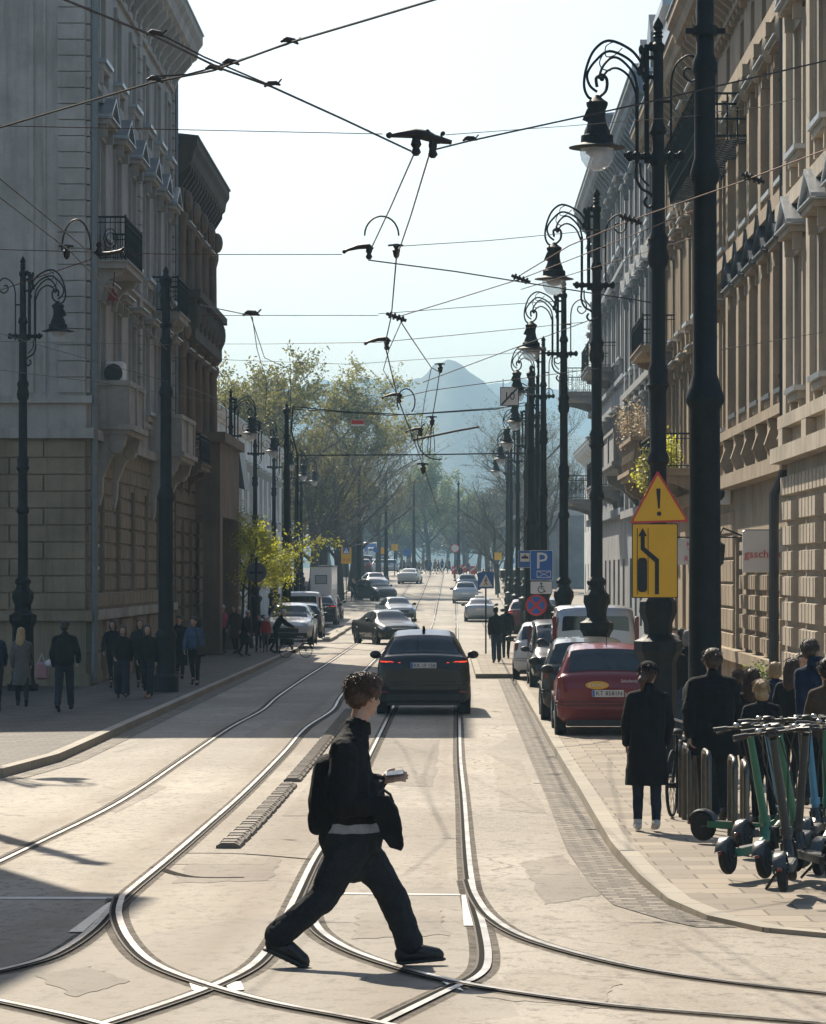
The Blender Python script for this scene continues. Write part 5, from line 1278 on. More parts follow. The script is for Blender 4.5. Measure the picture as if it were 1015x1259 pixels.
def car_meshes(kind):
    if kind in CARCACHE: return CARCACHE[kind]
    K = KIND[kind]; ring, P = car_fn(K); L = K['L']
    ys = sorted({s[0] for s in K['st']} | {L*i/34 for i in range(35)} | {.02, L-.03})
    mb = MB(); rr = [ring(y) for y in ys]; n = len(rr[0])
    vs = [(x, y, z) for y, r in zip(ys, rr) for x, z in r]; fs = []
    for i in range(len(ys)-1):
        for k in range(n):
            l = (k+1) % n; fs.append((i*n+k, i*n+l, (i+1)*n+l, (i+1)*n+k))
    fs += [tuple(range(n)), tuple(reversed(range((len(ys)-1)*n, len(ys)*n)))]
    mb.add(vs, fs)
    out = {'body': mb.mesh('car_body', [tyre], True, 50)}
    zt = lambda y: P(y, 10).z
    def M(name, fn, mats, ang=40):
        b = MB(); fn(b); out[name] = b.mesh(name, mats, True, ang)
    if kind == 'van': M('rear_window', lambda b: b.prism(rpoly([(-.78, 1.02), (.78, 1.02), (.73, 1.76), (-.73, 1.76)], .07), lambda a, c, t: (a, t - (c-1.0)*-.03, c), .012, .05), [carglass])
    else: M('rear_window', lambda b: patch(b, P, K['rear'][0], K['rear'][1], 7.35, 12.65, .008, 8, 10), [carglass])
    M('windscreen', lambda b: patch(b, P, K['front'][0], K['front'][1], 7.2, 12.8, .008, 8, 10), [carglass])
    for q, (y0, y1) in enumerate(K['side']):
        M('side_window%d' % (2*q), lambda b: patch(b, P, y0, y1, 5.2, 6.9, .007), [carglass]); M('side_window%d' % (2*q+1), lambda b: patch(b, P, y0, y1, 13.1, 14.8, .007), [carglass])
    st0 = K['st']; wl = st0[4][4]
    def trim(b):
        # dark sills and bumper foot, wheel arches
        for s in (-1, 1):
            for y in K['wy']: b.lathe([(K['wr']+.055, 0), (K['wr']+.055, s*.03), (K['wr']-.02, s*.032)], 24, (s*(wl-.012), y, K['wr']), 'x')
            b.box(s*(wl-.1), s*(wl+.004), K['wy'][0]+.4, K['wy'][1]-.4, st0[5][1]-.03, st0[5][1]+.09)
        b.box(-wl*.8, wl*.8, .1, .5, st0[3][1]-.06, st0[3][1]+.05)
        if kind == 'suv': patch(b, P, .045, .3, 1.05, 2.6, .012); patch(b, P, .045, .3, 17.4, 18.95, .012); b.bbox(-.8, .8, .03, .3, .26, .56, .03)
        b.bbox(-wl*.78, wl*.78, L-.3, L+.012, st0[-1][1]-.08, st0[-1][1]+.1, .02)
    M('bumper_trim', trim, [plastic])
    for s in (-1, 1):
        def mir(b):
            y = K['front'][1]-.42; x = P(y, 5)[0]; z = P(y, 5)[2]
            b.ell((s*(x+.17), y, z+.10), (.125, .07, .085), 12, 8); b.tube([(s*(x-.02), y+.03, z+.02), (s*(x+.12), y+.01, z+.06)], .025, 6)
        M('mirror%d' % s, mir, [plastic])
    def wh(b):
        r, w = K['wr'], K['ww']
        b.lathe([(r*.62, -w/2), (r*.9, -w/2), (r, -w/2+.03), (r, w/2-.03), (r*.9, w/2), (r*.62, w/2)], 28, axis='x')
    M('wheel', wh, [tyre])
    def rim(b):
        r, w = K['wr'], K['ww']
        b.lathe([(r*.6, -w/2+.01), (r*.64, -w/2+.004), (r*.64, w/2-.004), (r*.6, w/2-.01)], 24, axis='x')
        for s in (-1, 1):
            for k in range(5):
                a = k*2*math.pi/5; b.tube([(s*(w/2-.02), 0, 0), (s*(w/2-.03), r*.6*math.cos(a), r*.6*math.sin(a))], .035, 6)
        b.lathe([(.05, -w/2+.005), (.05, w/2-.005)], 12, axis='x')
    M('rim', rim, [alloy])
    def pl(b):
        z = {'suv': .98, 'van': .86}.get(kind, .72 if kind != 'sedan' else .78)
        y = min(s for s in [-.02])
        y = P_y(P, z) - .018
        b.bbox(-.27, .27, y, y+.014, z-.06, z+.06, .004)
    def P_y(P_, z):
        "rear surface y at height z"
        for i in range(60):
            y = i*.006
            if P_(y, 10).z >= z and P_(y, 0).z <= z: return y
        return 0
    out['platez'] = ({'suv': .98, 'van': .86}.get(kind, .72 if kind != 'sedan' else .78)); out['platey'] = P_y(P, out['platez']) - .02
    M('number_plate', pl, [platew])
    def seam(b):
        def line(z):
            R_ = []
            for i in range(7):
                y = .22 * (1 - i / 6)
                best = min((abs(P(y, k / 20).z - z), k / 20) for k in range(30, 130)); q = P(y, best[1])
                if best[0] < .02: R_.append((q.x, y, z))
            if len(R_) > 2:
                L_ = [(-x, y, z_) for x, y, z_ in R_]; x0 = R_[-1][0]
                b.tube([(x * 1.004, y - .002, z_) for x, y, z_ in R_] + [(x0 * .9, P_y(P, z) - .003, z), (-x0 * .9, P_y(P, z) - .003, z)] + [(x * 1.004, y - .002, z_) for x, y, z_ in reversed(L_)], .007, 5)
        line({'suv': .60, 'van': .55}.get(kind, .52)); 
        if kind in ('suv', 'hatch', 'wagon'): line({'suv': .66}.get(kind, .58))
        if kind == 'van': b.tube([(0, .0, .6), (0, .015, 1.0), (0, .045, 1.8)], .008, 5)
    M('tailgate_seam', seam, [plastic])
    for s, nm in ((1, 'R'), (-1, 'L')):
        def tl(b, s=s):
            if kind == 'suv':
                c = [(0.47, 1.02), (.60, 1.0), (.68, 1.035), (.9, 1.05), (.92, 1.075), (.66, 1.065), (.58, 1.03), (.5, 1.05)]
                pts = [(s*x, z) for x, z in c]; pts = pts if s > 0 else pts[::-1]
                b.prism(pts, lambda a, c_, t: (a, t + abs(a)*.06 - .02, c_), .03, .14)
            elif kind == 'van': b.bbox(s*.875, s*.965, -.005, .14, 1.0, 1.75, .015)
            elif kind == 'hatch': b.bbox(s*.74, s*.845, .03, .18, .78, 1.0, .015)
            else:
                k0, k1 = (3.7, 4.9) if s > 0 else (15.1, 16.3)
                patch(b, P, .05, .4, k0, k1, .008)
                b.bbox(s*.5, s*.78, .025, .1, .78, .9, .015)
        M('tail_light' + nm, tl, [taillens if kind == 'suv' else taillow], 30)
        def hl(b, s=s):
            k0, k1 = (4.1, 5.2) if s > 0 else (14.8, 15.9)
            patch(b, P, L-.55, L-.12, k0, k1, .008)
        M('headlight' + nm, hl, [headlens])
    def gr(b):
        z = .62; b.bbox(-.42, .42, L-.06, L+.014, z-.12, z+.08, .02)
    M('grille', gr, [plastic])
    CARCACHE[kind] = out; return out
def car(kind, color, loc, rz, label, group=None, name=None, scale=None, rim_=True, extra=None):
    K = KIND[kind]; C = car_meshes(kind)
    root = empty(name or {'suv': 'suv_car', 'hatch': 'hatchback_car', 'sedan': 'sedan_car', 'wagon': 'estate_car', 'van': 'van'}[kind], (0, 0, 0), 0, label, 'van' if kind == 'van' else 'car', group)
    me = C['body']; key = ('body', kind, color)
    if key not in CARCACHE:
        m2 = me.copy(); m2.materials.clear(); m2.materials.append(PAINT[color]); CARCACHE[key] = m2
    link('body', CARCACHE[key], root)
    for nm in ('rear_window', 'windscreen', 'bumper_trim', 'grille', 'tailgate_seam', 'number_plate'): link(nm, C[nm], root)
    for k_ in C:
        if isinstance(k_, str) and (k_.startswith('side_window') or k_.startswith('mirror')): link(k_.rstrip('-0123456789'), C[k_], root)
    for s in 'LR': link('tail_light', C['tail_light' + s], root); link('headlight', C['headlight' + s], root)
    w = K['st'][5][4]
    for s in (-1, 1):
        for y in K['wy']:
            q = link('wheel', C['wheel'], root, (s*(w - K['ww']/2 + .02), y, K['wr'])); link('rim', C['rim'], q)
    if extra: extra(root, C)
    root.location = loc; root.rotation_euler.z = rz
    if scale: root.scale = scale
    return root
def platetext(txt):
    def fn(root, C):
        b = MB(); b.text(txt, .105, lambda x, y, z: (x + .02, C['platey'] - .004 - z, C['platez'] + y), .001)
        b.build('plate_lettering', sblk, root, False)
        b = MB(); b.box(-.265, -.225, C['platey']-.003, C['platey']+.002, C['platez']-.055, C['platez']+.055); b.build('plate_band', sblu, root, False)
    return fn
def both(*fs):
    def fn(r, C):
        for f_ in fs: f_(r, C)
    return fn
def suv_extra(root, C):
    b = MB(); b.tube([(0, 1.15, 1.66), (0, .98, 1.73), (0, .86, 1.735)], [.035, .025, .008], 8); b.build('roof_antenna', plastic, root)
    b = MB(); b.bbox(-.92, -.62, .02, .06, .44, .49, .01); b.bbox(.62, .92, .02, .06, .44, .49, .01); b.build('reflector', taillow, root)
    b = MB(); b.grid([[(x, .05 + .0, z) for x in (-.86, 0, .86)] for z in (.7, .705)]); 
    b = MB(); b.prism(rpoly([(.02, 1.3), (.16, 1.3), (.17, 1.42), (.12, 1.47), (.04, 1.45)], .02), lambda a, c, t: (a, t + (c - 1.2)*.9, c), .205, .212)
    b.build('window_sticker', mat('pale_green_sticker', (.35, .42, .33), .6, 0, .2, 20), root)
    
def onroad(px, py, side=None): return ground(px, py)
g3 = lambda x, d, k=0: (x, d, gz(d) + k)
d = gd(877) - .95
car('suv', 'black', g3(Xp(520.5, d), d), R(.3), 'black sports utility car driving away along the tram rails behind the walking man', extra=both(platetext('KK 1F 158'), suv_extra), scale=(.975, 1, 1.035))
# crossing dark saloon and the silver one behind it
def place(kind, color, px, py, rz, label, front=False, **k):
    "px,py: picture point of the ground under the middle of the end facing the camera"
    x, d = ground(px, py, k.pop('off', 0)); L = KIND[kind]['L']
    if front:  # car faces camera: its front end is nearest
        x -= -math.sin(rz) * L; d -= math.cos(rz) * L
    return car(kind, color, (x, d, gz(d) + k.pop('z', 0)), rz, label, **k)
place('sedan', 'darkgreen', 494, 793, R(180 + 17), 'dark saloon car turning out of the far lane, front towards the crossing', True)
place('sedan', 'greyblue', 494, 765, R(180 + 10), 'silver blue saloon half hidden behind the dark turning saloon', True)
place('hatch', 'black', 474, 739, R(180 + 28), 'black hatchback with yellow door badges crossing the far street', True, scale=(1.05, 1.1, 1.05))
place('sedan', 'silver', 466, 726, R(180 + 12), 'grey saloon just behind the far black hatchback', True)
place('sedan', 'white', 500, 718, R(-6), 'white taxi driving away near the crest of the street')
def taxi(root, C):
    b = MB(); b.bbox(-.3, .3, 2.1, 2.3, 1.47, 1.6, .03); b.build('taxi_roof_sign', swht, root)
place('sedan', 'silver', 590, 765, R(0), 'silver saloon taxi driving away on the right, roof sign on top', extra=taxi)
place('wagon', 'silver', 572, 742, R(0), 'pale grey estate car ahead of the silver taxi')
place('wagon', 'greyblue', 574, 729, R(0), 'blue grey estate car ahead of the pale estate')
# far queue on the left of the crest
for i, (kd, c, px, py, a, lab) in enumerate((('suv', 'maroon', 446, 713, 0, 'dark red far car with its brake lamps on'), ('wagon', 'white', 466, 708, 0, 'white far car in the queue at the crest'), ('hatch', 'silver', 480, 709, 0, 'small far silver car left of the white taxi'), ('van', 'graphite', 447, 704, 0, 'dark far van high in the queue'), ('wagon', 'silver', 463, 702, 0, 'pale far estate car high in the queue'))):
    d = 352 + i*9; car(kd, PAINT and c, (Xp(px, d), d, gz(d)), R(a), lab, 'cars queueing at the far crest')
for i, (px, kd, c, lab) in enumerate(((452, 'wagon', 'silver', 'pale roof of a car queueing above the crest'), (470, 'suv', 'blue', 'blue roof of a car queueing above the crest'), (459, 'van', 'white', 'white van roof beyond the far queue'), (440, 'sedan', 'white', 'white car roof at the left of the far queue'))):
    d = 420 + i*26; car(kd, c, (Xp(px, d), d, gz(d) + i*.45 + .5), 0, lab, 'cars queueing at the far crest')
# far coach
mb = MB(); mb.bbox(-1.25, 1.25, 0, 11, .4, 3.2, .2)
coach = empty('coach', (Xp(455, 560), 560, gz(560) + 1.6), 0, 'tiny far coach with blue windows above the queue', 'bus')
mb.build('body', PAINT['white'], coach); mb = MB(); mb.bbox(-1.05, 1.05, -.03, .02, 1.6, 2.9, .05); mb.build('rear_window', sblu, coach)
for s in (-1, 1):
    mb = MB(); mb.lathe([(.48, -.15), (.48, .15)], 16, (s*1.05, 2.5, .48), 'x'); mb.lathe([(.48, -.15), (.48, .15)], 16, (s*1.05, 8.5, .48), 'x'); mb.build('wheel', tyre, coach)
# parked on the right pavement
K_ = KERB
def red_extra(root, C):
    b = MB(); b.prism(circ(-.18, .86, .2, .068), lambda a, c, t: (a, t + (c-.9)*.35, c), .022, .04); b.build('advert_oval', yel, root)
    b = MB(); b.text('EKHO', .085, lambda x, y, z: (-.18 + x*1.3, .018 + (y-.04)*.35 - z, .86 + y), .001); b.text('511 602 33', .1, lambda x, y, z: (.12 + x*1.2, -.012 - z, .71 + y*.9 - .06 + .05), .001); b.build('advert_lettering', platew, root, False)
    b = MB()
    for i, t_ in enumerate(('Szkolenia', 'Nauka jazdy', 'Krakow')): b.text(t_, .075, lambda x, y, z, i=i: (.36 + x, .028 - z, .93 - i*.065 + y), .001)
    b.build('advert_text', platew, root, False)
    b = MB(); b.tube([(0, .75, 1.5), (0, .55, 1.72)], .008, 5); b.build('roof_antenna', plastic, root)
    b = MB(); b.tube([(-.1, .28, 1.12), (.1, .255, 1.075), (.3, .25, 1.09)], .012, 5); b.build('wiper', plastic, root)
d = 54.5
car('hatch', 'red', g3(Xp(747, d), d, K_), R(-.5), 'red hatchback with yellow oval advert parked on the right pavement', extra=both(platetext('KT 8581N'), red_extra))
d = 60.2; car('hatch', 'darkgreen', g3(1.62 + .87, d, K_), R(-.8), 'dark green small car squeezed between the red car and the kerb')
d = 71.5; van = car('van', 'silver', g3(Xp(732, d), d, K_), R(0), 'silver grey van with large rear window parked behind the red car', scale=(1.0, 1, 1.04))
d = 78.5; car('van', 'black', g3(Xp(651, d) + .93, d, K_), R(180), 'black high car facing the camera with a big square mirror', scale=(.93, .85, .82)).location.y += 4.2
d = 84.5; car('hatch', 'white', g3(Xp(631, d) + .87, d, K_), R(-1), 'white and dark hatchback with red tail lamp beside the blue parking sign', scale=(1, 1.05, .98))
d = 150; car('suv', 'maroon', g3(Xp(622, d) + .95, d, K_), R(0), 'maroon car far down the right pavement behind the couple')
d = 158; car('wagon', 'graphite', g3(Xp(640, d) + .9, d, K_), R(0), 'dark estate car parked past the maroon car')
d = 172; car('hatch', 'silver', g3(Xp(648, d) + .9, d, K_), R(180), 'silver hatchback parked far under the lamps')
# parked on the left
for kd, c, px, d, rz, lab in (('suv', 'silver', 354, 128, 180, 'silver off roader parked first on the left'), ('hatch', 'graphite', 371, 142, 0, 'dark hatchback parked behind the silver off roader'), ('van', 'white', 370, 158, 0, 'white van in the left parking row'), ('suv', 'black', 392, 178, 0, 'black off roader at the end of the left row'), ('hatch', 'maroon', 402, 196, 0, 'dark red hatchback beyond the black off roader')):
    x = Xp(px, d); o = car(kd, c, (x, d, gz(d) + K_), R(rz), lab, 'cars parked on the left')
    if rz == 180: o.location.y += KIND[kd]['L']
# white cabin
d = 182
mb = MB(); x0, x1 = Xp(381, d), Xp(408, d); mb.bbox(x0, x1, d, d + 8, gz(d)+.3, Zp(696, d), .05); 
cab = empty('site_cabin', ((x0+x1)/2, d, gz(d)), 0, 'white cabin with small framed window behind the left parked cars', 'cabin'); mi = Matrix.Translation(cab.location).inverted()
o = mb.build('body', PAINT['white'], cab); o.matrix_parent_inverse = mi
mb = MB(); mb.bbox(Xp(387, d), Xp(402, d), d-.03, d+.02, Zp(718, d), Zp(707, d), .01); mb.bbox(x0-.02, x1+.02, d-.02, d+8.02, Zp(697, d), Zp(695, d), .01); o = mb.build('frame', sgry, cab); o.matrix_parent_inverse = mi
mb = MB(); mb.bbox(Xp(388, d), Xp(401, d), d-.05, d-.025, Zp(717, d), Zp(708, d), .005); o = mb.build('window', tin, cab); o.matrix_parent_inverse = mi
# kiosk and awning far right
d = 196; kio = empty('kiosk', (Xp(640, d), d, gz(d)), 0, 'dark kiosk with beige awning far down the right pavement', 'kiosk'); mi = Matrix.Translation(kio.location).inverted()
mb = MB(); mb.bbox(Xp(617, d)+.3, Xp(662, d), d, d + 4, gz(d), Zp(711, d), .03); mb.bbox(Xp(615, d), Xp(662, d), d-.6, d+4, Zp(711, d)+.005, Zp(700, d), .05); o = mb.build('body', plastic, kio); o.matrix_parent_inverse = mi
mb = MB(); mb.prism([(Xp(616, d), Zp(724, d)), (Xp(650, d), Zp(714, d)), (Xp(650, d), Zp(711, d)), (Xp(616, d), Zp(721, d))], lambda a, b, t: (a, t, b), d-2.2, d-.65); o = mb.build('awning', mat('beige_canvas', (.45, .4, .32), .8, 0, .1, 4), kio); o.matrix_parent_inverse = mi
# ================================================================= people
def cloth(name, c, var=.25): return mat(name, c, .9, 0, var, 9, .35, 120, .2)
CL = {k: cloth(k + '_cloth', c) for k, c in (('black', (.012, .012, .013)), ('charcoal', (.022, .023, .025)), ('navy', (.014, .022, .045)), ('denim', (.035, .055, .09)), ('darkdenim', (.02, .028, .042)), ('grey', (.12, .12, .115)), ('paleshirt', (.32, .33, .34)), ('beige', (.33, .25, .17)), ('pink', (.40, .07, .12)), ('red', (.35, .03, .03)), ('brown', (.07, .045, .03)), ('white', (.55, .56, .57)), ('blue', (.06, .10, .17)), ('stone', (.22, .2, .17)), ('olive', (.05, .05, .035)))}
HAIR = {k: mat(k + '_hair', c, .5, 0, .3, 25, .5, 90) for k, c in (('black', (.012, .010, .009)), ('brown', (.06, .032, .018)), ('auburn', (.07, .032, .017)), ('blond', (.38, .26, .13)), ('white', (.5, .48, .45)), ('grey', (.2, .19, .18)))}
shoe_m = mat('dark_shoe_leather', (.012, .011, .01), .5, 0, .2, 12); shoe_w = mat('white_shoe', (.5, .49, .47), .6, 0, .1, 12)
sole_m = mat('shoe_sole', (.03, .028, .026), .7, 0, .2, 12)
WRINK = bpy.data.textures.new('fabric_folds', 'CLOUDS'); WRINK.noise_scale = .11; WRINK.noise_depth = 2
CURL = bpy.data.textures.new('hair_lumps', 'CLOUDS'); CURL.noise_scale = .022; CURL.noise_depth = 1
def remesh(o, vox, sm=2, disp=0, tex=None):
    m = o.modifiers.new('blend', 'REMESH'); m.mode = 'VOXEL'; m.voxel_size = vox; m.use_smooth_shade = True
    if sm: s = o.modifiers.new('relax', 'SMOOTH'); s.iterations = sm; s.factor = .5
    if disp: d_ = o.modifiers.new('folds', 'DISPLACE'); d_.texture = tex or WRINK; d_.strength = disp; d_.mid_level = .5; d_.texture_coords = 'LOCAL'
    return o
def hand(mb, w, dr, up, s=1, curl=.5, side=1, grip=None):
    "palm and five bent fingers from wrist w along dr; up = back of the hand"
    dr = dr.normalized(); up = (up - dr * up.dot(dr)).normalized(); ac = dr.cross(up) * side
    P = w + dr * .045 * s
    for k in (-.028, -.01, .01, .028): mb.cap(w + ac * k * .55 * s, w + dr * .085 * s + ac * k * s, .014 * s, .0125 * s, 8)
    for k, L in ((-.03, .062), (-.0105, .075), (.0105, .08), (.03, .072)):
        a = w + dr * .088 * s + ac * k * s; d1 = dr; q = a; r = .0092 * s
        for f_, c_ in ((.42, curl * .9), (.33, curl * 1.1), (.25, curl * .8)):
            d1 = (Matrix.Rotation(-c_ * side * side, 3, dr.cross(up)) @ d1).normalized(); n = q + d1 * L * f_ * s; mb.cap(q, n, r, r * .92, 8); q = n; r *= .93
    t0 = w + dr * .03 * s + ac * .03 * s; t1 = t0 + (dr * .55 + ac * .75 - up * .25).normalized() * .038 * s; t2 = t1 + (dr * .85 + ac * .2 - up * .35).normalized() * .032 * s
    mb.cap(t0, t1, .0125 * s, .011 * s, 8); mb.cap(t1, t2, .0105 * s, .009 * s, 8)
def head_shape(mb, c, M, s=1):
    "skull, jaw, nose, ears and lips; M turns local (+y = face) into the figure's frame"
    def e(p, r): mb.ell(c + M @ (Vector(p) * s), tuple(x * s for x in r), 16, 10, M)
    e((0, -.012, .03), (.076, .097, .092)); e((0, .022, -.03), (.062, .07, .075)); e((0, .052, -.075), (.036, .034, .032)); e((0, .04, .03), (.062, .056, .06))
    e((0, .094, -.022), (.014, .018, .013)); e((0, .086, .0), (.010, .014, .03)); e((0, .084, -.056), (.024, .012, .007)); e((0, .082, -.066), (.02, .011, .007)); e((0, .076, .022), (.05, .02, .008))
    for k in (-1, 1): e((k * .078, -.005, -.008), (.009, .018, .03)); e((k * .036, .062, -.02), (.025, .025, .022))
def eyes(parent, c, M, s=1):
    b = MB()
    for k in (-1, 1): b.ell(c + M @ (Vector((k * .031, .081, .004)) * s), .0105 * s, 10, 8)
    return b.build('eyes', sblk, parent)
FIG = {}
def person(label, loc, rz, h=1.72, top='black', low='darkdenim', hair='brown', hs='short', lh=.35, rh=-.35, lkn=.1, rkn=.35, la=-.3, ra=.3, le=.25, re=.25, lean=.03, yaw=0, coat=0, wide=1, cap=False, shoes=None, ppm=60, group=None, bulk=1, nod=0, bag=None, arms=1, skirt=None):
    s = h / 1.75; V = Vector
    rj = random.Random(sum(map(ord, label))); la += rj.uniform(-.15, .15); ra += rj.uniform(-.15, .15); le += rj.uniform(-.05, .35); re += rj.uniform(-.05, .35); lean += rj.uniform(-.02, .05); yaw += rj.uniform(-.35, .35); nod += rj.uniform(0, .3); sway = rj.uniform(-.035, .035)
    root = empty('person', (0, 0, 0), 0, label, 'person', group)
    vox = max(.011, .75 / ppm)
    pel = V((0, 0, 0)); J = {}
    lo = 9
    for sd, a, k in ((-1, lh, lkn), (1, rh, rkn)):
        hip = V((sd * .088, 0, -.02)); kn = hip + V((0, math.sin(a), -math.cos(a))) * .43; b = a - k
        an = kn + V((0, math.sin(b), -math.cos(b))) * .41
        fp = b * .75 if b < -.1 else min(.3, b * .5)
        he = an + V((0, -.05, -.055)); to = an + V((0, .17 * math.cos(fp), .17 * math.sin(fp) - .055))
        if fp < 0: he = an + V((0, -.05 * math.cos(fp), -.05 + .04))
        J[sd] = (hip, kn, an, he, to); lo = min(lo, he.z - .035, to.z - .03)
    up = V((sway, math.sin(lean), math.cos(lean))).normalized()
    che = pel + up * .33; neck = pel + up * .53; hc = pel + up * .665 + V((0, .02 + nod * .06, -nod * .03)); O = V((0, 0, -lo))
    HM = Matrix.Rotation(yaw, 3, 'Z') @ Matrix.Rotation(-nod * .6 - lean * .3, 3, 'X')
    arm = {}
    for sd, a, e in ((-1, la, le), (1, ra, re)):
        sh = neck - up * .105 + V((sd * .165 * (.7 + .3 * bulk), 0, 0)); el = sh + V((sd * .055 * bulk, math.sin(a + lean) * .28, -math.cos(a) * .28)); b = a + e
        wr = el + V((sd * .0 - sd * .04 * max(0, e), math.sin(b) * .24, -math.cos(b) * .24)); arm[sd] = (sh, el, wr, b)
    def fin(mb, nm, m, vx=None, sm=2, disp=0):
        mb.v = [tuple((V(p) + O) * s) for p in mb.v]
        o = mb.build(nm, m, root)
        return remesh(o, vx or vox, sm, disp)
    b = MB(); head_shape(b, hc, HM); b.cap(neck - up * .05, hc - up * .05, .058, .052)
    b.cap(pel, che, .09, .085); b.cap(che, neck - up * .08, .085, .06); b.cap(neck - up * .12 - V((.12, 0, 0)), neck - up * .12 + V((.12, 0, 0)), .035, .035)
    for sd in (-1, 1):
        sh, el, wr, an_ = arm[sd]; b.cap(sh, el, .04, .034); b.cap(el, wr, .034, .027); d_ = (wr - el).normalized()
        b.cap(neck - up * .11, sh, .035, .034)
        if vox < .016: hand(b, wr, d_, V((sd, .2, 0)), 1, .5, 1)
        else:
            b.cap(wr, wr + d_ * .09, .034, .028)
            for q in range(5): b.cap(wr + d_ * .07 + V((0, (q - 2) * .014, 0)), wr + d_ * .15 + V((0, (q - 2) * .018, 0)), .012, .011, 6)
        hip, kn, an, he, to = J[sd]; b.cap(hip, kn, .062, .04); b.cap(kn, an, .04, .03); b.cap(an, to, .035, .03)
    fin(b, 'body', skin, min(vox, .016))
    if ppm > 30: eyes_o = eyes(root, (hc + O) * s, HM, s)
    # hair
    b = MB()
    def he_(p, r): b.ell(hc + HM @ V(p), r, 14, 9, HM)
    he_((0, -.022, .048), (.088, .102, .088)); he_((0, -.05, 0), (.084, .075, .085))
    if hs == 'long': 
        he_((0, -.07, -.08), (.095, .05, .14)); he_((0, -.085, -.18), (.10, .045, .13)); he_((-.07, -.02, -.09), (.03, .06, .13)); he_((.07, -.02, -.09), (.03, .06, .13))
    elif hs == 'pony':
        b.cap(hc + HM @ V((0, -.1, .03)), hc + HM @ V((-.02, -.15, -.06)), .035, .045); b.cap(hc + HM @ V((-.02, -.15, -.06)), hc + HM @ V((-.02, -.13, -.17)), .04, .015)
    elif hs == 'bun': he_((0, -.12, .06), (.045, .045, .045)); he_((0, -.07, -.06), (.09, .05, .08))
    elif hs == 'bob': he_((0, -.05, -.05), (.1, .07, .1)); he_((-.07, 0, -.04), (.03, .06, .09)); he_((.07, 0, -.04), (.03, .06, .09))
    hro = fin(b, 'hair', HAIR[hair], vox * .9, 1, .02 if ppm > 60 else 0)
    if ppm > 62:
        b = MB(); q_ = random.Random(int(ppm * 7)); LN = {'short': .05, 'hood': .05, 'long': .30, 'bob': .17, 'bun': .06, 'pony': .06}[hs]
        for i in range(230):
            a_, e_ = q_.uniform(0, 2 * math.pi), q_.uniform(-.25, 1)
            n_ = V((math.cos(a_) * math.sqrt(1 - e_*e_), math.sin(a_) * math.sqrt(1 - e_*e_), e_))
            if n_.y > .35 and e_ < .6: continue
            p_ = V((n_.x * .087, n_.y * .10 - .03, n_.z * .088 + .045)); L_ = LN * q_.uniform(.6, 1.15); out = V((n_.x, n_.y, 0)) * .018
            pts_ = [hc + HM @ (p_ + V((n_.x, n_.y, n_.z)) * .004)]
            for k_ in range(1, 5): pts_.append(hc + HM @ (p_ + out * math.sin(k_ * .7) + V((q_.gauss(0, .006), q_.gauss(0, .006), -L_ * k_ / 4 + (.01 if e_ > .5 else 0)))))
            if e_ > .5: pts_ = [pts_[0] + V((0, 0, .002)), pts_[0] + V((n_.x, n_.y, .2)) * .02, pts_[0] + V((n_.x, n_.y, -.4)) * .05]
            b.tube([(x + O) * s for x in pts_], [.0026] * (len(pts_) - 1) + [.0012], 4)
        b.build('strands', HAIR[hair], hro)
    if cap:
        b = MB(); b.ell(hc + HM @ V((0, -.015, .062)), (.104, .122, .09), 14, 9, HM); b.ell(hc + HM @ V((0, .12, .055)), (.07, .07, .012), 12, 6, HM); fin(b, 'cap', CL['black' if cap is True else cap], vox * .7, 1)
    # jacket or coat
    b = MB(); hem = -.06 - coat
    k = bulk
    b.cap(pel + V((-.055, 0, .02)), che + V((-.06, 0, 0)), .125 * k, .125 * k); b.cap(pel + V((.055, 0, .02)), che + V((.06, 0, 0)), .125 * k, .125 * k)
    b.cap(che + V((-.06, 0, 0)), neck - up * .12 + V((-.055, 0, 0)), .12 * k, .085); b.cap(che + V((.06, 0, 0)), neck - up * .12 + V((.055, 0, 0)), .12 * k, .085)
    b.cap(neck - up * .06, neck + up * .0, .075, .068)
    if coat:
        mid = (J[-1][1] + J[1][1]) / 2
        b.tube([(0, 0, .06), (0, 0, -.1), (mid.x, mid.y * .3, hem * .6), (mid.x, mid.y * .5, hem)], [.165 * k, .185 * k, .2 * k, .215 * k], 18, True, .82)
    for sd in (-1, 1):
        sh, el, wr, _ = arm[sd]; b.cap(neck - up * .05, sh, .066, .06 * k); b.cap(sh, el, .063 * k, .056 * k); b.cap(el, wr - (wr - el) * .06, .054 * k, .046 * k)
    if hs == 'hood': b.ell(neck + V((0, -.08, .01)), (.12, .09, .08), 12, 8)
    fin(b, 'jacket' if not coat else 'coat', CL[top], None, 2, .02 if ppm > 45 else 0)
    # trousers
    b = MB()
    for sd in (-1, 1):
        hip, kn, an, he, to = J[sd]; w_ = wide
        b.cap(pel + V((sd * .05, 0, .0)), hip, .12, .1); b.cap(hip, kn, .098, .068 * w_); b.cap(kn, an + V((0, -.005, .03)), .066 * w_, .05 * w_ * w_)
    fin(b, 'trousers', CL[low], None, 2, .018 if ppm > 45 else 0)
    for sd in (-1, 1):
        b = MB(); hip, kn, an, he, to = J[sd]; b.cap(an + V((0, -.01, .0)), an + V((0, 0, -.035)), .048, .047); b.cap(he, to, .041, .038); b.cap((he + to) / 2 + V((0, .01, .02)), to + V((0, -.03, .0)), .041, .035)
        fin(b, 'shoe', shoes or shoe_m, vox * .8, 1)
    root.location = loc; root.rotation_euler.z = rz
    root['pose'] = 'walking' ; del root['pose']
    return root
def at(px, py): x, d = walk(px, py); return (x, d, gz(d) + KERB), F / d
PI = math.pi
def put(label, px, py, rz, **k):
    l, p = at(px, py); return person(label, l, rz, ppm=p, **k)
A_ = PI          # towards the camera
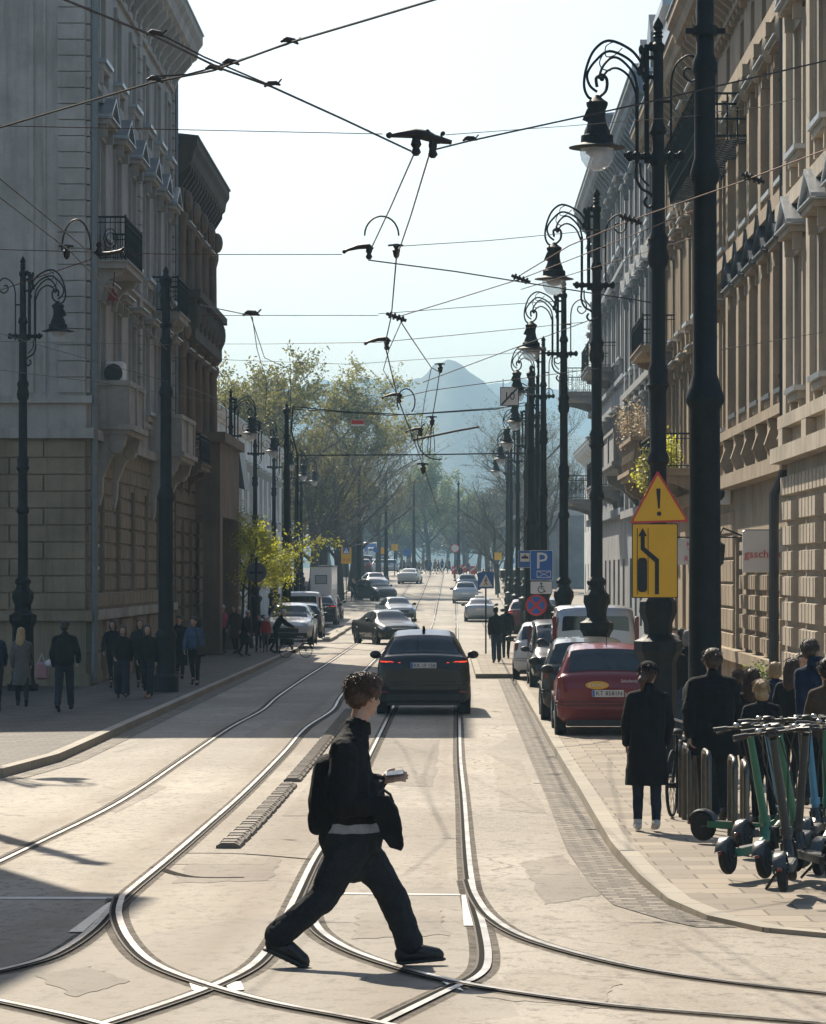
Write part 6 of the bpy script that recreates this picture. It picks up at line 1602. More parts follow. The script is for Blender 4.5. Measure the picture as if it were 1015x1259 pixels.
# left pavement
put('person at the left picture edge in dark clothes with blue scarf', -6, 873, .1, top='navy', low='charcoal', hair='brown', lh=.2, rh=-.2)
put('woman with long blond hair and grey coat walking away by the corner lamp', 27, 868, .15, h=1.66, top='grey', low='charcoal', hair='blond', hs='long', coat=.42, lh=.25, rh=-.2, ra=.35, re=.2)
put('broad man in black jacket walking away, second from the left', 79, 875, -.05, h=1.84, top='black', low='darkdenim', hair='black', bulk=1.15, lh=-.15, rh=.3, lkn=.3, rkn=.05, wide=1.15)
put('woman in black jacket and wide jeans coming closer, left of a pair', 150, 858, A_ + .1, h=1.63, top='black', low='darkdenim', hair='brown', hs='bob', wide=1.45, lh=.15, rh=-.1)
put('dark haired person half hidden behind the left woman of the pair', 139, 846, A_, h=1.72, top='black', low='charcoal', hair='black', hs='bob')
put('woman in black top and jeans coming closer beside the traction pole', 181, 858, A_ - .1, h=1.66, top='black', low='darkdenim', hair='black', hs='long', wide=1.25, lh=.2, rh=-.25, shoes=mat('tan_shoe', (.3, .17, .1), .6, 0, .1, 8))
put('person partly hidden behind the woman beside the traction pole', 173, 846, A_, h=1.74, top='charcoal', low='charcoal', hair='brown', hs='long')
put('man in blue denim jacket with shoulder bag right of the traction pole', 239, 842, A_ - .1, h=1.72, top='blue', low='charcoal', hair='black', lh=.12, rh=-.2)
put('dark clad person right behind the traction pole', 221, 834, A_, h=1.74, top='black', low='black', hair='black', coat=.5)
put('person in pink jacket and pale cap by the stone portal', 272, 803, A_ + .6, h=1.72, top='pink', low='black', hair='brown', cap='white', la=.2, le=1.2, lh=.05, rh=-.05)
put('woman in brown coat standing between the pink jacket and the dark figure', 289, 804, A_ - .4, h=1.72, top='brown', low='olive', hair='brown', hs='long', coat=.35, lh=.05, rh=-.05)
put('dark figure with pale hair bending by the round sign', 301, 807, A_ + .9, h=1.6, top='black', low='black', hair='white', lean=.18, coat=.45, lh=.05, rh=-.05)
put('small child in red with pale hat by the thin post', 326, 802, A_, h=1.32, top='red', low='grey', hair='white', cap='white', lh=.08, rh=-.08)
put('dark clad child left of the red child', 318, 800, A_, h=1.38, top='black', low='black', hair='black')
put('adult in black bending over the small bicycle', 339, 803, -1.2, h=1.62, top='black', low='black', hair='white', cap='white', lean=.45, la=.7, ra=.8, lh=.15, rh=-.1)
put('tall dark man standing before the silver off roader', 336, 785, A_ + .4, h=1.8, top='black', low='charcoal', hair='black')
put('woman in long beige coat beside the silver off roader', 355, 779, .6, h=1.72, top='beige', low='brown', hair='blond', coat=.6, ra=.8, re=1.2, lh=.08, rh=-.08)
put('dark person close to the woman in the beige coat', 349, 777, .4, h=1.74, top='navy', low='charcoal', hair='black')
# right pavement
put('woman in black cap and long black coat with white trainers walking away', 795, 1022, .06, h=1.70, top='black', low='darkdenim', hair='auburn', hs='pony', coat=.42, cap=True, lh=.10, rh=-.07, lkn=.02, rkn=.0, yaw=-.55, shoes=shoe_w, la=-.1, ra=.15, wide=1.0, bulk=1.08)
l, p = at(876, 1011); person('broad backed man in black coat standing in front of the traction pole', l, .05, h=1.83, top='black', low='charcoal', hair='brown', coat=.22, bulk=1.32, lh=.1, rh=-.1, ppm=p)
put('man in black jacket walking away on the tram platform', 610, 815, .1, h=1.78, top='black', low='denim', hair='black', bulk=1.08, lh=-.1, rh=.2, wide=1.2)
put('companion in dark clothes half hidden beside the platform walker', 622, 809, -.1, h=1.8, top='black', low='charcoal', hair='black', lh=.2, rh=-.2)
def putd(label, px, ytop, d, rz, **k):
    z = gz(d) + KERB; h = Zp(ytop, d) - z
    return person(label, (Xp(px, d), d, z), rz, h=h * .985, ppm=F / d, **k)
putd('woman with a blond bun and black jacket, back to the camera behind the scooters', 938, 833, 33.0, .1, top='black', low='black', hair='blond', hs='bun', bulk=1.1, lh=.05, rh=-.05)
putd('woman with long auburn hair left behind the blond bun', 925, 819, 35.5, -.2, top='charcoal', low='black', hair='auburn', hs='long', lh=.05, rh=-.05)
putd('tall man in navy hooded top standing at the right edge', 1000, 783, 36.5, .5, top='navy', low='darkdenim', hair='brown', hs='hood', yaw=-1.2, bulk=1.05, lh=.05, rh=-.05)
putd('long haired woman partly hidden left of the navy hooded man', 972, 807, 38.5, -.5, top='black', low='black', hair='auburn', hs='long', lh=.05, rh=-.05)
putd('person in dark patterned shirt cut by the right picture edge', 1020, 806, 31.5, .3, top='brown', low='black', hair='black', la=.1, ra=.0, lh=.05, rh=-.05)
putd('grey haired man in dark jacket coming closer beside the lamp foot', 826, 777, 50, A_, top='black', low='denim', hair='white', lh=.2, rh=-.1)
putd('curly dark haired person behind the grey haired man', 825, 765, 56, A_ + .2, top='black', low='charcoal', hair='brown', hs='bob')
putd('person with pale sunlit hair turned away beside the grey haired man', 848, 768, 53, .3, top='black', low='black', hair='grey', hs='bob', bulk=1.1)
putd('person in red jacket just peeking from behind the big pole', 857, 778, 57, .3, top='red', low='black', hair='black')
putd('dark head seen between two people beside the lamp foot', 838, 768, 60, .1, top='black', low='black', hair='black')
putd('dark coated person with brown hair seen between the broad man and the blond bun', 908, 822, 41, .2, top='charcoal', low='black', hair='brown', lh=.05, rh=-.05)
putd('fair haired person just left of the long haired woman, deeper in the group', 953, 812, 44, .4, top='navy', low='darkdenim', hair='blond', hs='bob', lh=.05, rh=-.05)
putd('person with black hair in olive jacket behind the navy hooded man', 985, 801, 47, PI, top='olive', low='black', hair='black', hs='long', lh=.05, rh=-.05)
# bags carried on the left
mb = MB(); l, p = at(54, 858); mb.bbox(l[0]-.16, l[0]+.12, l[1]-.3, l[1]-.15, l[2]+.42, l[2]+.8, .04); mb.cur = 1
mb.ell((l[0]+.16, l[1]-.3, l[2]+.78), (.1, .08, .09)); mb.tube([(l[0]-.1, l[1]-.22, l[2]+.8), (l[0]-.02, l[1]-.22, l[2]+1.0), (l[0]+.05, l[1]-.22, l[2]+.8)], .012)
tag(mb.build('shopping_bag', [cloth('pale_pink_paper', (.34, .2, .22)), CL['white']]), 'pale pink shopping bag with flowers carried by the blond woman', 'bag')
mb = MB(); l, p = at(248, 842); mb.bbox(l[0]-.1, l[0]+.14, l[1]-.35, l[1]-.22, l[2]+.72, l[2]+1.0, .04); mb.tube([(l[0]-.05, l[1]-.28, l[2]+1.0), (l[0]-.15, l[1]-.2, l[2]+1.42)], .015)
tag(mb.build('shoulder_bag', [CL['brown']]), 'brown shoulder bag of the man in the blue jacket', 'bag')
# crowd at the far crest: one figure, copied small
crowd = []
for i in range(4):
    crowd.append(person('distant walker at the crest of the street', (0, 0, 0), 0, top=('charcoal', 'blue', 'stone', 'black')[i], low=('black', 'darkdenim', 'charcoal', 'denim')[i], hair=('brown', 'black', 'blond', 'brown')[i], hs=('short', 'long', 'bob', 'short')[i], ppm=11, group='distant walkers at the crest'))
k = 0
for px in list(range(492, 556, 4)) + [566, 574, 586, 594, 600, 606, 612, 433, 436]:
    d = rnd.uniform(338, 362) if px < 560 and px > 450 else rnd.uniform(290, 335)
    if px < 450: d = 236
    o = crowd[k] if k < 4 else copy_tree(crowd[k % 4])
    o.location = (Xp(px + rnd.uniform(-1.5, 1.5), d), d, gz(d) + .02); o.rotation_euler.z = rnd.choice((0, PI, 1.5, -1.5)) + rnd.uniform(-.4, .4); o.scale = (1, 1, rnd.uniform(.92, 1.06)); k += 1

# ---- the walking man in the foreground (built in street coordinates, facing +x)
D0 = 19.3; PM = F / D0
def mp(px, py, y=0.0): return Vector(((px - 437) / PM, y, (1188 - py) / PM))
root = empty('person', (Xp(437, D0), D0, gz(D0)), 0, 'young man with curly auburn hair and black jacket striding across the tram rails with phone', 'person')
V = Vector
b = MB(); hc = mp(448, 857); HM = Matrix.Rotation(R(-46), 3, 'Z') @ Matrix.Rotation(R(-8), 3, 'X')
head_shape(b, hc, HM, 1.02)
neck = mp(438, 896); b.cap(neck + V((0, 0, -.03)), hc + V((-.012, 0, -.05)), .06, .055)
shR, shL = mp(424, 922, -.17), mp(432, 918, .17); elR, elL = mp(424, 985, -.22), mp(441, 983, .2); wrR, wrL = mp(462, 987, -.19), mp(467, 960, .06)
b.cap(shR, elR, .05, .042); b.cap(elR, wrR, .042, .03); b.cap(shL, elL, .05, .042); b.cap(elL, wrL, .042, .03); b.cap(neck, shR, .06, .055); b.cap(neck, shL, .06, .055)
hip = mp(434, 1032); b.cap(neck + V((-.03, 0, -.1)), hip, .06, .1)
hf, hb = mp(436, 1034, .07), mp(432, 1034, -.07)
kf, af, hef, tof = mp(480, 1098, .07), mp(504, 1163, .08), mp(494, 1180, .08), mp(536, 1176, .09)
kb, ab, heb, tob = mp(397, 1103, -.07), mp(340, 1150, -.06), mp(334, 1161, -.06), mp(372, 1179, -.06)
for a, c, e, t in ((hf, kf, af, tof), (hb, kb, ab, tob)): b.cap(hip, a, .11, .09); b.cap(a, c, .085, .056); b.cap(c, e, .055, .04); b.cap(e, t, .036, .03)
hand(b, wrL, mp(484, 955) - mp(467, 960) + V((0, -.02, 0)), V((-.25, -.75, .6)), 1.06, .32, -1)
hand(b, wrR, V((.75, .1, -.6)), V((.35, -.9, .1)), 1.04, .85, 1)
remesh(b.build('body', skin, root), .0062, 3)
eyes(root, hc, HM, 1.06)
# hair: lumpy mass plus many curls
b = MB()
for p, r in (((0, -.02, .055), (.096, .112, .092)), ((0, -.06, .01), (.09, .075, .09)), ((0, .055, .088), (.074, .055, .042)), ((.06, 0, .04), (.038, .07, .06)), ((-.06, 0, .04), (.038, .07, .06))): b.ell(hc + HM @ (V(p) * 1.06), tuple(x * .98 for x in r), 16, 10, HM)
ho = remesh(b.build('hair', HAIR['auburn'], root), .008, 1, .02, CURL)
b = MB(); rr = random.Random(5)
for i in range(900):
    a, q = rr.uniform(0, 2 * PI), rr.uniform(-.6, 1)
    n = V((math.cos(a) * math.sqrt(1 - q * q), math.sin(a) * math.sqrt(1 - q * q), q))
    if n.y > .5 and q < .4: continue
    if n.y > .15 and q < -.1: continue
    p = V((n.x * .09, n.y * .106 - .02, n.z * .088 + .05)) * 1.06
    t = (V((rr.gauss(0, .5), rr.gauss(-.25 if q > .5 else 0, .5), -1)) - n * n.dot(V((0, 0, -1)))).normalized()
    if n.y > .2 and q > .3: t = V((rr.gauss(0, .5), 1, .2)).normalized()
    u2 = n.cross(t).normalized(); L_ = rr.uniform(.03, .05); ph = rr.uniform(0, 6)
    pts = [hc + HM @ (p + t * (L_ * k / 7) + u2 * .006 * math.sin(ph + k * 1.1) + n * (.003 * math.sin(k * .45))) for k in range(8)]
    b.tube(pts, [.002, .0024, .0024, .0022, .002, .0017, .0012, .0006], 4)
b.build('locks', HAIR['auburn'], ho)
# jacket
b = MB()
ch = mp(430, 945); lo_ = mp(430, 1004)
for y in (-.09, .09):
    b.cap(mp(428, 925, y), mp(428, 960, y), .115, .15); b.cap(mp(428, 955, y * .9), mp(428, 976, y), .15, .155)
b.tube([mp(430, 960), mp(430, 985), mp(431, 1002), mp(431, 1012)], [.20, .212, .2, .185], 24, True, .88)
b.cap(neck + V((-.02, -.06, -.09)), neck + V((0, 0, .005)), .10, .078); b.cap(neck + V((-.02, .06, -.09)), neck + V((0, 0, .005)), .10, .078)
for n_, sh, el, wr in ((0, shR, elR, wrR), (1, shL, elL, wrL)):
    b.cap(neck + V((-.015, 0, -.06)), sh, .09, .085); b.cap(sh, el, .09, .085); b.cap(el, wr - (wr - el) * .12, .082, .06); b.cap(wr - (wr - el) * .2, wr - (wr - el) * .06, .052, .05)
fz = cloth('black_fleece', (.013, .0125, .013)); 
remesh(b.build('jacket', fz, root), .0085, 3, .034)
b = MB(); b.tube([neck + V((.0, 0, -.03)), neck + V((.006, 0, .035)), neck + V((.008, 0, .05))], [.09, .079, .074], 20, True); remesh(b.build('collar', fz, root), .007, 1, .006)
b = MB(); b.tube([mp(430, 996), mp(431, 1010), mp(431, 1020), mp(431, 1029)], [.175, .183, .186, .178], 24, True, .86); remesh(b.build('shirt_hem', CL['paleshirt'], root), .008, 2, .022)
# trousers
b = MB()
b.tube([mp(431, 1022), mp(431, 1034), mp(433, 1050)], [.192, .192, .17], 20, True, .86)
for hp, kn, an, y in ((hf, kf, af, .07), (hb, kb, ab, -.07)):
    m1 = hp.lerp(kn, .5); m2 = kn.lerp(an, .55); d_ = (an - kn).normalized()
    b.cap(hp + V((0, 0, -.04)), m1, .122, .112); b.cap(m1, kn, .112, .092); b.cap(kn, m2, .092, .087); b.cap(m2, an - d_ * .035, .087, .085); b.cap(an - d_ * .08, an - d_ * .02, .082, .085)
b.cap(mp(430, 1056, 0), mp(434, 1068, 0), .1, .09)
remesh(b.build('trousers', cloth('charcoal_trousers', (.024, .026, .029)), root), .0085, 3, .026)
for an, he, to in ((af, hef, tof), (ab, heb, tob)):
    b = MB(); n = ((to - he).cross(V((0, 1, 0)))).normalized(); n = n if n.z > 0 else -n
    b.cap(an, he + n * .03, .05, .046); b.cap(he + n * .012, to + n * .008, .044, .04); b.cap((he + to) / 2 + n * .035, to + n * .012, .046, .036); b.cap(to, to + (to - he).normalized() * .012, .04, .036)
    so = remesh(b.build('shoe', shoe_m, root), .007, 1); b = MB(); d_ = (to - he).normalized()
    for t in range(7): b.ell(he.lerp(to + d_ * .015, t / 6) - n * .026, (.046, .046 if t in (0, 6) else .043, .014), 12, 6)
    remesh(b.build('sole', sole_m, so), .008, 1)
RM = root
def mt(o): o.location = RM.location; return o
# what he carries
b = MB()
for y in (-.07, .07):
    b.cap(mp(402, 945, y), mp(399, 985, y), .085, .1); b.cap(mp(399, 985, y), mp(399, 1008, y), .1, .085)
b.cap(mp(388, 1004, -.06), mp(389, 1016, -.05), .05, .048); b.cap(mp(388, 1004, .06), mp(389, 1016, .05), .05, .048)
bp = empty('backpack', RM.location, 0, 'black backpack worn by the walking man', 'backpack')
remesh(b.build('pack', cloth('black_nylon', (.011, .011, .012)), bp), .009, 3, .016)
b = MB()
for y in (-.13, .13): b.tube(smooth3 if False else [mp(408, 935, y), mp(416, 913, y*1.05), mp(430, 906, y*1.05), mp(440, 925, y*1.1)], .02, 8, True, .5)
b.build('strap', cable, bp)
b = MB()
P = [(462, 975), (478, 975), (488, 990), (494, 1012), (497, 1036), (493, 1043), (480, 1038), (468, 1022), (460, 1000)]
for y in (-.2, -.13): 
    pass
vs0 = [mp(x, y_, -.235) for x, y_ in P]; vs1 = [mp(x, y_, -.135) for x, y_ in P]
b.add(vs0 + vs1, [tuple(range(9)), tuple(reversed(range(9, 18)))] + [(i, (i + 1) % 9, 9 + (i + 1) % 9, 9 + i) for i in range(9)])
tb = empty('tote_bag', RM.location, 0, 'black tote bag hanging from the walking man\'s hand', 'bag')
remesh(b.build('pouch', cloth('black_canvas', (.014, .014, .015)), tb), .008, 4, .025)
b = MB(); b.tube([mp(464, 984, -.2), mp(466, 972, -.2), mp(472, 968, -.19), mp(480, 974, -.18), mp(484, 984, -.18)], .009, 8); b.build('handle', cable, tb)
b = MB(); b.M = Matrix.Translation(mp(484, 951, .03)) @ Matrix.Rotation(R(-6), 4, 'Y') @ Matrix.Rotation(R(24), 4, 'X'); b.bbox(-.05, .06, -.03, .03, -.004, .004, .003); b.cur = 1; b.box(-.046, .056, -.027, .027, .0042, .005)
mt(tag(b.build('mobile_phone', [sgry, mat('phone_screen', (.14, .18, .21), .15, 0, .1, 3)]), 'mobile phone with pale screen in the walking man\'s hand', 'phone'))
# ================================================================= scooters, bicycle stands, bicycles
green = mat('green_scooter_paint', (.022, .15, .085), .4, 0, .15, 5, coat=.3); bluep = mat('blue_scooter_paint', (.05, .22, .36), .4, 0, .15, 5, coat=.3); greyp = mat('grey_scooter_paint', (.03, .034, .034), .5, 0, .2, 5)
lime = mat('lime_scooter_paint', (.16, .30, .04), .4, 0, .15, 5); fendm = mat('scooter_fender', (.055, .06, .06), .35, 0, .15, 5)
SC = {}
def scooter_meshes():
    V = Vector; o = {}
    b = MB(); b.prism(rpoly([(-.08, .2), (.08, .2), (.07, .88), (-.07, .88)], .04), lambda a, c, t: (a, c, t), .135, .195); b.tube([(0, .86, .17), (0, .96, .22), (0, 1.0, .34)], [.045, .045, .038], 8); b.cur = 1; b.prism(rpoly([(-.068, .24), (.068, .24), (.06, .8), (-.06, .8)], .03), lambda a, c, t: (a, c, t), .196, .2)
    b.cur = 1; b.tube([(-.04, .12, .14), (-.045, .24, .16)], .012, 6); b.tube([(.04, .12, .14), (.045, .24, .16)], .012, 6); b.tube([(-.05, 1.06, .14), (-.05, 1.0, .3)], .014, 6); b.tube([(.05, 1.06, .14), (.05, 1.0, .3)], .014, 6); b.tube([(-.05, 1.0, .31), (.05, 1.0, .31)], .02, 6)
    o['deck'] = b
    b = MB(); b.tube([(0, 1.0, .32), (0, .81, 1.12)], [.036, .03], 10, True, 1.15); b.lathe([(.05, 0), (.05, .06)], 10, (0, .99, .36)); o['stem'] = b
    b = MB(); b.M = Matrix.Translation((0, -.095, 0)); b.tube([(-.29, .84, 1.165), (-.2, .88, 1.17), (0, .9, 1.165), (.2, .88, 1.17), (.29, .84, 1.165)], .013, 8)
    for s in (-1, 1):
        b.tube([(s*.19, .885, 1.17), (s*.295, .84, 1.165)], .019, 8); b.tube([(s*.16, .9, 1.16), (s*.2, .95, 1.15), (s*.29, .9, 1.13)], .008, 6)
    b.cur = 1; b.tube([(-.16, .9, 1.16), (-.22, .95, 1.16), (-.3, .91, 1.14)], .009, 6); b.tube([(.16, .9, 1.16), (.22, .95, 1.16), (.3, .91, 1.14)], .009, 6); b.ell((-.1, .87, 1.19), (.028, .028, .022), 10, 6); b.lathe([(.012, 0), (.016, .03)], 8, (.12, .88, 1.17)); b.cur = 0
    b.bbox(-.05, .05, .86, .95, 1.12, 1.2, .02); b.bbox(-.04, .04, .82, .87, 1.17, 1.21, .01)
    b.tube([(.05, .93, 1.13), (.08, 1.06, .9), (.04, 1.08, .6), (.02, 1.10, .4)], .006, 5); b.tube([(-.08, .92, 1.15), (-.1, 1.03, .95), (-.04, 1.04, .6)], .006, 5)
    o['handlebar'] = b
    b = MB()
    b.lathe([(.085, -.028), (.125, -.032), (.14, -.015), (.14, .015), (.125, .032), (.085, .028)], 22, axis='x'); b.lathe([(.05, -.035), (.05, .035)], 12, axis='x')
    o['wheel'] = b
    b = MB(); rows = []
    for i in range(9):
        a = R(20 + i*17); y, z = .12 - .165*math.cos(a)*1.0, .14 + .165*math.sin(a); rows.append([(-.05, y, z-.012), (-.035, y, z+.004), (.035, y, z+.004), (.05, y, z-.012)])
    b.grid(rows); b.grid([[(x, y*1.0, z-.006) for x, y, z in r] for r in rows]); b.box(-.03, .03, .2, .3, .15, .2); o['fender'] = b
    b = MB(); b.bbox(-.02, .02, -.045, -.03, .17, .2, .005); o['tail_light'] = b
    b = MB(); b.tube([(-.05, .4, .14), (-.16, .44, .01)], .012, 6); o['kickstand'] = b
    return o
SMESH = scooter_meshes()
def scooter(label, loc, rz, stem_m, deck_m, tilt=0):
    key = (stem_m.name, deck_m.name)
    if key not in SC: SC[key] = {k: b.mesh(k, {'deck': [deck_m, plastic], 'stem': [stem_m], 'handlebar': [plastic, steel], 'wheel': [tyre], 'fender': [fendm], 'tail_light': [taillow], 'kickstand': [plastic]}[k], True, 40) for k, b in SMESH.items()}
    r = empty('electric_scooter', (0, 0, 0), 0, label, 'scooter', 'rental scooters on the right pavement')
    for k, me in SC[key].items():
        if k == 'wheel': link('wheel', me, r, (0, .12, .14)); link('wheel', me, r, (0, 1.06, .14))
        else: link(k, me, r)
    r.location = loc; r.rotation_euler = (0, tilt, rz); return r
def sc(label, px, py, rz, sm, dm, tilt=0): 
    x, d = walk(px, py); return scooter(label, (x, d, gz(d) + KERB), R(rz), sm, dm, R(tilt))
sc('scooter with pale blue stem, first from the left, turned away from the rest', 851, 1036, -128, bluep, green, -2)
sc('green scooter with silver rear mudguard, left of two alike', 889, 1086, -27, green, green, -5)
sc('green scooter with silver rear mudguard, right of two alike', 935, 1092, -24, green, green, -6)
sc('grey stemmed scooter with red tail lamp nearest to the camera', 962, 1112, -10, greyp, greyp, -7)
sc('green scooter standing deep behind the front pair', 908, 1056, -30, green, greyp, -3)
sc('lime and black scooter between the green stems', 985, 1075, -20, lime, greyp, 3)
sc('green scooter at the right picture edge', 1002, 1088, -20, green, green, 1)
sc('green and black scooter standing at the back of the cluster', 960, 1050, -30, green, greyp, 4)
sc('blue stemmed scooter at the back right of the cluster', 992, 1052, -12, bluep, greyp, -4)
sc('dark scooter cut by the right picture edge', 1030, 1098, 12, greyp, greyp, 0)
# steel bicycle stands
sm = MB(); P = [(0, 0, -.1), (0, 0, .66)] + [(0, .12 - .12*math.cos(a), .66 + .12*math.sin(a)) for a in [k*math.pi/12 for k in range(1, 7)]]
P = P + [(0, .70 - y, z) for _, y, z in reversed(P)]
sm.tube(P, .029, 12); smm = sm.mesh('bicycle_stand', [mat('satin_steel_tube', (.13, .12, .105), .36, 1, .2, 8)])
for px, py, lab in ((917, 1052, 'steel bicycle stand nearest to the scooters'), (903, 1040, 'steel bicycle stand just behind the nearest stand'), (871, 1024, 'steel bicycle stand standing clear in the middle'), (848, 1012, 'steel bicycle stand right of the bicycle wheel'), (837, 1004, 'steel bicycle stand close beside the bicycle'), (862, 1008, 'steel bicycle stand farthest from the scooters')):
    x, d = walk(px, py); tag(link('bicycle_stand', smm, None, (x, d, gz(d) + KERB), R(rnd.uniform(-3, 3))), lab, 'bicycle stand', 'steel bicycle stands')
def bicycle(label, loc, rz, s=1.0):
    r = empty('bicycle', loc, rz, label, 'bicycle'); r.scale = (s, s, s)
    b = MB(); F_ = [((0, 0, .34), (0, .42, .3)), ((0, .42, .3), (0, .28, .86)), ((0, .3, .8), (0, .88, .78)), ((0, .42, .3), (0, .9, .7)), ((0, 0, .34), (0, .3, .78)), ((0, .86, .9), (0, .93, .6)), ((0, .93, .6), (0, 1.05, .34))]
    for a, c in F_: b.tube([a, c], .017, 8)
    b.lathe([(.09, -.005), (.09, .005)], 20, (.04, .42, .3), 'x'); b.tube([(.05, .42, .3), (.06, .5, .18)], .01); b.tube([(-.05, .42, .3), (-.06, .34, .42)], .01); b.bbox(.04, .13, .46, .55, .16, .19, .01); b.bbox(-.13, -.04, .3, .39, .4, .43, .01); b.build('frame', iron, r)
    for y in (0, 1.05):
        b = MB(); b.tube([(0, y + .325*math.cos(a), .34 + .325*math.sin(a)) for a in [k*math.pi/20 for k in range(41)]], .019, 8, False)
        b.lathe([(.03, -.04), (.03, .04)], 10, (0, y, .34), 'x')
        for k in range(18):
            a = k*math.pi/9; b.tube([(.02*(-1)**k, y, .34), (0, y + .31*math.cos(a), .34 + .31*math.sin(a))], .0025, 4)
        b.tube([(0, y + .36*math.cos(a), .34 + .36*math.sin(a)) for a in [.2 + k*math.pi/14 for k in range(12)]], .014, 6, True, 2.0)
        b.build('wheel', tyre, r)
    b = MB(); b.tube([(-.3, .72, 1.02), (-.2, .82, 1.04), (0, .86, .98), (.2, .82, 1.04), (.3, .72, 1.02)], .013, 8); b.build('handlebar', steel, r)
    b = MB(); b.ell((0, .24, .91), (.08, .13, .035), 12, 6); b.build('saddle', plastic, r); return r
x, d = walk(826, 1004); bicycle('black bicycle leaning at the stands beside the woman in the cap', (x, d, gz(d) + KERB), R(-14))
x, d = walk(852, 1000); bicycle('second dark bicycle behind the stands in front of the broad man', (x + .1, d + .3, gz(d) + KERB), R(-22))
x, d = walk(351, 806); bicycle('small bicycle held at the left kerb by the bending adult', (x, d, gz(d) + .05), R(-65), .72)
# box body of a van waiting in the side street, its shade falls on the crossing
# ================================================================= trees and plants
bark = mat('tree_bark', (.06, .05, .042), .9, 0, .3, 6, .5, 40)
twigm = mat('bare_twigs', (.085, .07, .055), .9, 0, .3, 3)
LEAF = {'spring': leaf_mat('spring_leaves', (.10, .105, .022), (.22, .20, .045), .42), 'yellow': leaf_mat('yellow_green_leaves', (.24, .27, .02), (.42, .42, .05), .6), 'fresh': leaf_mat('fresh_green_leaves', (.10, .15, .03), (.20, .24, .07), .45), 'bud': leaf_mat('olive_buds', (.08, .075, .03), (.14, .13, .05), .4), 'dark': leaf_mat('dark_far_leaves', (.028, .034, .018), (.06, .065, .03), .25), 'dry': leaf_mat('dry_blossom', (.22, .17, .10), (.34, .27, .17), .4)}
def tree_mesh(seed, H, Rc, twigs, leaves, ls, lm, droop=0, fork=.28, spread=1.0, trunk_r=.03):
    r = random.Random(seed); tb = MB(); cb = MB(); tips = []
    def branch(p, d, L, rad, lev):
        n = 5 if lev < 2 else 4; pts = [p]; rr = [rad]; q = p; dd = d
        for i in range(n):
            dd = (dd + Vector((r.uniform(-1, 1), r.uniform(-1, 1), r.uniform(-.6, .9 - droop * 1.4))) * (.16 + .05 * lev)).normalized()
            q = q + dd * L / n; pts.append(q); rr.append(rad * (1 - .62 * (i + 1) / n))
        (tb if lev < 2 else cb).tube(pts, rr, 8 if lev == 0 else 5 if lev < 2 else 3, False)
        if lev >= 3:
            tips.append((pts[1:], dd)); return
        k = {0: 9, 1: 8, 2: twigs}[lev]
        for j in range(k):
            t = r.uniform(fork if lev == 0 else .25, 1.0); a = min(n - 1, int(t * n)); b_ = pts[a].lerp(pts[a+1], t * n - a)
            ax = Vector((r.uniform(-1, 1), r.uniform(-1, 1), r.uniform(-.25, .55))).normalized()
            nd = (dd * (.75 if lev else .55) + ax * (.85 * spread)).normalized()
            if lev == 0: nd = (Vector((math.cos(j*2.4 + seed), math.sin(j*2.4 + seed), .75 + .5 * (t - .3))) + ax * .25).normalized()
            LL = {0: Rc * (1.05 - .45 * (t - .3)), 1: L * .58, 2: L * .6}[lev] * r.uniform(.75, 1.2)
            branch(b_, nd, LL, rr[a] * (.5 if lev else .42), lev + 1)
    branch(Vector((0, 0, -.3)), Vector((0, 0, 1)), H * .78, H * trunk_r, 0)
    cb.cur = 1; r.shuffle(tips); lt = tips[:max(8, int(len(tips) * .42))]
    for i in range(leaves):
        pts, dd = r.choice(lt); p = r.choice(pts) + Vector((r.gauss(0, 1), r.gauss(0, 1), r.gauss(0, 1) - droop)) * ls * 1.6
        u = Vector((r.uniform(-1, 1), r.uniform(-1, 1), r.uniform(-1, 1))).normalized(); w = u.orthogonal().normalized(); s = ls * r.uniform(.6, 1.3)
        cb.add([p - u*s, p + w*s*.45, p + u*s, p - w*s*.45], [(0, 1, 2, 3)])
    return tb.mesh('trunk', bark, True, 60), cb.mesh('crown', [twigm, LEAF[lm]], False)
TM = {'half': tree_mesh(3, 17, 6.4, 9, 13000, .17, 'spring'), 'bare': tree_mesh(8, 16, 6.8, 12, 3500, .10, 'bud', spread=1.1), 'green': tree_mesh(12, 12, 4.6, 7, 14000, .2, 'fresh', fork=.2),
      'far': tree_mesh(14, 12, 4.6, 7, 9000, .26, 'dark', fork=.2), 'yellow': tree_mesh(21, 6.4, 2.7, 5, 6500, .085, 'yellow', droop=.55, fork=.42, spread=1.05, trunk_r=.016), 'grey': tree_mesh(30, 13, 4.8, 9, 700, .08, 'bud', spread=1.15)}
def tree(kind, px, d, H, label, rz=0, sx=1, group=None, base=None):
    T = TM[kind]; h0 = {'far': 12, 'half': 17, 'bare': 16, 'green': 12, 'yellow': 6.4, 'grey': 13}[kind]; s = H / h0
    r = empty('tree', (0, 0, 0), 0, label, 'tree', group)
    link('trunk', T[0], r); link('crown', T[1], r)
    r.location = (Xp(px, d), d, gz(d) if base is None else base); r.rotation_euler.z = rz; r.scale = (s*sx, s*sx, s); return r
tree('yellow', 311, 123, 6.0, 'small yellow green tree beside the dark stone portal', 1.0, 1.0)
tree('yellow', 296, 131, 5.6, 'second yellow green tree just behind the first, partly hidden by the portal', 2.2, .9)
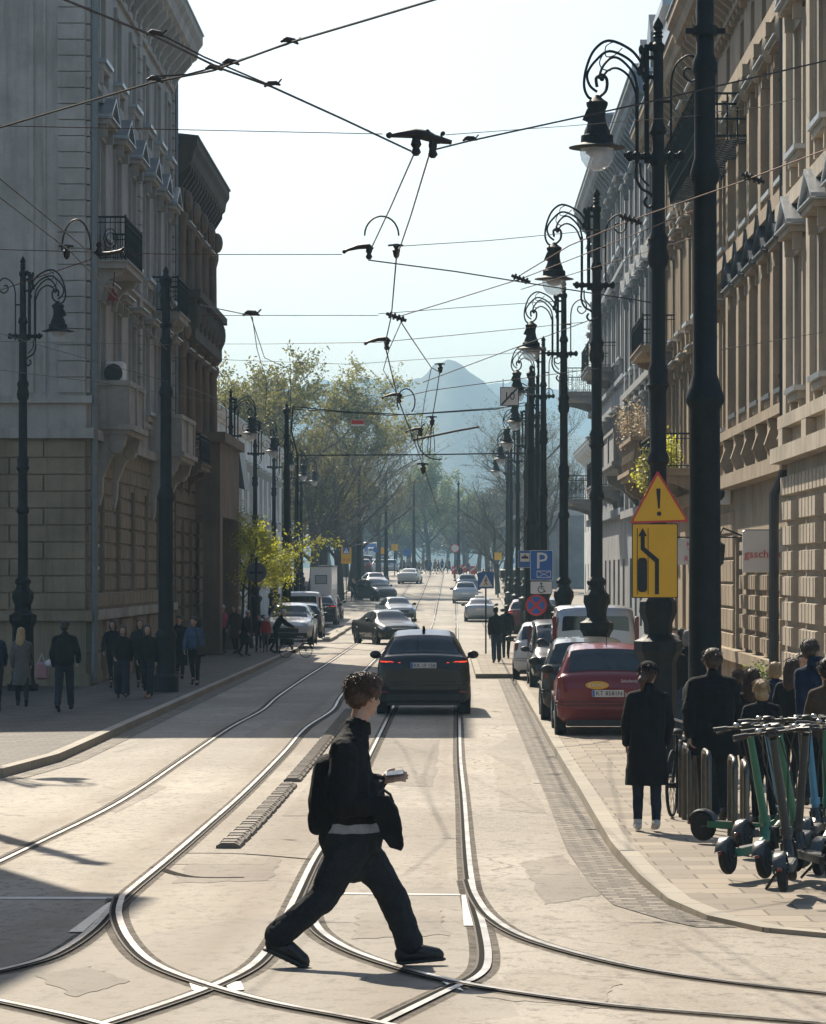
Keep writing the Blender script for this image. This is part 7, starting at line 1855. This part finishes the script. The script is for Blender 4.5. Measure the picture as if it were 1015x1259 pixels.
for i, (k, px, d, H, sx, lab) in enumerate((('half', 318, 232, 15.1, 1, 'olive leaved tree behind the white house roof'), ('half', 352, 250, 16.5, 1, 'tall olive leaved tree left of the heavy cables'), ('half', 392, 262, 16.5, 1.05, 'broad half leaved tree behind the white cabin'), ('bare', 432, 272, 15.5, 1.05, 'big bare tree reaching over the far queue'), ('bare', 447, 300, 14.6, 1, 'bare tree just left of the far crest'), ('half', 285, 262, 16.0, 1, 'olive leaved tree above the chimney of the white house'), ('bare', 380, 232, 13.7, 1, 'bare tree in front of the broad half leaved tree'), ('grey', 418, 240, 12, 1, 'slender grey tree by the yellow sign'), ('half', 425, 325, 14.6, 1, 'half leaved tree deep in the left row'), ('bare', 465, 345, 11.9, .9, 'bare tree leaning to the street axis, far left side'), ('grey', 345, 222, 11, 1.1, 'low grey tree beside the white house end'))):
    tree(k, px, d, H, lab, i * 1.7, sx)
for i, (k, px, d, H, sx, lab) in enumerate((('grey', 622, 300, 14, 1.05, 'bare tree beside the eaved house, right'), ('bare', 640, 345, 15.5, .95, 'tall bare tree behind the eaved house'), ('grey', 600, 340, 11, 1, 'bare tree nearest to the street axis on the right'), ('grey', 588, 395, 11.5, .9, 'far bare tree right of the green tree'), ('bare', 668, 270, 14.5, .8, 'bare tree behind the fifth lamp'), ('grey', 612, 262, 8, 1.0, 'low bare tree at the right kerb far away'))):
    tree(k, px, d, H, lab, i * 2.1 + 1, sx)
tree('green', 527, 470, 15.0, 'round light green tree closing the street', .5, .95)
tree('green', 503, 520, 14.0, 'darker round tree just left of the light green tree', 2.5, .95)
tree('green', 560, 540, 13.5, 'round tree half behind the light green tree, right', 4.0, 1)
far_ = None
for i, (px, d, H) in enumerate(((425, 600, 17), (448, 640, 15), (470, 590, 16), (492, 640, 14), (520, 660, 15), (552, 630, 15), (575, 600, 14), (598, 640, 16), (622, 600, 17), (650, 640, 18), (405, 640, 18))):
    tree('far', px, d, H * (.72 if 465 < px < 605 else 1), 'hazy tree in the far row behind the crest', i * 1.3, 1.25, 'far row of trees behind the crest')
tree('bare', 485, 440, 13.0, 'far bare tree left of the round green trees', 3.0, .8)
tree('grey', 571, 455, 11.0, 'far bare tree right of the round green trees', 3.3, .9)
# balcony plants
def bush(name, label, c, r, n, ls, lm, cat='plant'):
    q = random.Random(int(c[1] * 10)); b = MB(); b.cur = 0
    for i in range(26):
        a = Vector((q.gauss(0, .3), q.gauss(0, .6), 0)); b.tube([Vector(c) + Vector((a.x*r[0]*.3, a.y*r[1]*.5, -r[2])), Vector(c) + Vector((a.x*r[0], a.y*r[1], r[2]*q.uniform(0, 1)))], .008, 3)
    b.cur = 1
    cl = [Vector((q.uniform(-1, 1)*r[0], q.uniform(-1, 1)*r[1], q.uniform(-1, 1)*r[2])) for _ in range(16)]
    for i in range(n):
        k = q.choice(cl); p = Vector(c) + k * .8 + Vector((q.gauss(0, .3)*r[0], q.gauss(0, .22)*r[1], q.gauss(0, .3)*r[2]))
        u = Vector((q.uniform(-1, 1), q.uniform(-1, 1), q.uniform(-1, 1))).normalized(); w = u.orthogonal().normalized(); s = ls * q.uniform(.6, 1.3)
        b.add([p - u*s, p + w*s*.5, p + u*s, p - w*s*.5], [(0, 1, 2, 3)])
    return tag(b.build(name, [twigm, LEAF[lm]], None, False), label, cat)
bush('balcony_plant', 'yellow green climbing plant on the ochre house balcony above the triangle sign', (6.05, 96.2, 6.45), (.5, 2.9, .75), 2600, .06, 'yellow')
bush('balcony_plant', 'dark green plant hanging from the ochre house balcony', (5.7, 94.0, 6.0), (.35, 1.0, .5), 900, .06, 'spring')
bush('balcony_plant', 'dry blossoming plant on the stone balcony left of the lamp pole', (5.95, 109, 8.0), (.45, 1.9, .7), 1300, .05, 'dry')
bush('balcony_plant', 'small reddish plant on the dark grey house balcony', (6.1, 141, 12.6), (.3, .9, .4), 400, .06, 'dry')
bush('potted_plant', 'low green plant at the foot of the palace wall', (6.4, 66, .75), (.3, .8, .35), 500, .05, 'fresh')

# ================================================================= hills, haze, sky, sun, camera
forest = mat('wooded_hillside', (.045, .055, .04), .95, 0, .4, .02)
def hill(name, prof, d0, depth, seed, rough):
    P = prof; px0, px1 = P[0][0], P[-1][0]; nx, ny = 170, 22; rows = []
    def top(px):
        for (a, y), (b, z) in zip(P, P[1:]):
            if px <= b: t = (px - a) / (b - a); t = t*t*(3 - 2*t)*.5 + t*.5; return y + (z - y) * t
        return P[-1][1]
    for j in range(ny + 1):
        t = -1 + 2 * j / ny; d = d0 + depth * t; row = []
        for i in range(nx + 1):
            px = px0 + (px1 - px0) * i / nx; x = Xp(px, d0); h = Zp(top(px), d0) - 4
            g_ = max(0, 1 - abs(t)) ** .8
            n = noise.fractal(Vector((x * .02, d * .02, seed)), 1.0, 2.0, 5) * rough + noise.noise(Vector((x * .12, d * .12, seed))) * rough * .4 + noise.noise(Vector((x * .35, d * .35, seed))) * rough * .35
            row.append((x, d, 2 + h * g_ + n * (.25 + g_ * .75) * (1 if t < .05 else .5)))
        rows.append(row)
    mb = MB(); mb.grid(rows); return tag(mb.build(name, forest, None, True, 60), kind='structure')
hill('mound_hill', [(-200, 640), (100, 590), (300, 548), (420, 515), (475, 494), (500, 477), (520, 456), (538, 442), (550, 439), (562, 442), (585, 461), (606, 480), (632, 497), (700, 530), (860, 590), (1300, 650)], 2300, 420, 3.0, 4.5)
hill('ridge_hill', [(-600, 640), (-100, 560), (200, 505), (330, 478), (400, 466), (470, 463), (560, 468), (640, 468), (700, 476), (800, 500), (1000, 560), (1500, 640)], 3700, 450, 9.0, 8)

# the house across the side street, out of sight on the left: it shades the near corner
f = Facade('side_street_house', 'plain house across the side street, left of the picture, shading the crossing', -8.4, 1, 10, 40.7)
wy = [13 + i*3.6 for i in range(8)]
z0 = .4
ops = f.windows(wy, 1.3, 2, 4.2, frame_d) + f.windows(wy, 1.2, 6.4, 8.6, frame_m, 'flat', cream) + f.windows(wy, 1.2, 10.4, 12.6, frame_m)
mb = MB(); f.wall(mb, -.6, 14, ops); f.part('wall', mb, olive); f.cornice(13.4, .35, .55, cream, zinc); f.block(16, 13.9, olive, roofm, roof=.3)
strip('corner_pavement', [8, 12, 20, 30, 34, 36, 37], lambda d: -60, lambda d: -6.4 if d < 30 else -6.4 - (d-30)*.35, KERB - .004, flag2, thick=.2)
dup(lamp0, (-9.9, 54.5, gz(54.5) + KERB), math.pi, 'street lamp just outside the left picture edge, seen by its shadow')
dup(pole0, (-7.3, 40.4, gz(40) + KERB - .1), 0, 'traction pole just outside the left picture edge, seen by its shadow')

SUN_AZ, SUN_EL = R(-20), R(39.5)
sdir = Vector((math.sin(SUN_AZ) * math.cos(SUN_EL), math.cos(SUN_AZ) * math.cos(SUN_EL), math.sin(SUN_EL)))
li = bpy.data.lights.new('sun', 'SUN'); li.energy = 5.0; li.angle = R(.5); li.color = (1, .90, .74)
so_ = bpy.data.objects.new('sun', li); COL.objects.link(so_); so_.rotation_euler = (-sdir).to_track_quat('-Z', 'Y').to_euler()
w = bpy.data.worlds.new('World'); S.world = w; w.use_nodes = True; wn, wl = w.node_tree.nodes, w.node_tree.links
sky = wn.new('ShaderNodeTexSky'); sky.sky_type = 'NISHITA'; sky.sun_disc = False; sky.sun_elevation = SUN_EL; sky.sun_rotation = SUN_AZ; sky.air_density = 1.0; sky.dust_density = 1.6; sky.ozone_density = 1.6
wl.new(sky.outputs[0], wn['Background'].inputs[0]); wn['Background'].inputs[1].default_value = .09
# haze
HZ = .00042
mb = MB(); mb.box(-3200, 3200, -420, 4300, -4, 190)
hz = tag(mb.build('haze', [], None, False), kind='stuff')
hm = bpy.data.materials.new('haze_air'); hm.use_nodes = True; hn, hl = hm.node_tree.nodes, hm.node_tree.links
for n_ in list(hn):
    if n_.type != 'OUTPUT_MATERIAL': hn.remove(n_)
pv = hn.new('ShaderNodeVolumePrincipled'); pv.inputs['Density'].default_value = HZ; pv.inputs['Color'].default_value = (.50, .80, 1.0, 1); pv.inputs['Anisotropy'].default_value = .0
hl.new(pv.outputs[0], [n_ for n_ in hn if n_.type == 'OUTPUT_MATERIAL'][0].inputs['Volume']); hz.data.materials.append(hm)
S.cycles.volume_bounces = 0

cam = bpy.data.cameras.new('camera'); co_ = bpy.data.objects.new('camera', cam); COL.objects.link(co_)
co_.location = (0, 0, CZ); co_.rotation_euler = (R(90), 0, 0)
cam.sensor_fit = 'HORIZONTAL'; cam.sensor_width = 36; cam.lens = F / 1015 * 36
cam.shift_x = -(CX - 507.5) / 1015; cam.shift_y = (CY - 629.5) / 1015; cam.clip_start = .5; cam.clip_end = 9000
S.camera = co_
S.view_settings.view_transform = 'Standard'; S.view_settings.look = 'None'; S.view_settings.gamma = 1; S.view_settings.exposure = .84
